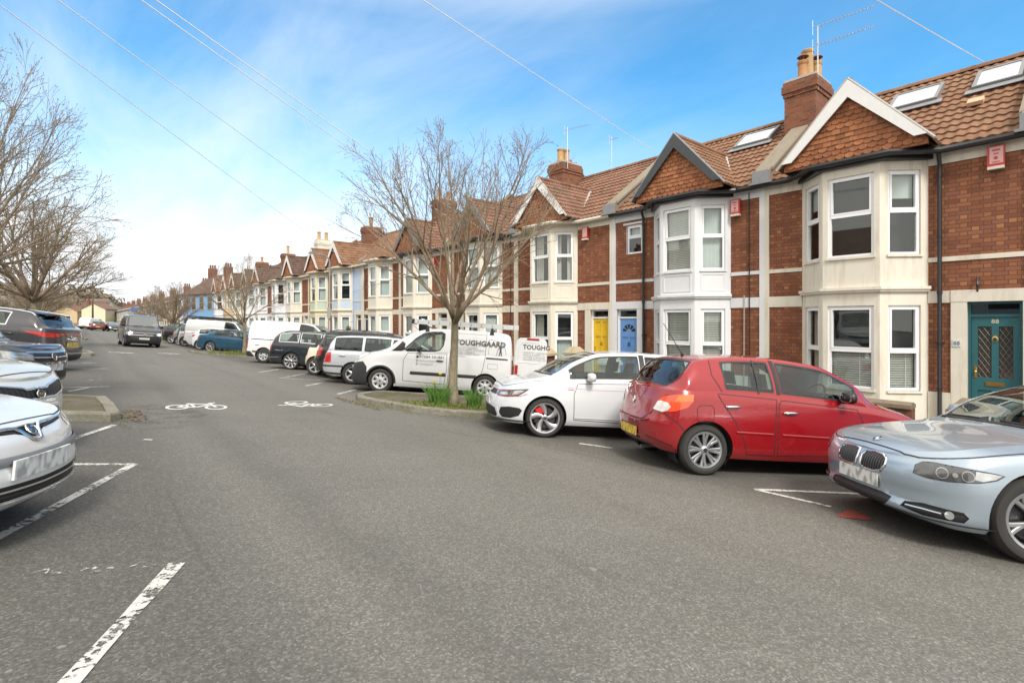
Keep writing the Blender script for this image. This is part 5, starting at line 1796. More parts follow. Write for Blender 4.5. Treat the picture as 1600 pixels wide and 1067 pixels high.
# --- BMW-like saloon, silver blue -------------------------------------------------
def spec_saloon():
    L = 4.53
    S = dict(L=L, W=1.82, fo=.80, wb=2.76, wr=.325, rr=.225, wt=.225, arch=.04, paint=PAINT_BMW, ln=.58, lt=.5, pn=2.7, pt=2.8, xw=1.28, xr=3.3,
        zs=[(0,.665),(.25,.725),(.6,.79),(1.2,.865),(2,.92),(3.2,.955),(4.1,.97),(4.53,.93)], zb=cb(.19, .21, .28, L),
        zc=[(.085,.68),(.16,.735),(.45,.81),(.9,.88),(1.20,.925),(1.32,.965),(1.84,1.25),(2.2,1.375),(2.6,1.42),(3.0,1.405),(3.35,1.34),(3.9,1.09),(4.05,1.06),(4.3,1.04),(4.42,.99)],
        pf=[(0,.11),(.08,.02),(.16,.0),(.3,.03),(.45,.03),(.6,.018),(.85,.035),(1,.085)], ps=PS, pr=PR, spokes=('vee', 5), kroof=.70)
    rg = [('windscreen', 'x', [(1.33,1.06),(1.33,2),(2.10,2),(2.10,1.08)], dict(mat=WSGLASS, off=-.004, centre=True)),
          ('rear_window', 'x', [(3.40,1.12),(3.40,2),(3.86,2),(3.86,1.06)], dict(mat=CGLASS, off=-.004, centre=True))]
    r2, rb = side_set([[(1.72,1.0),(2.02,1.23),(2.25,1.305),(2.62,1.325),(2.62,.985)],[(2.70,.985),(2.70,1.325),(3.05,1.30),(3.42,1.16),(3.46,1.03)]],
        [(1.30,.30),(1.30,.80),(1.36,.90),(2.64,.935),(2.66,.9),(2.66,.26)], [(2.70,.26),(2.70,.92),(3.60,.96),(3.52,.78),(3.22,.62),(3.06,.26)])
    rg += r2
    hl = [(.58,.572),(.585,.635),(.63,.668),(.72,.678),(.88,.674),(1.04,.664),(1.18,.648),(1.12,.612),(1.0,.580),(.82,.560),(.68,.558)]
    rg += [('headlight', 'f', hl, dict(mat=LENSD, off=.003)),
           ('headlight_b', 'f', [(.98,.60),(.99,.662),(1.08,.657),(1.16,.647),(1.11,.615),(1.03,.592)], dict(mat=LENSC, off=.004, part='indicator', lod=2)),
           ('lens', 'f', circ(.78,.614,.042,18), dict(mat=ALLOY, off=.006, part='headlight_lens', lod=2)),
           ('lens2', 'f', circ(.78,.614,.036,18), dict(mat=LENSD, off=.008, part='headlight_lens', lod=2)),
           ('lens3', 'f', circ(.94,.616,.041,18), dict(mat=ALLOY, off=.006, part='headlight_lens', lod=2)),
           ('lens4', 'f', circ(.94,.616,.035,18), dict(mat=LENSD, off=.008, part='headlight_lens', lod=2)),
           ('lens5', 'f', circ(.862,.612,.018,14), dict(mat=LENSC, off=.007, part='headlight_lens', lod=2)),
           ('grille', 'f', [(.030,.52),(.024,.61),(.045,.650),(.13,.662),(.25,.652),(.315,.625),(.322,.575),(.28,.52),(.20,.498),(.09,.498)], dict(mat=GRILLE, off=-.006, part='kidney_grille')),
           ('lower_grille', 'f', [(0,.235),(0,.345),(.30,.345),(.40,.33),(.38,.28),(.30,.235)], dict(mat=GRILLE, off=-.006, centre=True)),
           ('side_intake', 'f', [(.50,.285),(.52,.325),(.66,.345),(.92,.335),(.95,.305),(.92,.262),(.66,.258)], dict(mat=GRILLE, off=-.008)),
           ('foglight', 'f', circ(.83,.302,.030,16,1.0), dict(mat=LENSC, off=.004)),
           ('tail_light', 'r', [(.45,.78),(.45,.92),(.95,.90),(1.1,.86),(.9,.76)], dict(mat=LENSR, off=.003)),
           ('bonnet', 'x', [(.13,.18),(.13,2),(1.24,2),(1.24,.16)], dict(centre=True))]
    rb += [('f', [(.030,.52),(.024,.61),(.045,.650),(.13,.662),(.25,.652),(.315,.625),(.322,.575),(.28,.52),(.20,.498),(.09,.498)], .022, CHROME, 'body', dict(closed=True, off=.004, bulge=.010)),
           ('x', [(.13,2),(.13,1.2),(.13,.6),(.16,.18),(.6,.16),(1.24,.16)], .012, SEAM, 'body', {}),
           ('f', hl, .010, SEAM, 'body', dict(closed=True)),
           ('f', [(.50,.285),(.52,.325),(.66,.345),(.92,.335)], .012, SEAM, 'body', {}),
           ('f', [(.53,.305),(.66,.308),(.78,.304)], .010, PAINT_BMW, 'body', dict(off=.004)),
           ('f', [(0,.232),(.45,.24),(.9,.235),(1.15,.235)], .010, TRIM, 'body', dict(off=.002)),
           ('x', [(1.345,2),(1.36,1.5),(1.39,1.05)], .05, BLACK, 'body', dict(off=.003)),
           ('c', [(1.62,.99),(3.5,.99)], .012, CHROME, 'body', {})]
    for i in range(9):
        y = .055+i*.029
        rb.append(('f', [(y,.51),(y+.004,.648)], .010, ALLOYD, 'grille', dict(off=.006, bulge=.008)))
    S.update(regions=rg, ribbons=rb, handles=[(2.52,.80,None,'door0'),(3.38,.83,None,'door1')], mirror=(1.70,1.0), plates=[('f',.43,0,PLWB)], ptilt=.0)
    return S
def kerb_bmw():
    S = spec_saloon()
    root, sh, made, body = build_car(S, 7.14, .08, 139, 'silver-blue saloon with a twin kidney grille, cut off by the right edge of the photo', 'car', steer=-.12)
    # wipers
    for y in (.12, -.45):
        mb = MB(); p0 = sh.top(sh.a_xe(1.30), 1.3 if y < 0 else 1.9)
        pts = []
        for i in range(5):
            t = 1.25+.6*i/4
            q = sh.top(sh.a_xe(1.36), min(1.98, t)); sg = 1 if y > 0 else -1
            pts.append((S['L']/2-q[0]+.02, q[1]*sg, q[2]+.02))
        mb.tube(pts, .010, 5); mb.obj('wiper', BLACK, root, smooth='all')
    # roundel
    a = .0005; q = Vector(sh.top(sh.a_xe(.22), 2.)); n = sh.normal('t', sh.a_xe(.22), 2.)
    mb = MB(); k = 24
    for i in range(k):
        t0, t1 = 2*pi*i/k, 2*pi*(i+1)/k
        mb.add([(.036*cos(t0), .036*sin(t0), .004), (.042*cos(t0), .042*sin(t0), .002), (.042*cos(t1), .042*sin(t1), .002), (.036*cos(t1), .036*sin(t1), .004)], [(0,1,2,3)], 0)
        mb.add([(.024*cos(t0), .024*sin(t0), .004), (.036*cos(t0), .036*sin(t0), .004), (.036*cos(t1), .036*sin(t1), .004), (.024*cos(t1), .024*sin(t1), .004)], [(0,1,2,3)], 1)
        mb.add([(0, 0, .0045), (.024*cos(t0), .024*sin(t0), .004), (.024*cos(t1), .024*sin(t1), .004)], [(0,1,2)], 2 if (i//6) % 2 else 3)
    me = mb.mesh('badge', [CHROME, GLOSSB, plain('badge_white', (.8,.8,.8), .3), plain('badge_blue', (.05,.25,.6), .3)], recalc=False)
    add_mesh(me, badge_matrix(sh, q+n*.003, n), root)
kerb_bmw()
def generic(L, W, H, wb, fo, paint_, kind='hatch', zn=.68, zcl=.98, belt=(.92, .98), xc=1.05, xh=1.9, xr=None, xt=None, zt=None, dlo=None, dr=.07, lod=1, **kw):
    xr = xr or L-.62; xt = xt or L-.22; zt = zt or belt[1]+.02
    pf, pr = kw.pop('pf', PF), kw.pop('pr', PR)
    i0, i1 = pf[-1][1], L-pr[-1][1]
    zs = kw.pop('zs', None) or [(0, zn-.03), (.3, zn+.06), (xc*.8, zcl-.10), (xc+.7, belt[0]), (L*.75, belt[1]), (L, belt[1]-.02)]
    zc = kw.pop('zc', None) or ([(i0, zn+.005), (i0+.13, zn+.075), (xc*.55, zn+.19*(zcl-zn)/.3), (xc-.12, zcl-.02), (xc, zcl+.02), ((xc+xh)/2, (zcl+H)/2+.035), (xh, H-.045), (xh+.4*(xr-xh), H), (xr, H-dr)]
          + ([(xr+.35*(xt-xr), H-dr-.12), (xt, zt+.04), (i1, zt)] if kind != 'saloon' else [((xr+xt)/2, (H-dr+zt)/2+.05), (xt, zt+.03), (xt+.1, zt+.015), (i1-.05, zt), (i1, zt-.04)]))
    S = dict(L=L, W=W, fo=fo, wb=wb, wr=kw.pop('wr', .315), rr=kw.pop('rr', .21), paint=paint_, zs=zs, zc=zc, zb=cb(.2, .22, .27, L), pf=pf, ps=kw.pop('ps', PS), pr=pr, xw=xc+.02, xr=xr, lod=lod,
             ln=kw.pop('ln', .55), lt=kw.pop('lt', .42), pn=kw.pop('pn', 2.7), pt=kw.pop('pt', 3.0), spokes=kw.pop('spokes', ('single', 5)), kroof=kw.pop('kroof', .74))
    S.update({k: kw.pop(k) for k in list(kw) if k in ('bow', 'taper', 'rail_c', 'wt', 'tin', 'arch', 'interior', 'inside', 'mirror', 'handles', 'plates', 'rimm', 'ptilt', 'mir_y')})
    sh = Shell(dict(S, regions=[], ribbons=[]))
    rg, rb = [], []
    fr = kw.get('frame', BLACK)
    if kw.get('screen', True):
        rg.append(('windscreen', 'x', [(xc+.05, 1.07), (xc+.03, 2), (xh-.07, 2), (xh-.07, 1.10)], dict(mat=WSGLASS, off=-.004, centre=True)))
        rb.append(('x', [(xc+.0, 2), (xc+.0, 1.5), (xc+.03, 1.04)], .05, BLACK, 'body', dict(off=.003)))
    if kind == 'saloon':
        rg.append(('rear_window', 'x', [(xr+.06, 1.12), (xr+.06, 2), (xt-.05, 2), (xt-.05, 1.08)], dict(mat=CGLASS, off=-.004, centre=True)))
    elif kind != 'van':
        z0, z1 = kw.get('rw', (zt+.10, H-dr-.05))
        rg.append(('rear_window', 'b', [(z1, 1.10), (z1, 2), (z0, 2), (z0, 1.06)], dict(mat=kw.get('rglass', CGLASS), off=-.004, centre=True)))
        rb.append(('b', [(z1, 2), (z1, 1.1), (z0, 1.06), (z0, 2)], .03, BLACK, 'body', dict(off=.001)))
    for wi, (xa, xb) in enumerate(dlo if dlo is not None else [(xc+.35, L*.56), (L*.575, xr+.05)]):
        top, bot = [], []
        n = 14
        for i in range(n+1):
            x = xa+(xb-xa)*i/n
            E, Rr, z_, c = sh.rail(sh.a_xe(x)); hh = Rr[2]-E[2]
            if hh < .14: continue
            top.append((x, 1-.055/hh)); bot.append((x, min(.5, .04/hh)))
        if len(top) < 2: continue
        sl = kw.get('slant', {}).get(wi)
        if sl: # lean the rear end of this window
            top = [(x, t) for x, t in top if x <= xb-sl]; 
        gl = kw.get('glasses', {}).get(wi, CGLASS)
        rg.append(win('x', top+bot[::-1], gl))
        rb.append(('x', top+bot[::-1], .028, kw.get('dlotrim', fr), 'body', dict(closed=True, off=.001)))
    for i, d in enumerate(kw.get('doors', [(xc+.22, L*.568, L*.55), (L*.575, xr-.05, xr-.32)])):
        xa, xb, xb2 = d
        p = [(xa, .27), (xa, .72), (xa+.05, sh.zs(xa)-.03), (xb, sh.zs(xb)-.025), (xb, .66), (xb2, .27)]
        rg.append(('door%d' % i, 's', p, dict(part='door')))
        rb.append(('s', p, .010, SEAM, 'door%d' % i, dict(closed=True, off=.0015)))
    hl = kw.get('hl') or [(.42, zn-.13), (.44, zn-.04), (.75, zn+.0), (1.10, zn+.03), (1.05, zn-.05), (.8, zn-.12)]
    rg.append(('headlight', 'f', hl, dict(mat=kw.get('hlm', LENSC), off=.003)))
    tl = kw.get('tl') or [(.52, .70), (.52, .90), (.95, .93), (1.02, .86), (.9, .72)]
    rg.append(('tail_light', 'r', tl, dict(mat=LENSR, off=.004)))
    gr = kw.get('gr') or [(0, zn-.16), (0, zn-.05), (.36, zn-.05), (.38, zn-.14)]
    rg.append(('grille', 'f', gr, dict(mat=GRILLE, off=-.005, centre=True)))
    lg = kw.get('lg') or [(0, .26), (0, .38), (.5, .38), (.56, .32), (.5, .26)]
    rg.append(('lower_grille', 'f', lg, dict(mat=GRILLE, off=-.005, centre=True)))
    rg += kw.get('extra', []); rb += kw.get('xrib', [])
    if kw.get('bonnet_seam', True): rb.append(('x', [(i0+.06, 2), (i0+.06, 1.2), (i0+.06, .6), (i0+.12, .16), (xc*.6, .14), (xc-.05, .14)], .011, SEAM, 'body', {}))
    S.update(regions=rg, ribbons=rb)
    S.setdefault('mirror', (xc+.42, belt[0]+.06))
    S.setdefault('handles', [(L*.568-.14, belt[0]-.13, None, 'door0'), (xr-.25, belt[0]-.10, None, 'door1')])
    S.setdefault('plates', [('f', .45, 0, PLWB), ('r', .62, 0, PLYB)])
    return S
def roof_rails(sh, root, x0, x1, mat, h=.035, tin=.97):
    for sg in (1, -1):
        mb = MB(); pts = []
        for i in range(9):
            x = x0+(x1-x0)*i/8; p = sh.top(sh.a_xe(x), 1.10)
            pts.append((sh.S['L']/2-p[0], p[1]*sg*tin, p[2]+(h if 0 < i < 8 else .0)))
        mb.tube(pts, .016, 6); mb.obj('roof_rail', mat, root, smooth='all')
def aerial(sh, root, x, ln=.3, lean=.25):
    mb = MB(); p = sh.top(sh.a_xe(x), 2.); b = (sh.S['L']/2-p[0], 0, p[2])
    mb.tube([b, (b[0]-.02, 0, b[2]+.03)], .02, 8); mb.tube([(b[0]-.02, 0, b[2]+.03), (b[0]-lean, 0, b[2]+ln)], .005, 5)
    mb.obj('aerial', BLACK, root, smooth='all')
def rear_wiper(sh, root, z, ln=.36):
    mb = MB(); a = None
    pts = []
    for i in range(5):
        p = Vector(sh.top(sh.conv('b', (z, 2.))[0], 2-.5*i/4)); pts.append((sh.S['L']/2-p.x-.03, p.y, p.z+.015+.02*i/4))
    mb.tube(pts, .012, 5); mb.obj('wiper', BLACK, root, smooth='all')

# ---- deep red hatchback, seen from behind ------------------------------------------
def red_hatch():
    L = 4.03
    fuel = [(3.30,.66),(3.29,.80),(3.33,.84),(3.48,.83),(3.51,.79),(3.50,.67),(3.46,.64),(3.34,.64)]
    tl = [(.54,.735),(.60,.84),(.70,.905),(.90,.945),(1.10,.955),(1.09,.875),(1.02,.80),(.88,.745),(.70,.715)]
    tw = [(.54,.735),(.60,.835),(.66,.85),(.78,.835),(.82,.79),(.78,.745),(.70,.715)]
    fd = [(1.30,.30),(1.28,.70),(1.36,.88),(2.40,.945),(2.44,.90),(2.46,.60),(2.44,.27)]
    rd = [(2.48,.27),(2.50,.60),(2.47,.95),(3.24,.985),(3.20,.90),(3.02,.66),(2.90,.44),(2.84,.27)]
    S = generic(L, 1.71, 1.48, 2.58, .80, PAINT_RED, zn=.66, zcl=.97, belt=(.955, 1.01), xc=1.02, xh=1.85, xr=3.42, xt=3.80, zt=.985, dr=.085, lod=2,
        dlo=[(1.36, 2.38), (2.50, 3.12)], slant={1: .0}, tl=tl, pt=2.7, lt=.5, ln=.62,
        pr=[(0,.10),(.12,.02),(.3,.0),(.42,.0),(.50,.03),(.62,.05),(.8,.075),(1,.12)],
        wr=.305, rr=.213, spokes=('pair', 8), wt=.19, plates=[('r', .415, 0, PLYB)], mirror=(1.52, 1.03, BLACK),
        handles=[(2.30,.80,CHROME,'door0'),(3.06,.84,CHROME,'door1')], doors=[], rw=(1.045, 1.365),
        extra=[('door0','s',fd,dict(part='door')),('door1','s',rd,dict(part='door')),
               ('tl1b','r',tl,dict(mat=plain('lamp_orange_red',(.85,.07,.02),.15,0,1.,var=.2,scale=10),off=.005,part='tail_light_lens')),
               ('tl2','r',tw,dict(mat=LENSW,off=.008,part='reversing_light')),
               ('tl3','r',[(.86,.85),(.92,.938),(1.10,.954),(1.09,.88)],dict(mat=LENSO,off=.006,part='indicator')),
               ('fuel_flap','s',fuel,dict(only=-1,off=.001)),
               ('plate_recess','r',[(0,.34),(0,.49),(.30,.49),(.31,.34)],dict(centre=True,off=-.012,part='plate_recess')),
               ('valance','r',[(0,.27),(0,.30),(.5,.30),(.55,.27)],dict(centre=True,mat=TRIM,part='rear_valance'))],
        xrib=[('s',fd,.010,SEAM,'door0',dict(closed=True,off=.0015)),('s',rd,.010,SEAM,'door1',dict(closed=True,off=.0015)),
              ('s',fuel,.007,SEAM,'body',dict(closed=True,only=-1)),
              ('s',[(1.34,.505),(2.40,.525)],.030,PAINT_RED,'door0',dict(off=.003,bulge=.014)),
              ('s',[(2.52,.527),(3.00,.535)],.030,PAINT_RED,'door1',dict(off=.003,bulge=.014)),
              ('r',[(0,.585),(.35,.59),(.52,.70)],.010,SEAM,'body',{}),('r',[(.60,.84),(.54,.735),(.50,.66)],.008,SEAM,'body',{}),
              ('r',[(.72,.712),(.90,.62),(1.0,.52)],.008,SEAM,'body',{}),
              ('r',[(0,.56),(.3,.562),(.5,.60)],.02,PAINT_RED,'body',dict(off=.002,bulge=.02)),
              ('x',[(2.43,.03),(2.43,.95)],.055,BLACK,'body',dict(off=.003)),
              ('x',[(2.70,.0),(2.68,.93)],.022,BLACK,'body',dict(off=.004)),
              ('x',[(2.43,1.0),(2.43,1.08)],.01,SEAM,'body',{}),
              ('x',[(3.18,.0),(3.28,.5),(3.26,.97)],.010,SEAM,'body',{}),
              ('r',[(.46,.40),(.72,.36),(.86,.33)],.010,SEAM,'body',{})])
    root, sh, made, body = build_car(S, 7.29, 3.17, -32, 'deep red five-door hatchback parked nose-in, seen from behind with its yellow plate', 'car')
    aerial(sh, root, 3.25, .42, .30); rear_wiper(sh, root, 1.06)
    # diamond emblem and model lettering
    p, n = on_wall(sh, sh.A-.001, .80, .004)
    mb = MB()
    o_, i_ = [(0,.055),(.036,0),(0,-.055),(-.036,0)], [(0,.026),(.015,0),(0,-.026),(-.015,0)]
    for k in range(4):
        a, b, c, d = o_[k], o_[(k+1)%4], i_[(k+1)%4], i_[k]
        m1 = ((a[0]+d[0])/2, (a[1]+d[1])/2); m2 = ((b[0]+c[0])/2, (b[1]+c[1])/2)
        mb.add([(a[0],a[1],0),(b[0],b[1],0),(m2[0],m2[1],.012),(m1[0],m1[1],.012)], [(0,1,2,3)]); mb.add([(m1[0],m1[1],.012),(m2[0],m2[1],.012),(c[0],c[1],0),(d[0],d[1],0)], [(0,1,2,3)])
    add_mesh(mb.mesh('emblem', CHROME, recalc=False), badge_matrix(sh, p, n), root)
    p, n = on_wall(sh, sh.A-.001, .69, .004)
    add_mesh(text_mesh('CLIO', .055, CHROME, 'lettering', 'CENTER', .003, space=1.15), badge_matrix(sh, p, n), root)
    mb = MB(); mb.tube([(-1.70, -.22, .24), (-1.93, -.24, .22)], .024, 10); mb.obj('exhaust_pipe', plain('exhaust_steel', (.22,.21,.20), .4, .7), root)
    for x, y in ((.5, .25), (.62, .3)):
        pass
red_hatch()

# ---- white sporty hatch, nose out ------------------------------------------------
def white_hatch():
    L = 4.07
    hl = [(.44,.62),(.46,.675),(.62,.70),(.85,.715),(1.02,.735),(1.14,.748),(1.06,.69),(.96,.63),(.78,.605),(.56,.60)]
    gr = [(0,.615),(0,.685),(.40,.68),(.43,.61)]
    lg = [(0,.265),(0,.42),(.36,.42),(.50,.40),(.58,.30),(.52,.265)]
    fp = [(.62,.34),(.66,.43),(.84,.455),(1.0,.445),(1.05,.41),(1.0,.32),(.86,.275),(.70,.272)]
    fd = [(1.30,.30),(1.28,.70),(1.34,.87),(2.40,.92),(2.44,.6),(2.42,.27)]
    rd = [(2.46,.27),(2.48,.6),(2.46,.93),(3.25,.97),(3.1,.8),(2.95,.55),(2.86,.27)]
    S = generic(L, 1.75, 1.45, 2.55, .83, PAINT_WHITE, zn=.74, zcl=.98, belt=(.94, .985), xc=.98, xh=1.78, xr=3.5, xt=3.85, zt=.99, lod=2, doors=[], hl=hl, hlm=LENSD, gr=gr, lg=lg,
        dlo=[(1.22, 2.38), (2.52, 3.2)], wr=.308, rr=.235, spokes=('blade', 5), wt=.215, rimm=ALLOY, pn=2.5, ln=.60, mirror=(1.48, .99),
        pf=[(0,.10),(.08,.02),(.2,.0),(.4,.0),(.62,.02),(.8,.05),(1,.12)], plates=[('f', .50, 0, PLWB)],
        handles=[(2.26,.80,None,'door0'),(3.05,.82,None,'door1')],
        extra=[('door0','s',fd,dict(part='door')),('door1','s',rd,dict(part='door')),
               ('foglamp','f',fp,dict(mat=GRILLE,off=-.005,part='bumper_intake')),
               ('drl','f',[(.86,.635),(.90,.70),(1.0,.72),(1.06,.715),(.98,.655)],dict(mat=LENSC,off=.005,part='headlight_lens')),
               ('drl2','f',[(.56,.625),(.58,.665),(.78,.672),(.78,.63)],dict(mat=LENSC,off=.005,part='headlight_lens'))],
        xrib=[('s',fd,.009,SEAM,'door0',dict(closed=True)),('s',rd,.009,SEAM,'door1',dict(closed=True)),
              ('f',hl,.010,SEAM,'body',dict(closed=True)),
              ('f',[(0,.690),(.44,.685),(.75,.700)],.010,REDP,'body',dict(off=.005)),('f',[(.50,.617),(.80,.614),(1.0,.630),(1.12,.672)],.008,REDP,'headlight',dict(off=.006)),
              ('f',[(.56,.42),(.62,.33),(.60,.28)],.045,PAINT_WHITE,'body',dict(off=.004,bulge=.01)),
              ('f',[(0,.235),(.5,.24),(.95,.24),(1.2,.235)],.028,GLOSSB,'body',dict(off=.004,bulge=.01)),
              ('s',[(1.15,.81),(1.6,.79),(2.36,.805),(3.3,.835)],.008,PAINT_WHITE,'body',dict(bulge=.006)),
              ('s',[(1.30,.335),(2.2,.33),(2.9,.345)],.012,PAINT_WHITE,'body',dict(bulge=.01)),
              ('x',[(2.45,.03),(2.45,.95)],.085,BLACK,'body',dict(off=.003)),
              ('s',[(1.15,.775),(1.32,.772)],.022,CHROME,'body',dict(off=.003)),('s',[(1.18,.775),(1.28,.773)],.012,REDP,'body',dict(off=.005))])
    for i in range(5): S['ribbons'].append(('f', [(0,.29+i*.028),(.46,.29+i*.027)], .007, TRIM, 'body', dict(off=.003)))
    root, sh, made, body = build_car(S, 7.05, 5.95, 149, 'white sporty hatchback with red grille line, parked nose-out right of the tree island', 'car', steer=-.12)
    p, n = on_wall(sh, .0005, .655, .012); vw_badge(sh, p, n, root, .058)
    # red brake calipers behind the spokes
    for e in [c for c in root.children if c.name.startswith('wheel')]:
        mb = MB(); mb.obox((0,-.07,0), (1,0,0), (0,1,0), (0,0,1), (.08,.19), (-.03,.045), (-.07,.07)); mb.obj('brake_caliper', plain('caliper_red', (.5,.02,.02), .35), e)
white_hatch()

# ---- the window cleaner's van ---------------------------------------------------
def tough_van():
    L = 4.38
    PRv = [(0,.06),(.1,.01),(.5,.0),(1,.02)]
    hl = [(.50,.78),(.52,.88),(.70,.955),(.95,1.015),(1.22,1.055),(1.20,.99),(1.02,.89),(.80,.80),(.60,.765)]
    bump_ = [(0,.20),(0,.70),(.55,.72),(.80,.76),(1.02,.79),(1.14,.66),(1.16,.40),(1.16,.20)]
    fd = [(1.52,.36),(1.50,.90),(1.60,1.08),(2.62,1.10),(2.64,.70),(2.60,.33)]
    sd = [(2.68,.33),(2.70,1.12),(3.62,1.13),(3.58,.80),(3.44,.33)]
    zs = [(0,.86),(.3,.95),(.8,1.06),(1.4,1.11),(2.5,1.13),(4.38,1.13)]
    zc = [(.13,.875),(.25,.945),(.55,1.03),(.85,1.10),(1.02,1.17),(1.45,1.48),(1.85,1.70),(2.2,1.775),(2.8,1.80),(3.8,1.785),(4.15,1.755),(4.25,1.68),(4.30,1.45),(4.34,1.16),(4.36,1.135)]
    S = generic(L, 1.81, 1.80, 2.73, .93, PAINT_VAN, kind='van', zs=zs, zc=zc, xc=1.02, xh=1.88, xr=4.1, xt=4.3, lod=2, pr=PRv, pf=[(0,.10),(.06,.02),(.2,.0),(.45,.0),(.6,.02),(.8,.06),(1,.13)],
        dlo=[], doors=[], tl=[(.62,.62),(.62,1.05),(.80,1.06),(.82,.64)], hl=hl, ln=.70, pn=2.4, lt=.25, pt=4.5, kroof=.84, rail_c=.955, bow=(.12, -.01), wr=.317, rr=.205, spokes=('cap', 7), rimm=HUBCAP, wt=.20, mirror=(1.86, 1.20, BLACK),
        gr=[(0,.74),(0,.82),(.40,.82),(.42,.76)], lg=[(0,.33),(0,.52),(.55,.52),(.60,.36)], plates=[('f', .60, 0, PLWB)], handles=[(2.45,.93,BLACK,'door0')],
        inside=dict(x0=1.25, x1=2.85, rows=(2.35,)),
        extra=[('front_bumper','f',bump_,dict(mat=TRIM,centre=True,off=.006)),
               ('lg2','f',[(0,.33),(0,.52),(.60,.52),(.66,.36)],dict(mat=GRILLE,centre=True,off=.002,part='lower_grille')),
               ('door0','s',fd,dict(part='door')),('door1','s',sd,dict(part='sliding_door')),
               win('x',[(1.50,.16),(1.62,.40),(1.78,.66),(1.98,.84),(2.22,.87),(2.44,.87),(2.52,.80),(2.53,.60),(2.50,.30),(2.42,.12),(2.30,.07),(1.60,.04)]),
               ('sail','x',[(1.14,.08),(1.44,.78),(1.52,.52),(1.50,.10),(1.40,.02)],dict(mat=BLACK,off=.002,part='quarter_trim')),
               ('hl2','f',[(.76,.84),(.80,.93),(1.0,.99),(1.16,1.02),(1.10,.95),(.95,.88)],dict(mat=LENSW,off=.005,part='headlight_lens')),
               ('rear_bumper','r',[(0,.26),(0,.50),(.95,.48),(1.05,.26)],dict(mat=TRIM,centre=True,off=.006))],
        xrib=[('s',fd,.011,SEAM,'door0',dict(closed=True)),('s',[(2.68,.33),(2.70,1.12)],.010,SEAM,'body',{}),('s',[(3.62,1.13),(3.58,.80),(3.44,.33)],.010,SEAM,'body',{}),
              ('x',[(2.70,.0),(2.72,.97)],.010,SEAM,'body',{}),('x',[(3.62,.0),(3.62,.97)],.010,SEAM,'body',{}),('x',[(2.72,.86),(3.62,.86)],.006,SEAM,'body',{}),
              ('x',[(1.60,.0),(1.55,.05),(2.64,.0)],.008,SEAM,'body',{}),
              ('x',[(3.70,.06),(3.70,.70),(4.0,.62),(4.12,.40),(4.16,.08)],.007,SEAM,'body',{}),
              ('s',[(1.70,.575),(2.62,.575)],.085,TRIM,'door0',dict(off=.006,bulge=.016)),('s',[(2.72,.575),(3.42,.575)],.085,TRIM,'door1',dict(off=.006,bulge=.016)),
              ('s',[(3.64,1.075),(4.22,1.07)],.05,BLACK,'body',dict(off=.004,bulge=.006)),
              ('s',arc_pts(.93,.317,.385,.28),.05,TRIM,'body',dict(off=.007,bulge=.01)),
              ('s',[(3.70,.80),(3.70,.93),(3.95,.93),(3.95,.80)],.006,SEAM,'body',dict(closed=True,only=1)),
              ('x',[(1.50,.16),(1.62,.40),(1.78,.66),(1.98,.84),(2.22,.87),(2.44,.87),(2.52,.80),(2.53,.60),(2.50,.30),(2.42,.12),(2.30,.07),(1.60,.04)],.030,BLACK,'body',dict(closed=True,off=.001))])
    root, sh, made, body = build_car(S, 7.45, 12.24, 140, 'white van with grey side lettering and its rear door swung open, behind the tree', 'van', name='parked_van', steer=.0)
    INK = plain('vinyl_grey', (.05, .05, .055), .5); INK2 = plain('vinyl_pale', (.36, .37, .39), .5)
    L2 = L/2
    def put_text(txt, x, z, size, mat, parent, bold=.0, space=1.0, y=None):
        """on the near (left) flank: level line starting at x (from the nose), height z"""
        E, Rr, zc_, c = sh.rail(sh.a_xe(x)); 
        if z < E[2]: P = Vector(sh.wall(sh.a_x(x), sh.vz(sh.a_x(x), z))); n = sh.normal('w', sh.a_x(x), sh.vz(sh.a_x(x), z))
        else:
            t = (z-E[2])/(Rr[2]-E[2]); P = Vector(sh.top(sh.a_xe(x), t)); n = sh.normal('t', sh.a_xe(x), t)
        N = Vector((0, n.y, n.z)).normalized()
        me = text_mesh(txt, size, mat, 'lettering', 'LEFT', .001, bold, space)
        Xa = Vector((-1, 0, 0)); Ya = N.cross(Xa)
        Pl = Vector((L2-P.x, P.y, P.z))+N*.022
        M = Matrix(((Xa.x, Ya.x, N.x, Pl.x), (Xa.y, Ya.y, N.y, Pl.y), (Xa.z, Ya.z, N.z, Pl.z), (0,0,0,1)))
        return add_mesh(me, M, parent)
    put_text('TOUGHGAARD', 2.80, 1.385, .19, INK, root, .004)
    for i, tx in enumerate(('WINDOW CLEANING', 'FASCIA & SOFFIT CLEANING', 'GUTTER CLEANING', 'CONSERVATORY ROOF', 'CLEANING')):
        put_text(tx, 2.80, 1.30-i*.058, .062, INK2, root)
    d0 = made[('door0', 1)][0]
    put_text('07584 501881', 1.92, .985, .098, INK, root, .0, 1.15)
    for i, tx in enumerate(('www.toughgaard.co.uk', 'f /toughgaard')): put_text(tx, 1.92, .895-i*.082, .066, INK2, root, 0, 1.0)
    mb = MB()   # little icons in front of the phone lines
    for i in range(3):
        k = 12; c = (1.86, 1.0-i*.09)
        P = Vector(sh.wall(sh.a_x(c[0]), sh.vz(sh.a_x(c[0]), c[1])))
        mb.add([(L2-c[0]-.032*cos(2*pi*j/k), P.y+.01, c[1]+.032*sin(2*pi*j/k)) for j in range(k)], [tuple(range(k))], 0 if i == 0 else 1)
    mb.obj('contact_icon', [INK, INK2], root, recalc=False)
    # figure of a window cleaner with a pole
    mb = MB(); q = .02
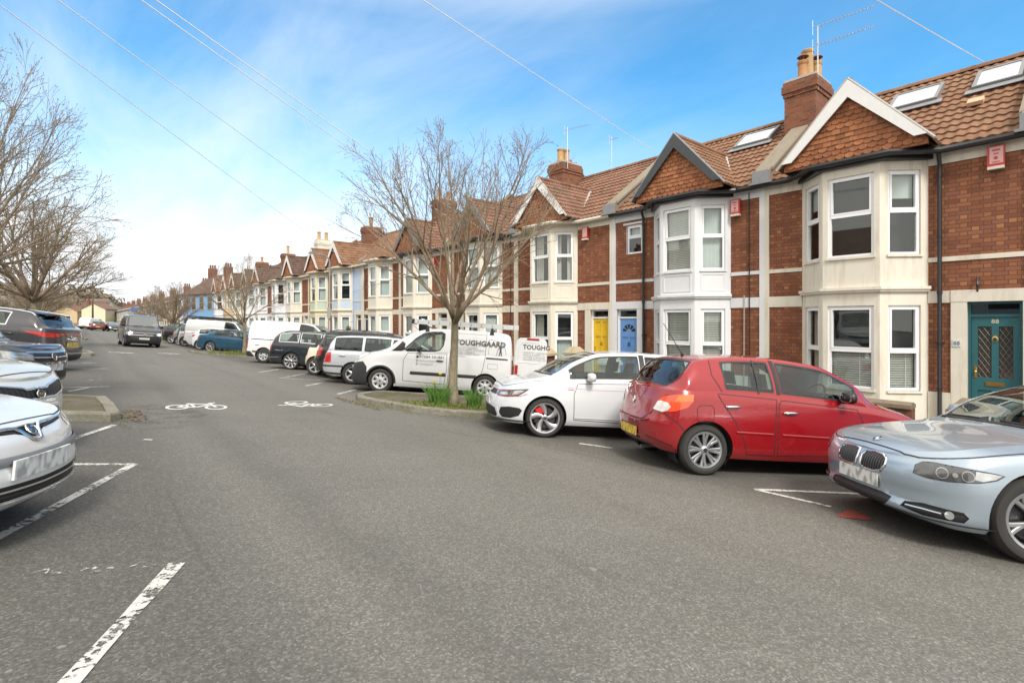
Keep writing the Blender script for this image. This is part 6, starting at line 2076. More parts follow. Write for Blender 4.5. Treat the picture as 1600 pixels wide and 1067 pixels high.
    def flat(pts):
        vs = []
        for (x, z) in pts:
            E, Rr, zc_, c = sh.rail(sh.a_xe(x)); t = max(0, (z-E[2])/(Rr[2]-E[2])); P = Vector(sh.top(sh.a_xe(x), t)) if z > E[2] else Vector(sh.wall(sh.a_x(x), sh.vz(sh.a_x(x), z)))
            vs.append((L2-P.x, P.y+.02, P.z+.006))
        mb.add(vs, [tuple(range(len(vs)))])
    X0 = 3.98; Z0 = 1.15
    flat([(X0+.03+.022*cos(2*pi*i/10), Z0+.25+.022*sin(2*pi*i/10)) for i in range(10)])
    flat([(X0, Z0+.22), (X0+.05, Z0+.22), (X0+.055, Z0+.12), (X0+.01, Z0+.12)])
    flat([(X0+.012, Z0+.12), (X0+.04, Z0+.12), (X0+.01, Z0), (X0-.012, Z0)]); flat([(X0+.03, Z0+.12), (X0+.055, Z0+.12), (X0+.075, Z0), (X0+.052, Z0)])
    flat([(X0-.005, Z0+.21), (X0+.012, Z0+.22), (X0-.04, Z0+.15), (X0-.052, Z0+.158)]); flat([(X0-.045, Z0+.165), (X0-.036, Z0+.165), (X0-.075, Z0+.0), (X0-.085, Z0+.0)])
    mb.obj('logo_figure', INK, root, recalc=False)
    # rear door swung out beyond the tail
    hz = Vector((-L2-.01, .80, 0)); e = Vector((-.985, .17, 0)).normalized(); N = Vector((-e.y, e.x, 0))*-1
    if N.y < 0: N = -N
    D = MB()
    Wd, z0, z1 = .84, .42, 1.68
    prof = [(0, z0), (Wd-.05, z0), (Wd, z0+.06), (Wd, 1.42), (Wd-.02, 1.58), (Wd-.10, z1), (.12, z1-.01), (.03, 1.60), (0, 1.45)]
    D.prism([tuple(hz+e*u+Vector((0,0,z))) for u, z in prof], tuple(-N*.05))
    rd_ = D.obj('rear_door', PAINT_VAN, root)
    mb = MB()
    inn = [(.10, 1.02), (.60, 1.02), (.68, 1.1), (.68, 1.46), (.60, 1.55), (.18, 1.55), (.10, 1.46)]
    for a, b in zip(inn, inn[1:]+inn[:1]): mb.tube([tuple(hz+e*a[0]+N*.003+Vector((0,0,a[1]))), tuple(hz+e*b[0]+N*.003+Vector((0,0,b[1])))], .007, 5)
    mb.obj('panel_edge', PAINT_VAN, rd_)
    def door_text(tx, u, z, size, mat, bold=0):
        p = hz+e*u+N*.006+Vector((0,0,z))
        add_mesh(text_mesh(tx, size, mat, 'lettering', 'LEFT', .001, bold), Matrix(((e.x, 0, N.x, p.x), (e.y, 0, N.y, p.y), (0, 1, 0, p.z), (0,0,0,1))), rd_)
    door_text('TOUGHG', .20, 1.38, .165, INK, .003)
    for i, tx in enumerate(('WINDOW CLEANING', 'FASCIA & SOFFIT CL', 'GUTTER CLEANING', 'CONSERVATORY RO')): door_text(tx, .22, 1.27-i*.06, .064, INK2)
    mb = MB(); mb.obox(tuple(hz), tuple(e), tuple(N), (0,0,1), (.50,.74), (.004,.035), (.70,.75)); mb.obj('handle', BLACK, rd_)
    mb = MB(); mb.obox(tuple(hz), tuple(e), tuple(N), (0,0,1), (.30,.62), (.0,.02), (1.625,1.665)); mb.obj('brake_light', LENSR, rd_)
    mb = MB(); mb.obox(tuple(hz), tuple(e), tuple(N), (0,0,1), (.02,.10), (-.02,.03), (.52,.95)); mb.obj('door_edge_lamp', LENSR, rd_)
    # roof bars with clamps
    for x in (2.05, 3.75):
        mb = MB(); zt = sh.zc(x)
        mb.tube([(L2-x, -.72, zt+.05), (L2-x, .72, zt+.05)], .018, 8)
        for sg in (1, -1):
            mb.prism([(L2-x-.06, sg*.70, zt-.10), (L2-x+.06, sg*.70, zt-.10), (L2-x+.025, sg*.68, zt+.08), (L2-x-.025, sg*.68, zt+.08)], (0, sg*.05, 0))
        mb.obj('roof_bar', BLACK, root)
    aerial_ = MB(); aerial_.tube([(L2-1.75, .3, 1.70), (L2-1.55, .3, 1.86)], .006, 5); aerial_.obj('aerial', BLACK, root)
    # ladder lying on the bars: a thing of its own
    lad = empty('ladder', None, 'aluminium ladder strapped flat on the roof of the lettered white van', 'ladder', None, root.matrix_world @ Matrix.Translation((L2-3.05, .52, 1.875)))
    bpy.context.view_layer.update()
    for yy in (0, -.36):
        mb = MB(); mb.box(-1.40, 1.42, yy-.012, yy+.012, .0, .115); mb.obj('stile', plain('ladder_alu', (.66, .67, .68), .35, .6, var=.1), lad)
    for i in range(10):
        x = -1.26+i*.285
        mb = MB(); mb.tube([(x, .016, .075), (x, -.376, .075)], .017, 8); mb.obj('rung', ALU, lad)
        mb = MB()
        for zz in (.035, .085): mb.tube([(x, .011, zz), (x, .015, zz)], .014, 8)
        mb.obj('rung_end', BLACK, lad)
    mb = MB(); mb.box(1.40, 1.47, -.03, .03, -.01, .12); mb.box(1.40, 1.47, -.39, -.33, -.01, .12); mb.obj('foot', BLACK, lad)
tough_van()

# ---- rest of the right side -------------------------------------------------------
def estate_silver():
    L = 4.67
    S = generic(L, 1.72, 1.49, 2.70, .93, PAINT_SILV2, kind='estate', zn=.68, zcl=.98, belt=(.94, .97), xc=1.15, xh=2.0, xr=4.22, xt=4.50, zt=.98, dr=.06, lod=2,
        dlo=[(1.5, 2.50), (2.58, 3.32), (3.42, 4.22)], tl=[(.60,.60),(.60,.90),(1.02,.92),(1.04,.62)], frame=BLACK,
        doors=[(1.42, 2.52, 2.50), (2.56, 3.40, 3.10)], spokes=('single', 5), wr=.315, rr=.2,
        xrib=[('r',[(.3,.50),(.9,.51),(1.45,.52)],.05,TRIM,'body',dict(off=.005,bulge=.012)),('r',[(.3,.30),(1.0,.30),(1.4,.29)],.05,TRIM,'body',dict(off=.003))],
        plates=[('r', .72, 0, PLYB)], kroof=.78)
    root, sh, m, b = build_car(S, 7.68, 14.5, -40, 'silver estate car with square red tail lamps, parked just left of the lettered van', 'car')
    roof_rails(sh, root, 2.1, 4.3, BLACK)
estate_silver()
def mpv_black():
    L = 4.55
    S = generic(L, 1.72, 1.64, 2.75, .9, PAINT_BLK, kind='estate', zn=.78, zcl=1.05, belt=(1.0, 1.05), xc=1.0, xh=1.9, xr=4.0, xt=4.32, zt=1.05, lod=1, tl=[(.62,.72),(.62,.98),(1.0,1.0),(.96,.74)], lt=.6, pt=2.3)
    root, sh, m, b = build_car(S, 7.95, 16.35, -40, 'black people carrier showing its roof behind the silver estate car', 'car')
    roof_rails(sh, root, 1.9, 4.0, BLACK)
mpv_black()
def cream_car():
    L = 3.7
    S = generic(L, 1.6, 1.42, 2.46, .72, PAINT_CREAM, kind='hatch', zn=.74, zcl=.98, belt=(.95, .96), xc=1.05, xh=1.75, xr=3.05, xt=3.40, zt=.96, lod=1, tl=[(.56,.66),(.56,.88),(.70,.90),(.72,.66)], pt=2.5,
        extra=[('soft_top','x',[(1.70,.93),(1.70,2),(3.42,2),(3.42,.10),(3.2,.05),(3.0,.93)],dict(mat=plain('soft_top_black',(.03,.03,.03),.9,var=.2,scale=20),centre=True,part='soft_top')),
               ('rear_window2','b',[(1.30,1.25),(1.30,2),(1.06,2),(1.06,1.2)],dict(mat=CGLASS,off=.004,centre=True,part='rear_window'))])
    build_car(S, 7.75, 17.85, -38, 'small cream convertible with a black soft top, beside the dark navy estate car', 'car')
cream_car()
def estate_dark():
    L = 4.82
    tl = [(.60,.70),(.62,.95),(.98,.97),(1.0,.86),(.93,.72)]
    S = generic(L, 1.86, 1.54, 2.82, .95, PAINT_DK, kind='estate', zn=.70, zcl=1.0, belt=(.97, 1.03), xc=1.2, xh=2.1, xr=4.28, xt=4.66, zt=1.0, dr=.08, lod=2,
        dlo=[(1.6, 2.62), (2.70, 3.46), (3.54, 4.30)], tl=tl, dlotrim=CHROME, doors=[(1.45, 2.64, 2.62), (2.68, 3.5, 3.2)], spokes=('single', 9), wr=.325, rr=.25, rimm=ALLOY, kroof=.76,
        extra=[('tlu','b',[(1.40,.86),(1.40,1.16),(.98,1.16),(.98,.55)],dict(mat=LENSR,off=.006,part='tail_light'))],
        xrib=[('s',[(.95,.30),(2.4,.30),(4.2,.31)],.035,TRIM,'body',dict(off=.003)),('r',[(.4,.42),(1.0,.44),(1.3,.46)],.02,CHROME,'body',dict(off=.002))])
    root, sh, m, b = build_car(S, 7.85, 20.6, -40, 'dark navy estate car with tall red tail lamps and chrome window line', 'car')
    roof_rails(sh, root, 2.1, 4.2, BLACK)
estate_dark()
def box_van(X, Y, hd, label, L=4.8, W=1.9, H=1.94, paint_=None, name='parked_van', rack=False, cab=None, lod=1, **kw):
    zb_ = 1.15
    zs = [(0,.92),(.3,1.0),(.8,1.10),(1.4,zb_),(L,zb_)]
    zc = [(.13,.93),(.25,1.0),(.5,1.09),(.8,1.16),(.95,1.22),(1.4,1.60),(1.75,H-.08),(2.1,H-.02),(2.8,H),(L-.6,H-.01),(L-.2,H-.05),(L-.10,H-.2),(L-.05,1.5),(L-.02,zb_+.01)]
    S = generic(L, W, H, L*.62, .9, paint_ or PAINT_VAN, kind='van', zs=zs, zc=zc, xc=.95, xh=1.78, xr=L-.3, xt=L-.1, lod=lod, pr=[(0,.05),(.1,.01),(.5,0),(1,.02)], lt=.25, pt=4.5, kroof=.84, rail_c=.955, bow=(.12,-.01),
        dlo=[(1.25, 2.28)], doors=[(1.35, 2.35, 2.35), (2.42, 3.5, 3.3)], hl=[(.5,.78),(.52,.92),(.8,1.0),(1.1,1.05),(1.0,.88),(.8,.78)], tl=[(.74,.62),(.74,1.08),(.96,1.1),(.96,.64)], wr=.335, rr=.2, spokes=('cap', 6), rimm=HUBCAP, mirror=(1.55, 1.25, BLACK),
        gr=[(0,.70),(0,.84),(.42,.84),(.44,.72)], inside=dict(x0=1.2, x1=2.6, rows=(2.2,)), plates=[('f', .55, 0, PLWB), ('r', .6, 0, PLYB)],
        extra=[('rb','r',[(0,.27),(0,.52),(1.1,.50),(1.3,.27)],dict(mat=TRIM,centre=True,off=.005,part='rear_bumper')), ('fb','f',[(0,.2),(0,.55),(.9,.56),(1.1,.2)],dict(mat=TRIM,centre=True,off=.005,part='front_bumper'))],
        xrib=[('s',[(2.5,1.06),(4.4,1.06)],.035,BLACK,'body',dict(off=.004)),('s',[(1.35,.5),(4.3,.5)],.07,TRIM,'body',dict(off=.005,bulge=.01))], **kw)
    root, sh, m, b = build_car(S, X, Y, hd, label, 'van', name=name)
    if rack:
        L2 = L/2; fr = MB(); x0, x1 = 1.9, L-.1; zt = H+.16
        for sg in (1, -1):
            fr.tube([(L2-x0, sg*.72, zt), (L2-x1, sg*.72, zt)], .04, 6); fr.tube([(L2-x0, sg*.72, zt-.11), (L2-x1, sg*.72, zt-.11)], .03, 6)
        for i in range(7):
            x = x0+(x1-x0)*i/6
            fr.tube([(L2-x, -.72, zt), (L2-x, -.72, H-.06)], .012, 5); fr.tube([(L2-x, .72, zt), (L2-x, .72, H-.06)], .012, 5); fr.tube([(L2-x, -.72, zt-.06), (L2-x, .72, zt-.06)], .014, 5)
        fr.obj('roof_rack', BLACK, root)
    return root, sh
box_van(7.95, 24.5, -40, 'plain white panel van parked tail-out between the dark navy estate and the second tree', L=4.65)
def saloon_teal():
    L = 4.64
    S = generic(L, 1.76, 1.45, 2.68, .95, PAINT_TEAL, kind='saloon', zn=.68, zcl=.98, belt=(.94, 1.0), xc=1.25, xh=2.1, xr=3.35, xt=4.05, zt=1.04, dr=.09, lod=2, dlo=[(1.6, 2.55), (2.62, 3.42)], doors=[(1.48, 2.58, 2.56), (2.62, 3.5, 3.2)], tl=[(.5,.76),(.5,.92),(.95,.94),(1.08,.86),(.9,.78)], spokes=('pair', 7), wr=.322, rr=.235)
    build_car(S, 7.45, 34.8, -40, 'dark teal saloon parked nose-in on the far side of the second tree island', 'car')
saloon_teal()
S = generic(4.2, 1.76, 1.46, 2.6, .85, PAINT_WHITE, zn=.7, belt=(.95,1.02), xr=3.5, xt=3.95, lod=1, spokes=('single', 5), rr=.22, tl=[(.5,.8),(.5,.92),(1.05,.97),(1.1,.9),(.9,.8)])
build_car(S, 7.35, 37.5, -40, 'white hatchback parked between the teal saloon and the white van with a roof rack', 'car')
box_van(7.75, 40.1, -38, 'silver-white van with a black roof rack beyond the white hatchback', L=5.0, H=2.0, paint_=paint('paint_van_silver', (.62,.63,.64), .3, .35, .1), rack=True)
S = generic(4.1, 1.75, 1.72, 2.6, .8, PAINT_SILV, kind='estate', zn=.85, zcl=1.1, belt=(1.05,1.08), xc=1.05, xh=1.8, xr=3.75, xt=3.95, zt=1.08, lod=1, wr=.35, rr=.22, tl=[(.6,.62),(.6,.8),(.8,.82),(.8,.62)])
root, sh, m_, b_ = build_car(S, 7.25, 42.9, -40, 'small silver off-roader with a spare wheel on its tail, beyond the roof-rack van', 'car')
ty, rim = wheel_meshes(.34, .21, .2, ('single', 5), ALLOY)
e = bpy.data.objects.new('spare_wheel', None); link(e, root); e.location = (-4.1/2-.22, .0, .85); e.rotation_euler = (0, 0, pi/2)
link(bpy.data.objects.new('tyre', ty), e); link(bpy.data.objects.new('rim', rim), e)
S = generic(4.0, 1.72, 1.48, 2.5, .8, PAINT_SAGE, zn=.7, belt=(.95,1.0), lod=1, tl=[(.5,.7),(.5,.92),(.95,.95),(.98,.75)])
build_car(S, 7.2, 45.7, -40, 'grey-green hatchback in the far row, next to the small silver off-roader', 'car')
S = generic(4.5, 1.85, 1.7, 2.7, .88, PAINT_BLK, kind='estate', zn=.85, zcl=1.08, belt=(1.05,1.1), xr=3.9, xt=4.25, zt=1.08, lod=1, wr=.36, rr=.24, tl=[(.55,.85),(.55,1.05),(1.0,1.08),(1.0,.9)])
build_car(S, 7.1, 48.6, -40, 'black off-roader in the far row before the third tree', 'car')
for i, (y, pm, lb) in enumerate(((57.6, PAINT_GREY, 'dark grey hatchback in the distant row past the third tree'), (60.6, PAINT_SILV, 'silver hatchback in the distant row past the third tree'), (63.6, PAINT_MAR, 'maroon hatchback in the distant row past the third tree'), (66.6, PAINT_WHITE, 'white hatchback in the distant row past the third tree'))):
    S = generic(4.1, 1.74, 1.48, 2.55, .8, pm, lod=0, interior=False); build_car(S, 7.3, y, -40, lb, 'car')

# ---- the dark van driving towards the camera --------------------------------------
def dark_van():
    L = 4.9; H = 1.97
    zs = [(0,.98),(.3,1.05),(.7,1.12),(1.4,1.18),(L,1.18)]
    zc = [(.13,.99),(.25,1.06),(.5,1.12),(.72,1.18),(.85,1.25),(1.3,1.66),(1.58,H-.08),(2.0,H-.01),(3,H),(L-.5,H-.01),(L-.2,H-.08),(L-.1,1.7),(L-.02,1.19)]
    BE = emit('headlight_beam', (1., .93, .82), 6.)
    S = generic(L, 1.90, H, 3.0, .9, PAINT_GREY, kind='van', zs=zs, zc=zc, xc=.84, xh=1.62, xr=L-.3, xt=L-.1, lod=2, pr=[(0,.05),(.1,.01),(.5,0),(1,.02)], pf=[(0,.08),(.1,.01),(.3,0),(.5,.0),(.7,.02),(.85,.05),(1,.12)], lt=.25, pt=4.5, pn=3.2, ln=.45, kroof=.82, rail_c=.955, bow=(.10,-.01),
        dlo=[(1.2, 2.2), (2.4, 3.3), (3.5, 4.5)], doors=[(1.3, 2.28, 2.28), (2.34, 3.4, 3.4)], hl=[(.58,.70),(.60,.88),(.84,.92),(1.02,.93),(1.0,.78),(.84,.70)], wr=.335, rr=.22, mirror=(1.36, 1.28, BLACK), mir_y=.86,
        gr=[(0,.72),(0,.86),(.56,.86),(.56,.72)], lg=[(0,.30),(0,.44),(.7,.44),(.75,.32)], plates=[('f', .52, 0, PLW)], inside=dict(x0=1.0, x1=2.4, rows=(2.1,)),
        extra=[('beam','f',circ(.76,.80,.065,14),dict(mat=BE,off=.006,part='lit_headlight_bulb'))],
        xrib=[('f',[(0,.735),(.58,.74)],.03,CHROME,'body',dict(off=.006)),('f',[(0,.855),(.58,.86)],.018,CHROME,'body',dict(off=.006)),('f',[(0,.66),(.6,.665),(.95,.67)],.012,SEAM,'body',{}),('f',[(0,.26),(.9,.26)],.10,TRIM,'body',dict(off=.003))])
    root, sh, m, b = build_car(S, 2.85, 40.5, -88, 'dark grey van driving towards the camera with its headlights on', 'van', name='moving_van')
    p, n = on_wall(sh, .0005, .795, .012); vw_badge(sh, p, n, root, .075)
    mb = MB()
    for sg in (1, -1):
        q = [sh.top(sh.a_xe(.88), 1.9-i*.12) for i in range(6)]
        mb.tube([(L/2-x_+.02, y_*sg-(.0), z_+.015) for x_, y_, z_ in q], .012, 5)
    mb.obj('wiper', BLACK, root)
dark_van()

# ---- left side ---------------------------------------------------------------------
def silver_saloon_left():
    L = 3.82
    hl = [(.47,.625),(.47,.665),(.54,.715),(.68,.745),(.84,.745),(.92,.70),(.88,.645),(.66,.612)]
    gr = [(0,.625),(0,.705),(.25,.712),(.45,.716),(.46,.680),(.30,.668),(.14,.66)]
    S = generic(L, 1.65, 1.43, 2.49, .74, paint('paint_light_silver', (.66, .665, .67), .2, .32, .06), zn=.70, zs=[(0,.69),(.3,.725),(.8,.79),(1.75,.88),(2.86,.93),(3.82,.91)], zc=[(.13,.70),(.3,.745),(.6,.80),(.95,.86),(1.05,.92),(1.45,1.2),(1.8,1.38),(2.4,1.43),(3.2,1.38),(3.4,1.2),(3.6,.98),(3.71,.95)], zcl=.90, belt=(.88,.93), xc=1.05, xh=1.8, lod=2, hl=hl, hlm=LENSW, gr=gr, lg=[(0,.30),(0,.385),(.5,.395),(.78,.41),(.80,.345),(.6,.305)], ln=.55, pn=2.3,
        pf=[(0,.09),(.1,.02),(.28,.0),(.48,.0),(.55,.015),(.8,.05),(1,.13)], plates=[('f', .475, 0, PLWB)], wr=.29, rr=.19,
        extra=[('hli','f',[(.54,.65),(.56,.71),(.70,.735),(.80,.72),(.78,.66)],dict(mat=LENSW,off=.005,part='headlight_lens'))],
        xrib=[('f',[(0,.606),(.04,.614),(.085,.668),(.12,.688),(.30,.700),(.46,.712)],.024,CHROME,'body',dict(off=.006,bulge=.01)),
              ('f',[(.14,.665),(.28,.68),(.44,.695)],.010,TRIM,'grille',dict(off=.006,bulge=.006)),
              ('f',[(0,.52),(.3,.522),(.7,.53),(1.02,.54)],.055,plain('bumper_grey',(.17,.18,.19),.5,var=.15),'body',dict(off=.006,bulge=.012)),
              ('f',[(0,.355),(.5,.365),(.78,.385)],.012,CHROME,'body',dict(off=.008)),('f',[(0,.33),(.5,.34),(.78,.36)],.010,TRIM,'body',dict(off=.008)),
              ('f',[(0,.225),(.6,.23),(1.0,.25)],.06,TRIM,'body',dict(off=.002)),('f',[(0,.285),(.6,.29),(.95,.32)],.02,CHROME,'body',dict(off=.005,bulge=.01))])
    root, sh, m, b = build_car(S, -1.90, 5.22, -27, 'silver small car with a chrome vee grille, nearest on the left edge', 'car')
    p, n = on_wall(sh, .0005, .660, .014)
    mb = ring_badge(.046, .008, fill=1)
    for t0 in (.4, 2.4, 4.4):
        pts = [(0.034*cos(t0+k*.4)*(1-.18*k), .034*sin(t0+k*.4)*(1-.18*k)) for k in range(4)]
        for a_, b_ in zip(pts[:-1], pts[1:]):
            d = Vector((b_[0]-a_[0], b_[1]-a_[1])); d.normalize(); q = Vector((-d.y, d.x))*.005
            mb.add([(a_[0]+q.x, a_[1]+q.y, .005), (a_[0]-q.x, a_[1]-q.y, .005), (b_[0]-q.x, b_[1]-q.y, .005), (b_[0]+q.x, b_[1]+q.y, .005)], [(0,1,2,3)], 0)
    add_mesh(mb.mesh('badge', [CHROME, ALLOYD], recalc=False), badge_matrix(sh, p, n), root)
silver_saloon_left()
def beige_suv():
    L = 4.33
    gr = [(0,.58),(0,.68),(.16,.675),(.22,.695),(.50,.73),(.62,.73),(.66,.67),(.56,.62),(.25,.575),(.16,.58)]
    hl = [(.64,.67),(.66,.76),(.85,.80),(1.05,.83),(1.0,.74),(.85,.68)]
    S = generic(L, 1.80, 1.62, 2.65, .87, PAINT_BEIGE, kind='estate', zn=.78, zcl=.98, belt=(.97,1.02), xc=1.1, xh=1.95, xr=3.7, xt=4.1, zt=1.07, lod=2, gr=gr, hl=hl, lg=[(0,.28),(0,.40),(.6,.40),(.62,.28)], plates=[('f', .46, 0, PLW)], ln=.6, pn=2.5,
        pf=[(0,.10),(.1,.02),(.25,0),(.5,.0),(.7,.02),(.85,.05),(1,.12)], wr=.34, rr=.23,
        xrib=[('f', gr, .022, CHROME, 'body', dict(off=.005, bulge=.006, closed=True))])
    S['ribbons'] += [('f', [(.04+i*.06, .59), (.06+i*.06, .68+i*.005)], .010, ALLOYD, 'grille', dict(off=.004)) for i in range(10)]
    root, sh, m, b = build_car(S, -2.30, 7.72, -24, 'beige-silver crossover with a black honeycomb grille, second on the left edge', 'car')
    p, n = on_wall(sh, 0.0005, .62, .012)
    mb = ring_badge(.040, .006, 1.7, fill=1)
    bd_ = add_mesh(mb.mesh('badge', [CHROME, GLOSSB], recalc=False), badge_matrix(sh, p, n), root)
    o = add_mesh(text_mesh('KIA', .042, CHROME, 'lettering', 'CENTER', .001), Matrix.Translation((0, -.015, .005)), bd_)
    p, n = on_wall(sh, .0005, .46, .022)
    add_mesh(text_mesh('DX', .09, plain('plate_ink', (.02,.02,.02), .5), 'lettering', 'LEFT', .0008), badge_matrix(sh, p, n) @ Matrix.Translation((.12, -.034, .0)), root)
beige_suv()
def slate_suv():
    L = 4.23
    gr = [(0,0.610),(0,0.750),(.48,0.760),(.50,0.650),(.42,0.610)]
    hl = [(.50,0.645),(.50,0.720),(.62,0.765),(.95,0.795),(1.25,0.810),(1.15,0.730),(.9,0.665)]
    S = generic(L, 1.82, 1.57, 2.59, .85, PAINT_TROC, kind='hatch', zn=.83, zcl=.95, belt=(.94,1.0), xc=1.12, xh=1.95, xr=3.6, xt=4.0, zt=1.05, lod=2, gr=gr, hl=hl, hlm=LENSC, lg=[(0,.30),(0,.46),(.66,.48),(.80,.44),(.74,.32)], plates=[('f', .50, 0, PLWB)], ln=.55, pn=2.8,
        pf=[(0,.09),(.1,.01),(.3,0),(.55,0),(.75,.02),(.88,.05),(1,.12)], wr=.345, rr=.235,
        xrib=[('f',[(0,.675),(.5,.69),(.85,.70)],.020,CHROME,'body',dict(off=.006,bulge=.004)),('f',[(0,.762),(.5,.772),(.62,.772)],.014,CHROME,'body',dict(off=.005)),
              ('f',[(0,.255),(.5,.26),(.9,.28)],.022,CHROME,'body',dict(off=.006,bulge=.006))])
    root, sh, m, b = build_car(S, -2.32, 13.16, -24, 'slate-blue crossover with chrome grille bars behind the left kerbed island', 'car')
    p, n = on_wall(sh, .0005, .685, .014); vw_badge(sh, p, n, root, .068)
slate_suv()
def graphite_suv():
    L = 4.48
    tl = [(0,.955),(0,.985),(.35,.99),(.80,1.0),(1.20,1.02),(1.42,1.035),(1.25,.97),(1.0,.90),(.80,.885),(.60,.89),(.5,.945)]
    S = generic(L, 1.86, 1.59, 2.67, .9, PAINT_GREY, kind='estate', zn=.88, zcl=1.08, belt=(1.05,1.12), xc=1.1, xh=2.0, xr=3.78, xt=4.25, zt=1.10, dr=.08, lod=2, tl=tl, plates=[('r', .70, 0, PLYB)], rw=(1.17, 1.42), dlo=[(1.6, 2.5), (2.58, 3.42)], dlotrim=CHROME, kroof=.74, rglass=CGLASSD,
        extra=[('tl9','r',[(.50,.905),(.52,.94),(.85,.955),(.95,.925),(.80,.90)],dict(mat=LENSR,off=.007,part='indicator')),
               ('diff','r',[(0,.27),(0,.42),(.9,.43),(1.2,.27)],dict(mat=TRIM,centre=True,off=.004,part='rear_valance'))],
        xrib=[('r',[(0,.60),(.55,.62),(.72,.80)],.010,SEAM,'body',{}),('r',[(0,.47),(.5,.475),(1.0,.48)],.022,CHROME,'body',dict(off=.004)),('x',[(2.0,1.02),(3.9,1.02)],.03,CHROME,'body',dict(off=.012,bulge=.02))])
    root, sh, m, b = build_car(S, -2.24, 19.15, 156, 'graphite crossover with a full-width red lamp bar and yellow plate, parked nose-in on the left', 'car')
    rear_wiper(sh, root, 1.19)
    mb = MB()   # roof spoiler
    pts = []
    for i in range(9):
        y = -.56+1.12*i/8
        pts.append((y, 0))
    p = Vector(sh.top(sh.conv('b', (1.495, 2.))[0], 2.))
    mb.add([(L/2-p.x+.22, y, p.z+.035-.06*abs(y)**2) for y, _ in pts]+[(L/2-p.x-.20, y*.94, p.z-.015-.09*abs(y)**2) for y, _ in pts]+[(L/2-p.x-.17, y*.94, p.z-.045-.09*abs(y)**2) for y, _ in pts],
           [(i, i+1, 9+i+1, 9+i) for i in range(8)]+[(9+i, 10+i, 19+i, 18+i) for i in range(8)])
    mb.obj('roof_spoiler', GLOSSB, root, smooth='all', recalc=False)
    p, n = on_wall(sh, sh.A-.001, .90, .01)
    mb = ring_badge(.038, .006, 1.7, fill=1); bd_ = add_mesh(mb.mesh('badge', [CHROME, GLOSSB], recalc=False), badge_matrix(sh, p, n), root)
    add_mesh(text_mesh('KIA', .040, CHROME, 'lettering', 'CENTER', .001), Matrix.Translation((0, -.014, .005)), bd_)
    aerial(sh, root, 3.3, .12, .06)
graphite_suv()
S = generic(4.3, 1.78, 1.6, 2.6, .85, PAINT_SILV, kind='estate', zn=.85, zcl=1.05, belt=(1.02,1.06), xr=3.7, xt=4.05, zt=1.05, lod=1)
root, sh, m_, b_ = build_car(S, -2.3, 23.2, 156, 'silver car whose roof just shows beyond the graphite crossover', 'car')
roof_rails(sh, root, 1.9, 3.6, ALU)
S = generic(4.3, 1.8, 1.55, 2.6, .85, PAINT_BLK, kind='estate', zn=.8, zcl=1.02, belt=(1.0,1.04), xr=3.75, xt=4.1, zt=1.03, lod=1, tl=[(.5,.8),(.5,1.0),(1.0,1.02),(1.0,.82)], plates=[('r', .62, 0, PLY)])
build_car(S, -2.45, 46.6, 156, 'distant black hatchback with red lamps and yellow plate on the left side of the road', 'car')
S = generic(4.2, 1.76, 1.5, 2.6, .85, PAINT_SILV, lod=1); build_car(S, -1.95, 50.5, -24, 'distant silver hatchback facing out on the left side of the road', 'car')
S = generic(4.2, 1.76, 1.5, 2.6, .85, PAINT_MAR, kind='hatch', lod=1); build_car(S, 2.1, 101.5, 88, 'maroon car parked at the far bend of the street', 'car')
S = generic(4.2, 1.76, 1.5, 2.6, .85, PAINT_BLK, kind='hatch', lod=1); build_car(S, 3.8, 102.5, -80, 'black car at the far bend of the street, right of the maroon one', 'car')
box_van(1.6, 112, 60, 'distant white van behind the maroon car at the far bend', lod=0)
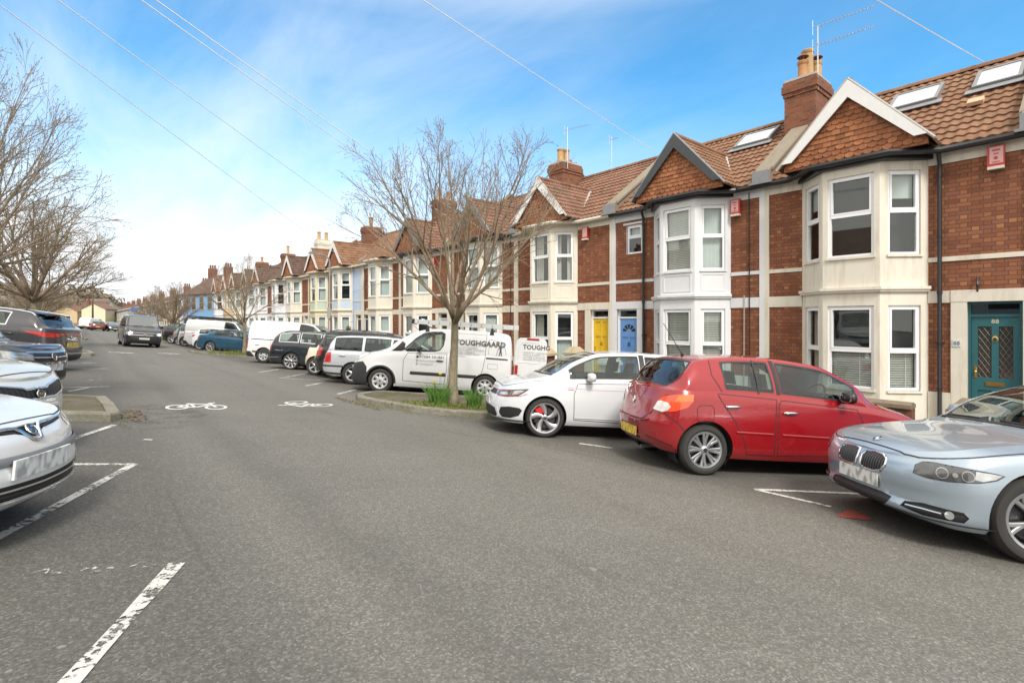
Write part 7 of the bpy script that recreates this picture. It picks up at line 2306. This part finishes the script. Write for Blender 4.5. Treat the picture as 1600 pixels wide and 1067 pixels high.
# ------------------------------------------------------------------ second terrace, far houses
def far_house(ang, X, Y, zb, wid, dep, eave, rise, wallm, roofm, label, windows=True, gable_front=False, chimney=True, rows=2, cols=2, winm=None, name='far_house', group=None, trimm=None):
    """simple distant house; front faces local -x, width along local y"""
    root = empty(name, None, label, 'house', group, Matrix.Translation((X, Y, zb)) @ Matrix.Rotation(ang, 4, 'Z'))
    mb = MB()
    h = eave
    if gable_front:
        mb.add([(0,0,0),(0,wid,0),(0,wid,h),(0,wid/2,h+rise),(0,0,h),(dep,0,0),(dep,wid,0),(dep,wid,h),(dep,wid/2,h+rise),(dep,0,h)], [(0,1,2,3,4),(9,8,7,6,5),(0,4,9,5),(1,6,7,2)])
    else:
        mb.add([(0,0,0),(0,wid,0),(0,wid,h),(0,0,h),(dep,0,0),(dep,wid,0),(dep,wid,h),(dep,0,h),(dep/2,0,h+rise),(dep/2,wid,h+rise)], [(0,1,2,3),(4,7,6,5),(0,3,8,7,4),(1,5,6,9,2)])
    mb.obj('wall', wallm, root)
    mb = MB(); o = .2
    if gable_front:
        s_ = rise/(wid/2)
        for sg in (0, 1):
            y0 = -o if sg == 0 else wid+o; z0 = h-o*s_
            mb.prism([(-o, y0, z0), (dep+o, y0, z0), (dep+o, wid/2, h+rise), (-o, wid/2, h+rise)], (0, 0, .14))
    else:
        s_ = rise/(dep/2)
        for x0 in (-o, dep+o): mb.prism([(x0, -.02, h-o*s_), (x0, wid+.02, h-o*s_), (dep/2, wid+.02, h+rise), (dep/2, -.02, h+rise)], (0, 0, .14))
    ro = mb.obj('roof', roofm, root)
    if chimney:
        mb = MB(); mb.box(dep/2-.5, dep/2+.5, wid-.35, wid+.25, h+rise-.8, h+rise+1.1)
        for i in range(3): mb.lathe([(.12, 0), (.11, .5), (.08, .5)], (dep/2-.3+.3*i, wid-.05, h+rise+1.1), (0,0,1), 8)
        mb.obj('chimney', BRICK2, ro)
    if windows:
        for r_ in range(rows):
            for c in range(cols):
                w_ = wid/(cols*2.1); y0 = wid*(c+.5)/cols-w_/2; z0 = .9+r_*2.7
                mb = MB(); mb.box(-.05, .03, y0-.1, y0+w_+.1, z0-.12, z0+1.75); f = mb.obj('window', trimm or UPVC, root)
                mb = MB(); mb.box(-.08, -.05, y0, y0+w_, z0, z0+.78); mb.box(-.08, -.05, y0, y0+w_, z0+.86, z0+1.62); mb.obj('pane', winm or plain('far_pane', (.05,.055,.06), .15, var=.3), f)
    return root
FB = [(WHITE, 'white'), (CREAM2, 'cream'), (PBLUE, 'pale blue'), (WHITE, 'white'), (TAN, 'tan'), (GREYR, 'grey')]
GT = 'distant terraced houses past the bend'
p0, p1 = Vector((12.7, 72.2)), Vector((10.5, 80.6)); d = (p1-p0); an = atan2(d.y, d.x)-pi/2
for i in range(2):
    q = p0+d*i/2
    far_house(an, q.x, q.y, -.75, d.length/2-.02, 7.5, 5.55, 2.7, BLUE, ROOFM['d'], ('bright blue terraced house at the bend with tan window surrounds, next to the white one', 'second bright blue terraced house at the bend, farther from the camera')[i], name='terraced_house', trimm=TAN, cols=2)
p0, p1 = Vector((10.4, 81.2)), Vector((7.9, 232)); d = (p1-p0); n = 30; an = atan2(d.y, d.x)-pi/2
for i in range(n):
    q = p0+d*i/n; m_, cn = FB[(i*5+i//3) % 6]
    far_house(an, q.x, q.y, -1.0, d.length/n-.02, 7.5, 5.1, 1.9, m_, ROOFM['d'], 'distant terraced house in the row that runs on past the bend', name='terraced_house', group=GT, cols=2, chimney=i % 3 == 0)
far_house(pi*.5-.35, 5.6, 189, -.2, 5.6, 9, 4.9, 1.6, YEL, ROOFM['b'], 'cream gable-fronted house closing the view at the far end of the street', gable_front=True, windows=False, chimney=True)
far_house(pi*.5-.35, -.6, 195, .2, 6.0, 8, 3.8, 2.0, TAN, ROOFM['r'], 'tan gable-fronted house left of the cream one at the far end', gable_front=True, rows=1, cols=1)
far_house(pi*.5-.3, 7.5, 238, -.2, 8, 9, 6.5, 2.2, YEL, ROOFM['d'], 'pale yellow house behind the gable-fronted one at the far end', cols=2)
far_house(pi*.5-.3, -24, 150, 1.2, 9, 8, 4.6, 2.6, TAN, ROOFM['r'], 'low tan house behind the park trees on the left', cols=2)
# boundary wall at the bend
mb = MB(); mb.prism([(-12, 118, .2), (2.2, 112, -.4), (2.2, 112.3, -.4), (-12, 118.3, .2)], (0, 0, 1.25)); tag(mb.obj('stone_wall', STONE), 'low grey stone wall at the far bend left of the parked maroon car', 'wall')
mb = MB(); mb.prism([(-9.0, -20, .9), (-8.7, -20, .9), (-8.7, 100, .9), (-9.0, 100, .9)], (0, 0, .75)); tag(mb.obj('park_wall', STONE), 'low stone wall along the park behind the left-hand pavement', 'wall')
# hill
mb = MB(); k = 40; vs = []
for i in range(k+1):
    x = -330+440*i/k
    for (dy, f) in ((0, 0), (25, .6), (60, 1.), (160, .9)):
        h_ = 12+6*sin(i*.5)+3*sin(i*1.7)+2.*sin(i*3.1)
        vs.append((x, 290+dy+.12*abs(x), -1+h_*f))
mb.add(vs, [(4*i+j, 4*i+4+j, 4*i+5+j, 4*i+1+j) for i in range(k) for j in range(3)])
tag(mb.obj('hill', mat_soil('hill_wood', (.15, .125, .09), (.21, .17, .125), (.13, .13, .08), .12), smooth='all'), kind='structure')

# ------------------------------------------------------------------ bare trees
BARK = mat_bark('tree_bark', (.14, .118, .078), (.31, .265, .185))
TWIG = mat_bark('twig_bark', (.19, .14, .10), (.33, .26, .19), 8)
def tree_meshes(seed, th=1.85, limbs=9, ll=3.0, els=(.28, 1.35), dens=1.0, r0=.096, droop=0.):
    rg = random.Random(seed)
    tr = MB(); cr = MB()
    n = 9; pts = []; rad = []
    for i in range(n):
        t = i/(n-1)
        pts.append((.03*sin(t*5+seed), .03*cos(t*4+seed)-.03, th*t-.12)); rad.append(r0*(1.5-2.1*t) if t < .2 else r0*(.60+.40*(1-t))*(1.0+.04*sin(9*t)))
    rad[-1] *= 1.1
    tr.tube(pts, rad, 14)
    top = Vector(pts[-1])
    def branch(p, d, ln, r, lev):
        nseg = (8, 6, 4, 2)[lev]
        P = [p.copy()]; Rr = [r]; d = d.normalized(); cur = p.copy(); D_ = [d.copy()]
        wob = (.07, .09, .13, .2)[lev]; up = (.05, .05, .05, .03)[lev]-droop
        for i in range(nseg):
            t = (i+1)/nseg
            d = (d + Vector((rg.gauss(0, wob), rg.gauss(0, wob), rg.gauss(0, wob)+up))*.6).normalized()
            cur = cur + d*ln/nseg
            P.append(cur.copy()); D_.append(d.copy()); Rr.append(max(.0024, r*(1-.85*t)))
        cr.tube(P, Rr, (7, 5, 4, 3)[lev], cap=lev < 1)
        if lev == 3 or (lev == 2 and rg.random() < .6):
            q = P[-1]; s_ = rg.uniform(.007, .013); e = d*s_*2.4; u = d.orthogonal().normalized()*s_*.8; w_ = d.cross(u)
            cr.add([tuple(q-e*.2), tuple(q+u), tuple(q+w_), tuple(q-u), tuple(q-w_), tuple(q+e)], [(5,1,2),(5,2,3),(5,3,4),(5,4,1)])
            if lev == 3: return
        nk = {0: int(11*dens), 1: int(6*dens), 2: 3}[lev]
        for j in range(nk):
            t = min(.95, (.24 if lev == 0 else .10) + .72*(j+rg.random()*.9)/nk)
            idx = int(t*nseg); f = t*nseg-idx; q = P[idx].lerp(P[idx+1], f); dd = D_[idx+1]
            ax = dd.orthogonal().normalized(); ax.rotate(Matrix.Rotation(rg.uniform(0, 2*pi), 3, dd))
            an_ = rg.uniform(.34, .78)
            nd_ = dd*cos(an_) + ax*sin(an_); nd_.z += .06
            l2 = (ln*(1-t)*.80+.36, ln*(1-t)*.62+.14, .16)[lev]*rg.uniform(.6, 1.2)
            branch(q, nd_, max(.05, l2), max(.0024, min(Rr[idx]*.55, r*.40)), lev+1)
    for i in range(limbs):
        az = 2*pi*(i*.618+rg.uniform(-.06, .06)); f = (i+.5)/limbs
        el = els[0]+(els[1]-els[0])*f**.9+rg.uniform(-.06, .06)
        d = Vector((cos(az)*cos(el), sin(az)*cos(el), sin(el)))
        branch(top+Vector((0, 0, rg.uniform(-.3, .02)))+Vector((cos(az), sin(az), 0))*.03, d, ll*(.80+.32*f)*rg.uniform(.92, 1.1), r0*rg.uniform(.32, .50), 0)
    return tr.mesh('trunk', BARK, smooth='all', recalc=False), cr.mesh('crown', TWIG, smooth='all', recalc=False)
TM = [tree_meshes(5, 1.9, 11, 3.0, (.36, 1.38)), tree_meshes(8, 1.85, 10, 3.0, (.38, 1.36)), tree_meshes(21, 1.8, 17, 3.1, (.12, 1.35), 1.2, .14), tree_meshes(33, 1.75, 26, 2.9, (.30, 1.40), .95, .07, .05)]
def tree(X, Y, z, var, sc, rot, label, group=None, sz=None):
    root = empty('bare_tree', (X, Y, z), label, 'tree', group)
    root.rotation_euler = (0, 0, rot); root.scale = (sc, sc, sz or sc)
    for me in TM[var]: link(bpy.data.objects.new(me.name, me), root)
    return root
SG = 'street trees on the right-hand islands'
tree(6.1, 9.2, gz(6.1)+.10, 0, 1.16, .4, 'bare street tree with daffodils at its foot on the nearest right-hand island', SG)
tree(7.0, 31.6, gz(7.0)+.1, 1, 1.12, 1.9, 'second bare street tree along the right side, between the white van and the teal saloon', SG)
tree(6.35, 54, gz(6.2)+.1, 2, 1.02, 3.3, 'third bare street tree along the right side, beyond the roof-rack van', SG)
tree(6.4, 72.5, gz(6.2)+.1, 2, .92, 4.4, 'fourth and farthest bare street tree along the right side', SG)
LG = 'street trees on the left-hand islands'
tree(-1.35, 10.55, gz(-1.3)+.1, 3, .70, .9, 'bare tree whose branches reach in from beyond the left edge of the photo', LG, sz=1.10)
tree(-1.75, 34.5, gz(-1.7)+.1, 2, 1.55, 2.2, 'large bare tree with a thick trunk rising behind the graphite crossover', LG, sz=1.42)
PG = 'bare trees in the park on the left'
for i, (x, y, v, s_) in enumerate(((-11, 41, 2, 1.25), (-14.5, 34, 2, 1.35), (-8.5, 62, 2, 1.3), (-12, 55, 2, 1.4), (-10.5, 78, 2, 1.35), (-17, 66, 2, 1.5), (-3.2, 74, 2, 1.25), (-15, 92, 2, 1.4), (-22, 80, 2, 1.6), (-4.2, 100, 2, 1.3), (-13, 116, 2, 1.4), (-26, 58, 2, 1.5), (-24, 104, 2, 1.5))):
    tree(x, y, 1.2 if x < -9 else gz(x)+.1, v, s_*1.05, i*1.3, 'bare park tree in the brown thicket behind the left-hand parked cars', PG, sz=s_*.88)
# undergrowth and wood behind
UG = mat_leaf('undergrowth', (.13, .105, .06), (.25, .20, .125), .9)
UG2 = mat_leaf('evergreen', (.035, .05, .02), (.075, .095, .035), .8)
def bush(mb, cx, cy, cz, rx, ry, rz, n, s0=.10, rg=R):
    for i in range(n):
        u = rg.gauss(0, 1), rg.gauss(0, 1), rg.gauss(0, 1); l = sqrt(sum(q*q for q in u)) or 1; r_ = rg.random()**.4
        p = Vector((cx+rx*r_*u[0]/l, cy+ry*r_*u[1]/l, cz+rz*r_*abs(u[2])/l))
        a_ = Vector((rg.gauss(0,1), rg.gauss(0,1), rg.gauss(0,1))).normalized()*s0*rg.uniform(.5, 1.3); b_ = a_.orthogonal().normalized()*s0*rg.uniform(.3, .7)
        mb.add([tuple(p-a_), tuple(p+b_), tuple(p+a_), tuple(p-b_)], [(0,1,2,3)])
mb = MB()
for i in range(60): bush(mb, R.uniform(-34, -9.5), R.uniform(40, 135), 1.2, R.uniform(1.2, 2.6), R.uniform(1.5, 3), R.uniform(1.0, 3.4), 240, .16)
tag(mb.obj('undergrowth', UG, recalc=False), kind='stuff')
mb = MB()
for i in range(8): bush(mb, R.uniform(-30, -12), R.uniform(42, 80), 1.2, 1.6, 1.6, R.uniform(1.5, 3.0), 420, .12)
tag(mb.obj('evergreen_scrub', UG2, recalc=False), kind='stuff')
WOOD = mat_leaf('far_wood', (.15, .12, .09), (.25, .20, .15), .9)
mb = MB(); rw_ = random.Random(5)
for i in range(230):
    x = rw_.uniform(-230, 60); k = (x+330)/440*40
    h_ = 12+6*sin(k*.5)+3*sin(k*1.7)
    dy = rw_.choice((20, 45, 60)); f = {20: .5, 45: .85, 60: 1.}[dy]
    bush(mb, x, 290+dy+.12*abs(x), -1+h_*f-1, rw_.uniform(2.5, 5), 3, rw_.uniform(3, 6.5), 55, .9, rw_)
tag(mb.obj('far_wood', WOOD, recalc=False), kind='stuff')

# ------------------------------------------------------------------ planting on the islands
GRN = mat_leaf('daffodil_leaf', (.06, .14, .025), (.13, .26, .05), .5)
WEED = mat_leaf('weed_leaf', (.07, .12, .02), (.20, .21, .05), .7)
YFL = plain('daffodil_yellow', (.78, .58, .02), .5, var=.1)
def blades(mb, cx, cy, z, r_, n, h0, h1, lean=.75, wd=.013, rg=R):
    for i in range(n):
        a_ = rg.uniform(0, 2*pi); q = r_*sqrt(rg.random()); x, y = cx+q*cos(a_), cy+q*sin(a_)
        h = rg.uniform(h0, h1); b = a_+rg.gauss(0, .8); le = rg.uniform(.05, lean)*h
        t = rg.uniform(0, pi); ux, uy = cos(t)*wd/2, sin(t)*wd/2
        vs = []
        for j in range(4):
            f = j/3; w_ = (1, .95, .7, .1)[j]; X, Y_ = x+cos(b)*le*f*f, y+sin(b)*le*f*f; Z = z+h*(f-.12*f*f*le/h)
            vs += [(X-ux*w_, Y_-uy*w_, Z), (X+ux*w_, Y_+uy*w_, Z)]
        mb.add(vs, [(2*j, 2*j+1, 2*j+3, 2*j+2) for j in range(3)])
def daffs(X, Y, r_, n, h0, h1, label, fl=(), grp='daffodil clumps round the street tree'):
    z = gz(X)+.10; root = empty('daffodil_clump', (X, Y, z), label, 'plant', grp)
    mb = MB(); blades(mb, 0, 0, 0, r_, n, h0, h1); mb.obj('foliage', GRN, root, recalc=False)
    for (dx, dy, h) in fl:
        mb = MB(); mb.tube([(dx*.5, dy*.5, 0), (dx, dy, h)], .004, 4); st = mb.obj('stem', GRN, root)
        mb = MB(); d = Vector((-.75, -.62, .1)).normalized(); u = d.orthogonal().normalized(); w_ = d.cross(u); c = Vector((dx, dy, h))
        for k in range(6):
            t = 2*pi*k/6; t2 = t+.45; t3 = t-.45
            mb.add([tuple(c), tuple(c+(u*cos(t3)+w_*sin(t3))*.022), tuple(c+(u*cos(t)+w_*sin(t))*.042), tuple(c+(u*cos(t2)+w_*sin(t2))*.022)], [(0,1,2,3)])
        mb.lathe([(.010, 0), (.013, .022), (.017, .03)], tuple(c), tuple(d), 8)
        mb.obj('flower', YFL, st, recalc=False)
daffs(5.72, 9.15, .20, 220, .28, .56, 'tallest daffodil clump, just left of the nearest tree trunk', [(.1, .1, .64), (-.08, .05, .50)])
daffs(6.28, 8.65, .15, 140, .26, .46, 'daffodil clump just right of the nearest tree trunk')
daffs(6.62, 8.28, .14, 130, .24, .42, 'daffodil clump nearest the white sporty hatchback', [(.03, .05, .46)])
daffs(6.05, 9.75, .12, 80, .15, .28, 'low daffodil clump behind the nearest tree trunk')
mb = MB()
for i in range(900):
    t = R.random(); cx, cy = 5.35+1.7*t+R.gauss(0, .16), 9.25-1.35*t+R.gauss(0, .16)
    blades(mb, cx, cy, gz(cx)+.105, .02, 2, .02, .075, 1.2, .016)
for i in range(420):
    cx, cy = 5.55+R.gauss(0, .35), 9.3+R.gauss(0, .3); blades(mb, cx, cy, gz(cx)+.105, .03, 2, .015, .05, 1.5, .018)
tag(mb.obj('ground_cover', WEED, recalc=False), kind='stuff')
mb = MB()
for (cx, cy, r_, n) in ((4.55, 10.2, .12, 70), (4.62, 9.9, .1, 60), (4.85, 9.1, .1, 60), (.46, 9.05, .1, 50), (5.4, 8.2, .15, 40)):
    for i in range(n):
        x, y = cx+R.gauss(0, r_*.4), cy+R.gauss(0, r_*4); blades(mb, x, y, gz(x)+.0, .02, 1, .01, .035, 1.2, .016)
tag(mb.obj('gutter_moss', WEED, recalc=False), kind='stuff')
mb = MB()
for i in range(500):
    x, y = R.gauss(6.6, .7), R.gauss(30.4, .5); blades(mb, x, y, gz(x)+.1, .03, 2, .05, .34 if R.random() < .3 else .15, .6, .02)
for i in range(400):
    x, y = R.gauss(6.2, .7), R.gauss(53.2, .6); blades(mb, x, y, gz(x)+.1, .03, 2, .04, .2, .8, .025)
tag(mb.obj('island_grass', WEED, recalc=False), kind='stuff')

# ------------------------------------------------------------------ front walls, pillars, bins, plants by the houses
GWL = mat_brick('garden_wall_brick', [(.14,.055,.035),(.20,.075,.045),(.17,.07,.05),(.10,.05,.04)], [(.16,.06,.035),(.22,.08,.045),(.25,.10,.05),(.12,.06,.045)], (.12, .10, .08))
CAP = mat_render_('wall_coping', (.21, .165, .12), .9)
wl = ['low brick garden wall with brown stone coping in front of the cream bay with the white bargeboard', 'low brick garden wall with brown coping in front of the white painted bay', 'low brick garden wall with brown coping in front of the yellow-door house']
for k in range(11):
    mir = k % 2 == 1; y0 = Y00+W0*k
    a, b = (y0+1.35, y0+W0-.25) if not mir else (y0+.25, y0+W0-1.35)
    root = empty('garden_wall', (10.9, a, -.75), wl[k] if k < 3 else 'low brick garden wall before one of the farther terraced houses', 'wall', 'low garden walls along the pavement')
    mb = MB(); mb.box(0, .23, 0, b-a, 0, .60); mb.obj('wall', GWL, root)
    mb = MB(); yy = 0
    while yy < b-a-.05:
        l_ = min(.62, b-a-yy); mb.prism([(-.05, yy, .60), (.28, yy, .60), (.28, yy, .665), (.115, yy, .70+R.uniform(-.01, .01)), (-.05, yy, .665)], (0, l_-.006, 0)); yy += .62
    mb.obj('coping', CAP, root)
def pillar(x, y, h, label, mat=GWL, capm=CAP, white=False):
    root = empty('gate_pillar', (x, y, -.75), label, 'pillar', 'gate pillars along the pavement')
    mb = MB(); mb.box(-.19, .19, -.19, .19, 0, h); mb.obj('shaft', mat, root)
    mb = MB()
    mb.box(-.26, .26, -.26, .26, h, h+.07)
    if white:
        mb.box(-.23, .23, -.23, .23, h+.07, h+.12); mb.box(-.19, .19, -.19, .19, h+.12, h+.16)
    else: mb.add([(-.24,-.24,h+.07),(.24,-.24,h+.07),(.24,.24,h+.07),(-.24,.24,h+.07),(-.10,-.10,h+.24),(.10,-.10,h+.24),(.10,.10,h+.24),(-.10,.10,h+.24)], [(0,1,5,4),(1,2,6,5),(2,3,7,6),(3,0,4,7),(4,5,6,7)])
    mb.obj('cap', capm, root)
BUFF = mat_render_('buff_stone', (.44, .36, .25), .8)
pillar(10.95, 10.15, 1.13, 'brick gate pillar with a pyramid stone cap by the yellow-door house, left of the white hatchback roof', capm=BUFF)
pillar(10.95, 8.9, .93, 'gate pillar with a stepped white painted cap in front of the blue door', mat=WHITE, capm=WHITE, white=True)
pillar(10.95, 11.35, 1.05, 'brick gate pillar with a stone cap just right of the open van door', capm=BUFF)
pillar(10.95, 1.55, .62, 'low brick pier with a flat stone cap below the teal-door house', capm=CAP)
for y in (19.8, 24.6, 29.6, 31.2, 34.0, 38.7):
    pillar(10.95, y, 1.0, 'farther gate pillar with a pale stone cap along the terrace', capm=BUFF)
def wheelie(x, y, m_, label):
    root = empty('wheelie_bin', (x, y, -.72), label, 'bin')
    mb = MB(); mb.prism([(-.24,-.24,.06),(.24,-.24,.06),(.24,.24,.06),(-.24,.24,.06)], (0,0,.02))
    mb.v = []; mb.f = []; mb.m = []
    mb.add([(-.22,-.22,.05),(.22,-.22,.05),(.22,.22,.05),(-.22,.22,.05),(-.29,-.29,.98),(.29,-.29,.98),(.29,.29,.98),(-.29,.29,.98)], [(0,3,2,1),(4,5,6,7),(0,1,5,4),(1,2,6,5),(2,3,7,6),(3,0,4,7)])
    mb.obj('body', m_, root)
    mb = MB(); mb.prism([(-.32,-.31,.98),(.34,-.31,.98),(.34,-.31,1.02),(.05,-.31,1.07),(-.32,-.31,1.03)], (0,.62,0)); mb.obj('lid', m_, root)
    for s_ in (-1, 1):
        mb = MB(); mb.lathe([(.0,0),(.1,0),(.1,.05),(.0,.05)], (.25, s_*.24-.025, .1), (0,1,0), 14); mb.obj('wheel', BLACK, root)
    mb = MB(); mb.tube([(.36,-.25,1.0),(.36,.25,1.0)], .016, 6); mb.obj('handle', BLACK, root)
wheelie(11.55, 4.35, BLACK, 'black wheelie bin against the brick strip left of the cream bay')
def shrub(x, y, z, r_, n, mat, label, s0=.05, hz=1., flowers=0):
    root = empty('shrub', (x, y, z), label, 'shrub')
    mb = MB(); bush(mb, 0, 0, 0, r_, r_, r_*hz*1.6, n, s0); mb.obj('foliage', mat, root, recalc=False)
    mb = MB()
    for i in range(7):
        a_ = i*.9; mb.tube([(0,0,-.3), (r_*.5*cos(a_), r_*.5*sin(a_), r_*hz)], [.012, .005], 5)
    mb.obj('stem', TWIG, root)
    if flowers:
        mb = MB()
        for i in range(flowers): mb.ball((R.gauss(0, r_*.5), R.gauss(0, r_*.5), r_*R.uniform(.5, 1.6)), .03, 6)
        mb.obj('flower', plain('flower_white', (.75,.74,.70), .6), root)
shrub(11.35, 10.75, -.1, .33, 420, mat_leaf('shrub_leaf', (.05, .10, .02), (.15, .22, .06), .5), 'leafy shrub with small white flowers beside the gate pillar of the yellow-door house', .05, 1.0, 16)
shrub(11.3, 29.9, .1, .28, 420, UG, 'round brown topiary ball in a front garden along the terrace', .045, .7)
root = empty('hanging_basket', (12.28, 29.75, .92), 'hanging basket of plants on the bay of the pale blue house', 'basket')
mb = MB(); mb.lathe([(.0, -.14), (.12, -.10), (.17, 0), (.15, 0)], (0,0,0), (0,0,1), 14); mb.obj('basket', plain('coir', (.12,.08,.04), .9), root)
mb = MB(); bush(mb, 0, 0, 0, .18, .18, .14, 140, .035); mb.obj('foliage', WEED, root, recalc=False)
mb = MB(); mb.tube([(0,0,.0),(0,0,.36),(.3,0,.40)], .008, 4); mb.obj('bracket', BLACK, root)

# ------------------------------------------------------------------ posts and wires
STEEL = plain('galvanised_steel', (.30, .31, .31), .45, .6, var=.15)
root = empty('lamp_post', (9.45, 25.2, PZ), 'grey street lamp post with a curved arm and a small sign, on the right-hand pavement', 'lamp post')
mb = MB(); mb.tube([(0,0,0),(0,0,1.2),(0,0,1.25),(0,0,4.9),(-.06,0,5.12),(-.22,0,5.24),(-.62,0,5.30)], [.075,.075,.05,.042,.036,.032,.03], 10); mb.obj('pole', STEEL, root, smooth=True)
mb = MB(); mb.prism([(-1.05,-.11,5.28),(-.58,-.09,5.27),(-.58,-.09,5.36),(-.95,-.11,5.37)], (0,.2,0)); mb.obj('lamp_head', STEEL, root)
mb = MB(); mb.box(-.06,-.045,-.2,.2,2.15,2.68); mb.obj('sign_plate', plain('sign_back', (.42,.44,.46), .5, .2), root)
root = empty('telegraph_pole', (2.1, 143, -.3), 'tall brown telegraph pole standing at the far bend of the street', 'pole')
mb = MB(); mb.tube([(0,0,0),(0,0,10.2)], [.20,.14], 10); mb.obj('shaft', mat_bark('pole_wood', (.09,.06,.04), (.15,.105,.075)), root, smooth='all')
mb = MB(); mb.tube([(-.7,0,9.6),(.7,0,9.6)], .05, 6); mb.obj('crossarm', MATS['pole_wood'], root)
root = empty('road_sign', (7.1, 108, -.6), 'small blue sign on a post by the distant white houses', 'sign')
mb = MB(); mb.tube([(0,0,0),(0,0,4.2)], .05, 8); mb.obj('post', STEEL, root)
mb = MB(); mb.box(-.5,.5,-.08,-.05,3.4,4.2); mb.obj('sign_panel', plain('sign_blue', (.02,.16,.42), .4), root)
# overhead telephone wires from a pole off to the left to the eaves
WIRE = plain('wire_pale', (.85, .86, .87), .6, var=.02)
P0 = Vector((-6.4, 6.83, 8.2))
root = empty('telegraph_pole', (-6.4, 6.9, .5), 'wooden telegraph pole on the left pavement that the overhead wires fan out from', 'pole')
mb = MB(); mb.tube([(0,0,0),(0,0,8.0)], [.15,.11], 10); mb.obj('shaft', MATS['pole_wood'], root, smooth='all')
for i, (e, lb) in enumerate((((17.0, 2.05, 7.62), 'overhead wire at the top right, passing over the roof of the teal-door house'), ((16.6, 11.3, 7.75), 'overhead wire crossing the middle of the sky towards the ridge of the blue-door house'),
        ((12.75, 17.8, 5.1), 'overhead wire running from the top left down to the house behind the ladder van'), ((12.8, 24.5, 5.3), 'short-looking overhead wire near the top left, ending far down the terrace'),
        ((12.8, 30.3, 4.75), 'leftmost overhead wire, entering at the top left corner'), ((12.75, 16.3, 4.75), 'faint overhead wire between the two long ones at the top left'))):
    mb = MB(); e = Vector(e); pts = []
    for j in range(25):
        t = j/24; q = P0.lerp(e, t); q.z -= .25*4*t*(1-t)*.4; pts.append(tuple(q))
    mb.tube(pts, .010, 5)
    tag(mb.obj('overhead_wire', WIRE), lb, 'wire', 'overhead telephone wires')
# television aerials
def tv_aerial(X, Y, z0, z1, booms, label):
    root = empty('tv_aerial', (X, Y, z0), label, 'aerial', 'television aerials on the chimneys')
    mb = MB(); mb.tube([(0,0,0),(0,0,z1-z0)], .018, 6); mb.obj('mast', ALU, root)
    for (bz, ln, ang, tl) in booms:
        mb = MB(); dx, dy = cos(ang), sin(ang)
        mb.tube([(-dx*.15, -dy*.15, bz), (dx*ln, dy*ln, bz+tl)], .010, 5)
        n = int(ln/.08)
        for i in range(n):
            t = i/n; s_ = .16-.06*t
            c = (dx*ln*t, dy*ln*t, bz+tl*t); mb.tube([(c[0]-dy*s_, c[1]+dx*s_, c[2]), (c[0]+dy*s_, c[1]-dx*s_, c[2])], .005, 4)
        for q in (.1, -.1): mb.tube([(-dx*.12, -dy*.12, bz+q-.1), (-dx*.12, -dy*.12, bz+q+.1)], .006, 4)
        mb.obj('boom', ALU, root)
tv_aerial(15.25, 5.25, 7.6, 9.35, [(1.72, 1.25, radians(-75), .12), (1.2, 1.25, radians(-75), .12)], 'double television aerial strapped to the tall brick chimney at the upper right')
tv_aerial(15.3, 14.6, 7.6, 9.3, [(1.6, .9, radians(-60), .1)], 'single television aerial on the middle brick chimney')
tv_aerial(16.9, 13.6, 7.0, 9.0, [(1.9, .35, radians(-90), .0)], 'small television aerial standing right of the middle chimney')
tv_aerial(16.2, 43.4, 7.4, 9.6, [(2.1, .6, radians(-60), .1)], 'distant television aerial above the cream chimney')

# houses across the way, behind the camera: they show only as reflections in windows and car paint
for i in range(9):
    far_house(pi, -24.5, -18+7.2*i+6.9, 1.3, 6.9, 8, 5.6, 2.6, (BRICK2, CREAM2, BRICK2, WHITE)[i % 4], ROOFM['b'], 'house across the park behind the camera, seen only as a reflection in the windows', name='terraced_house', group='houses behind the camera')
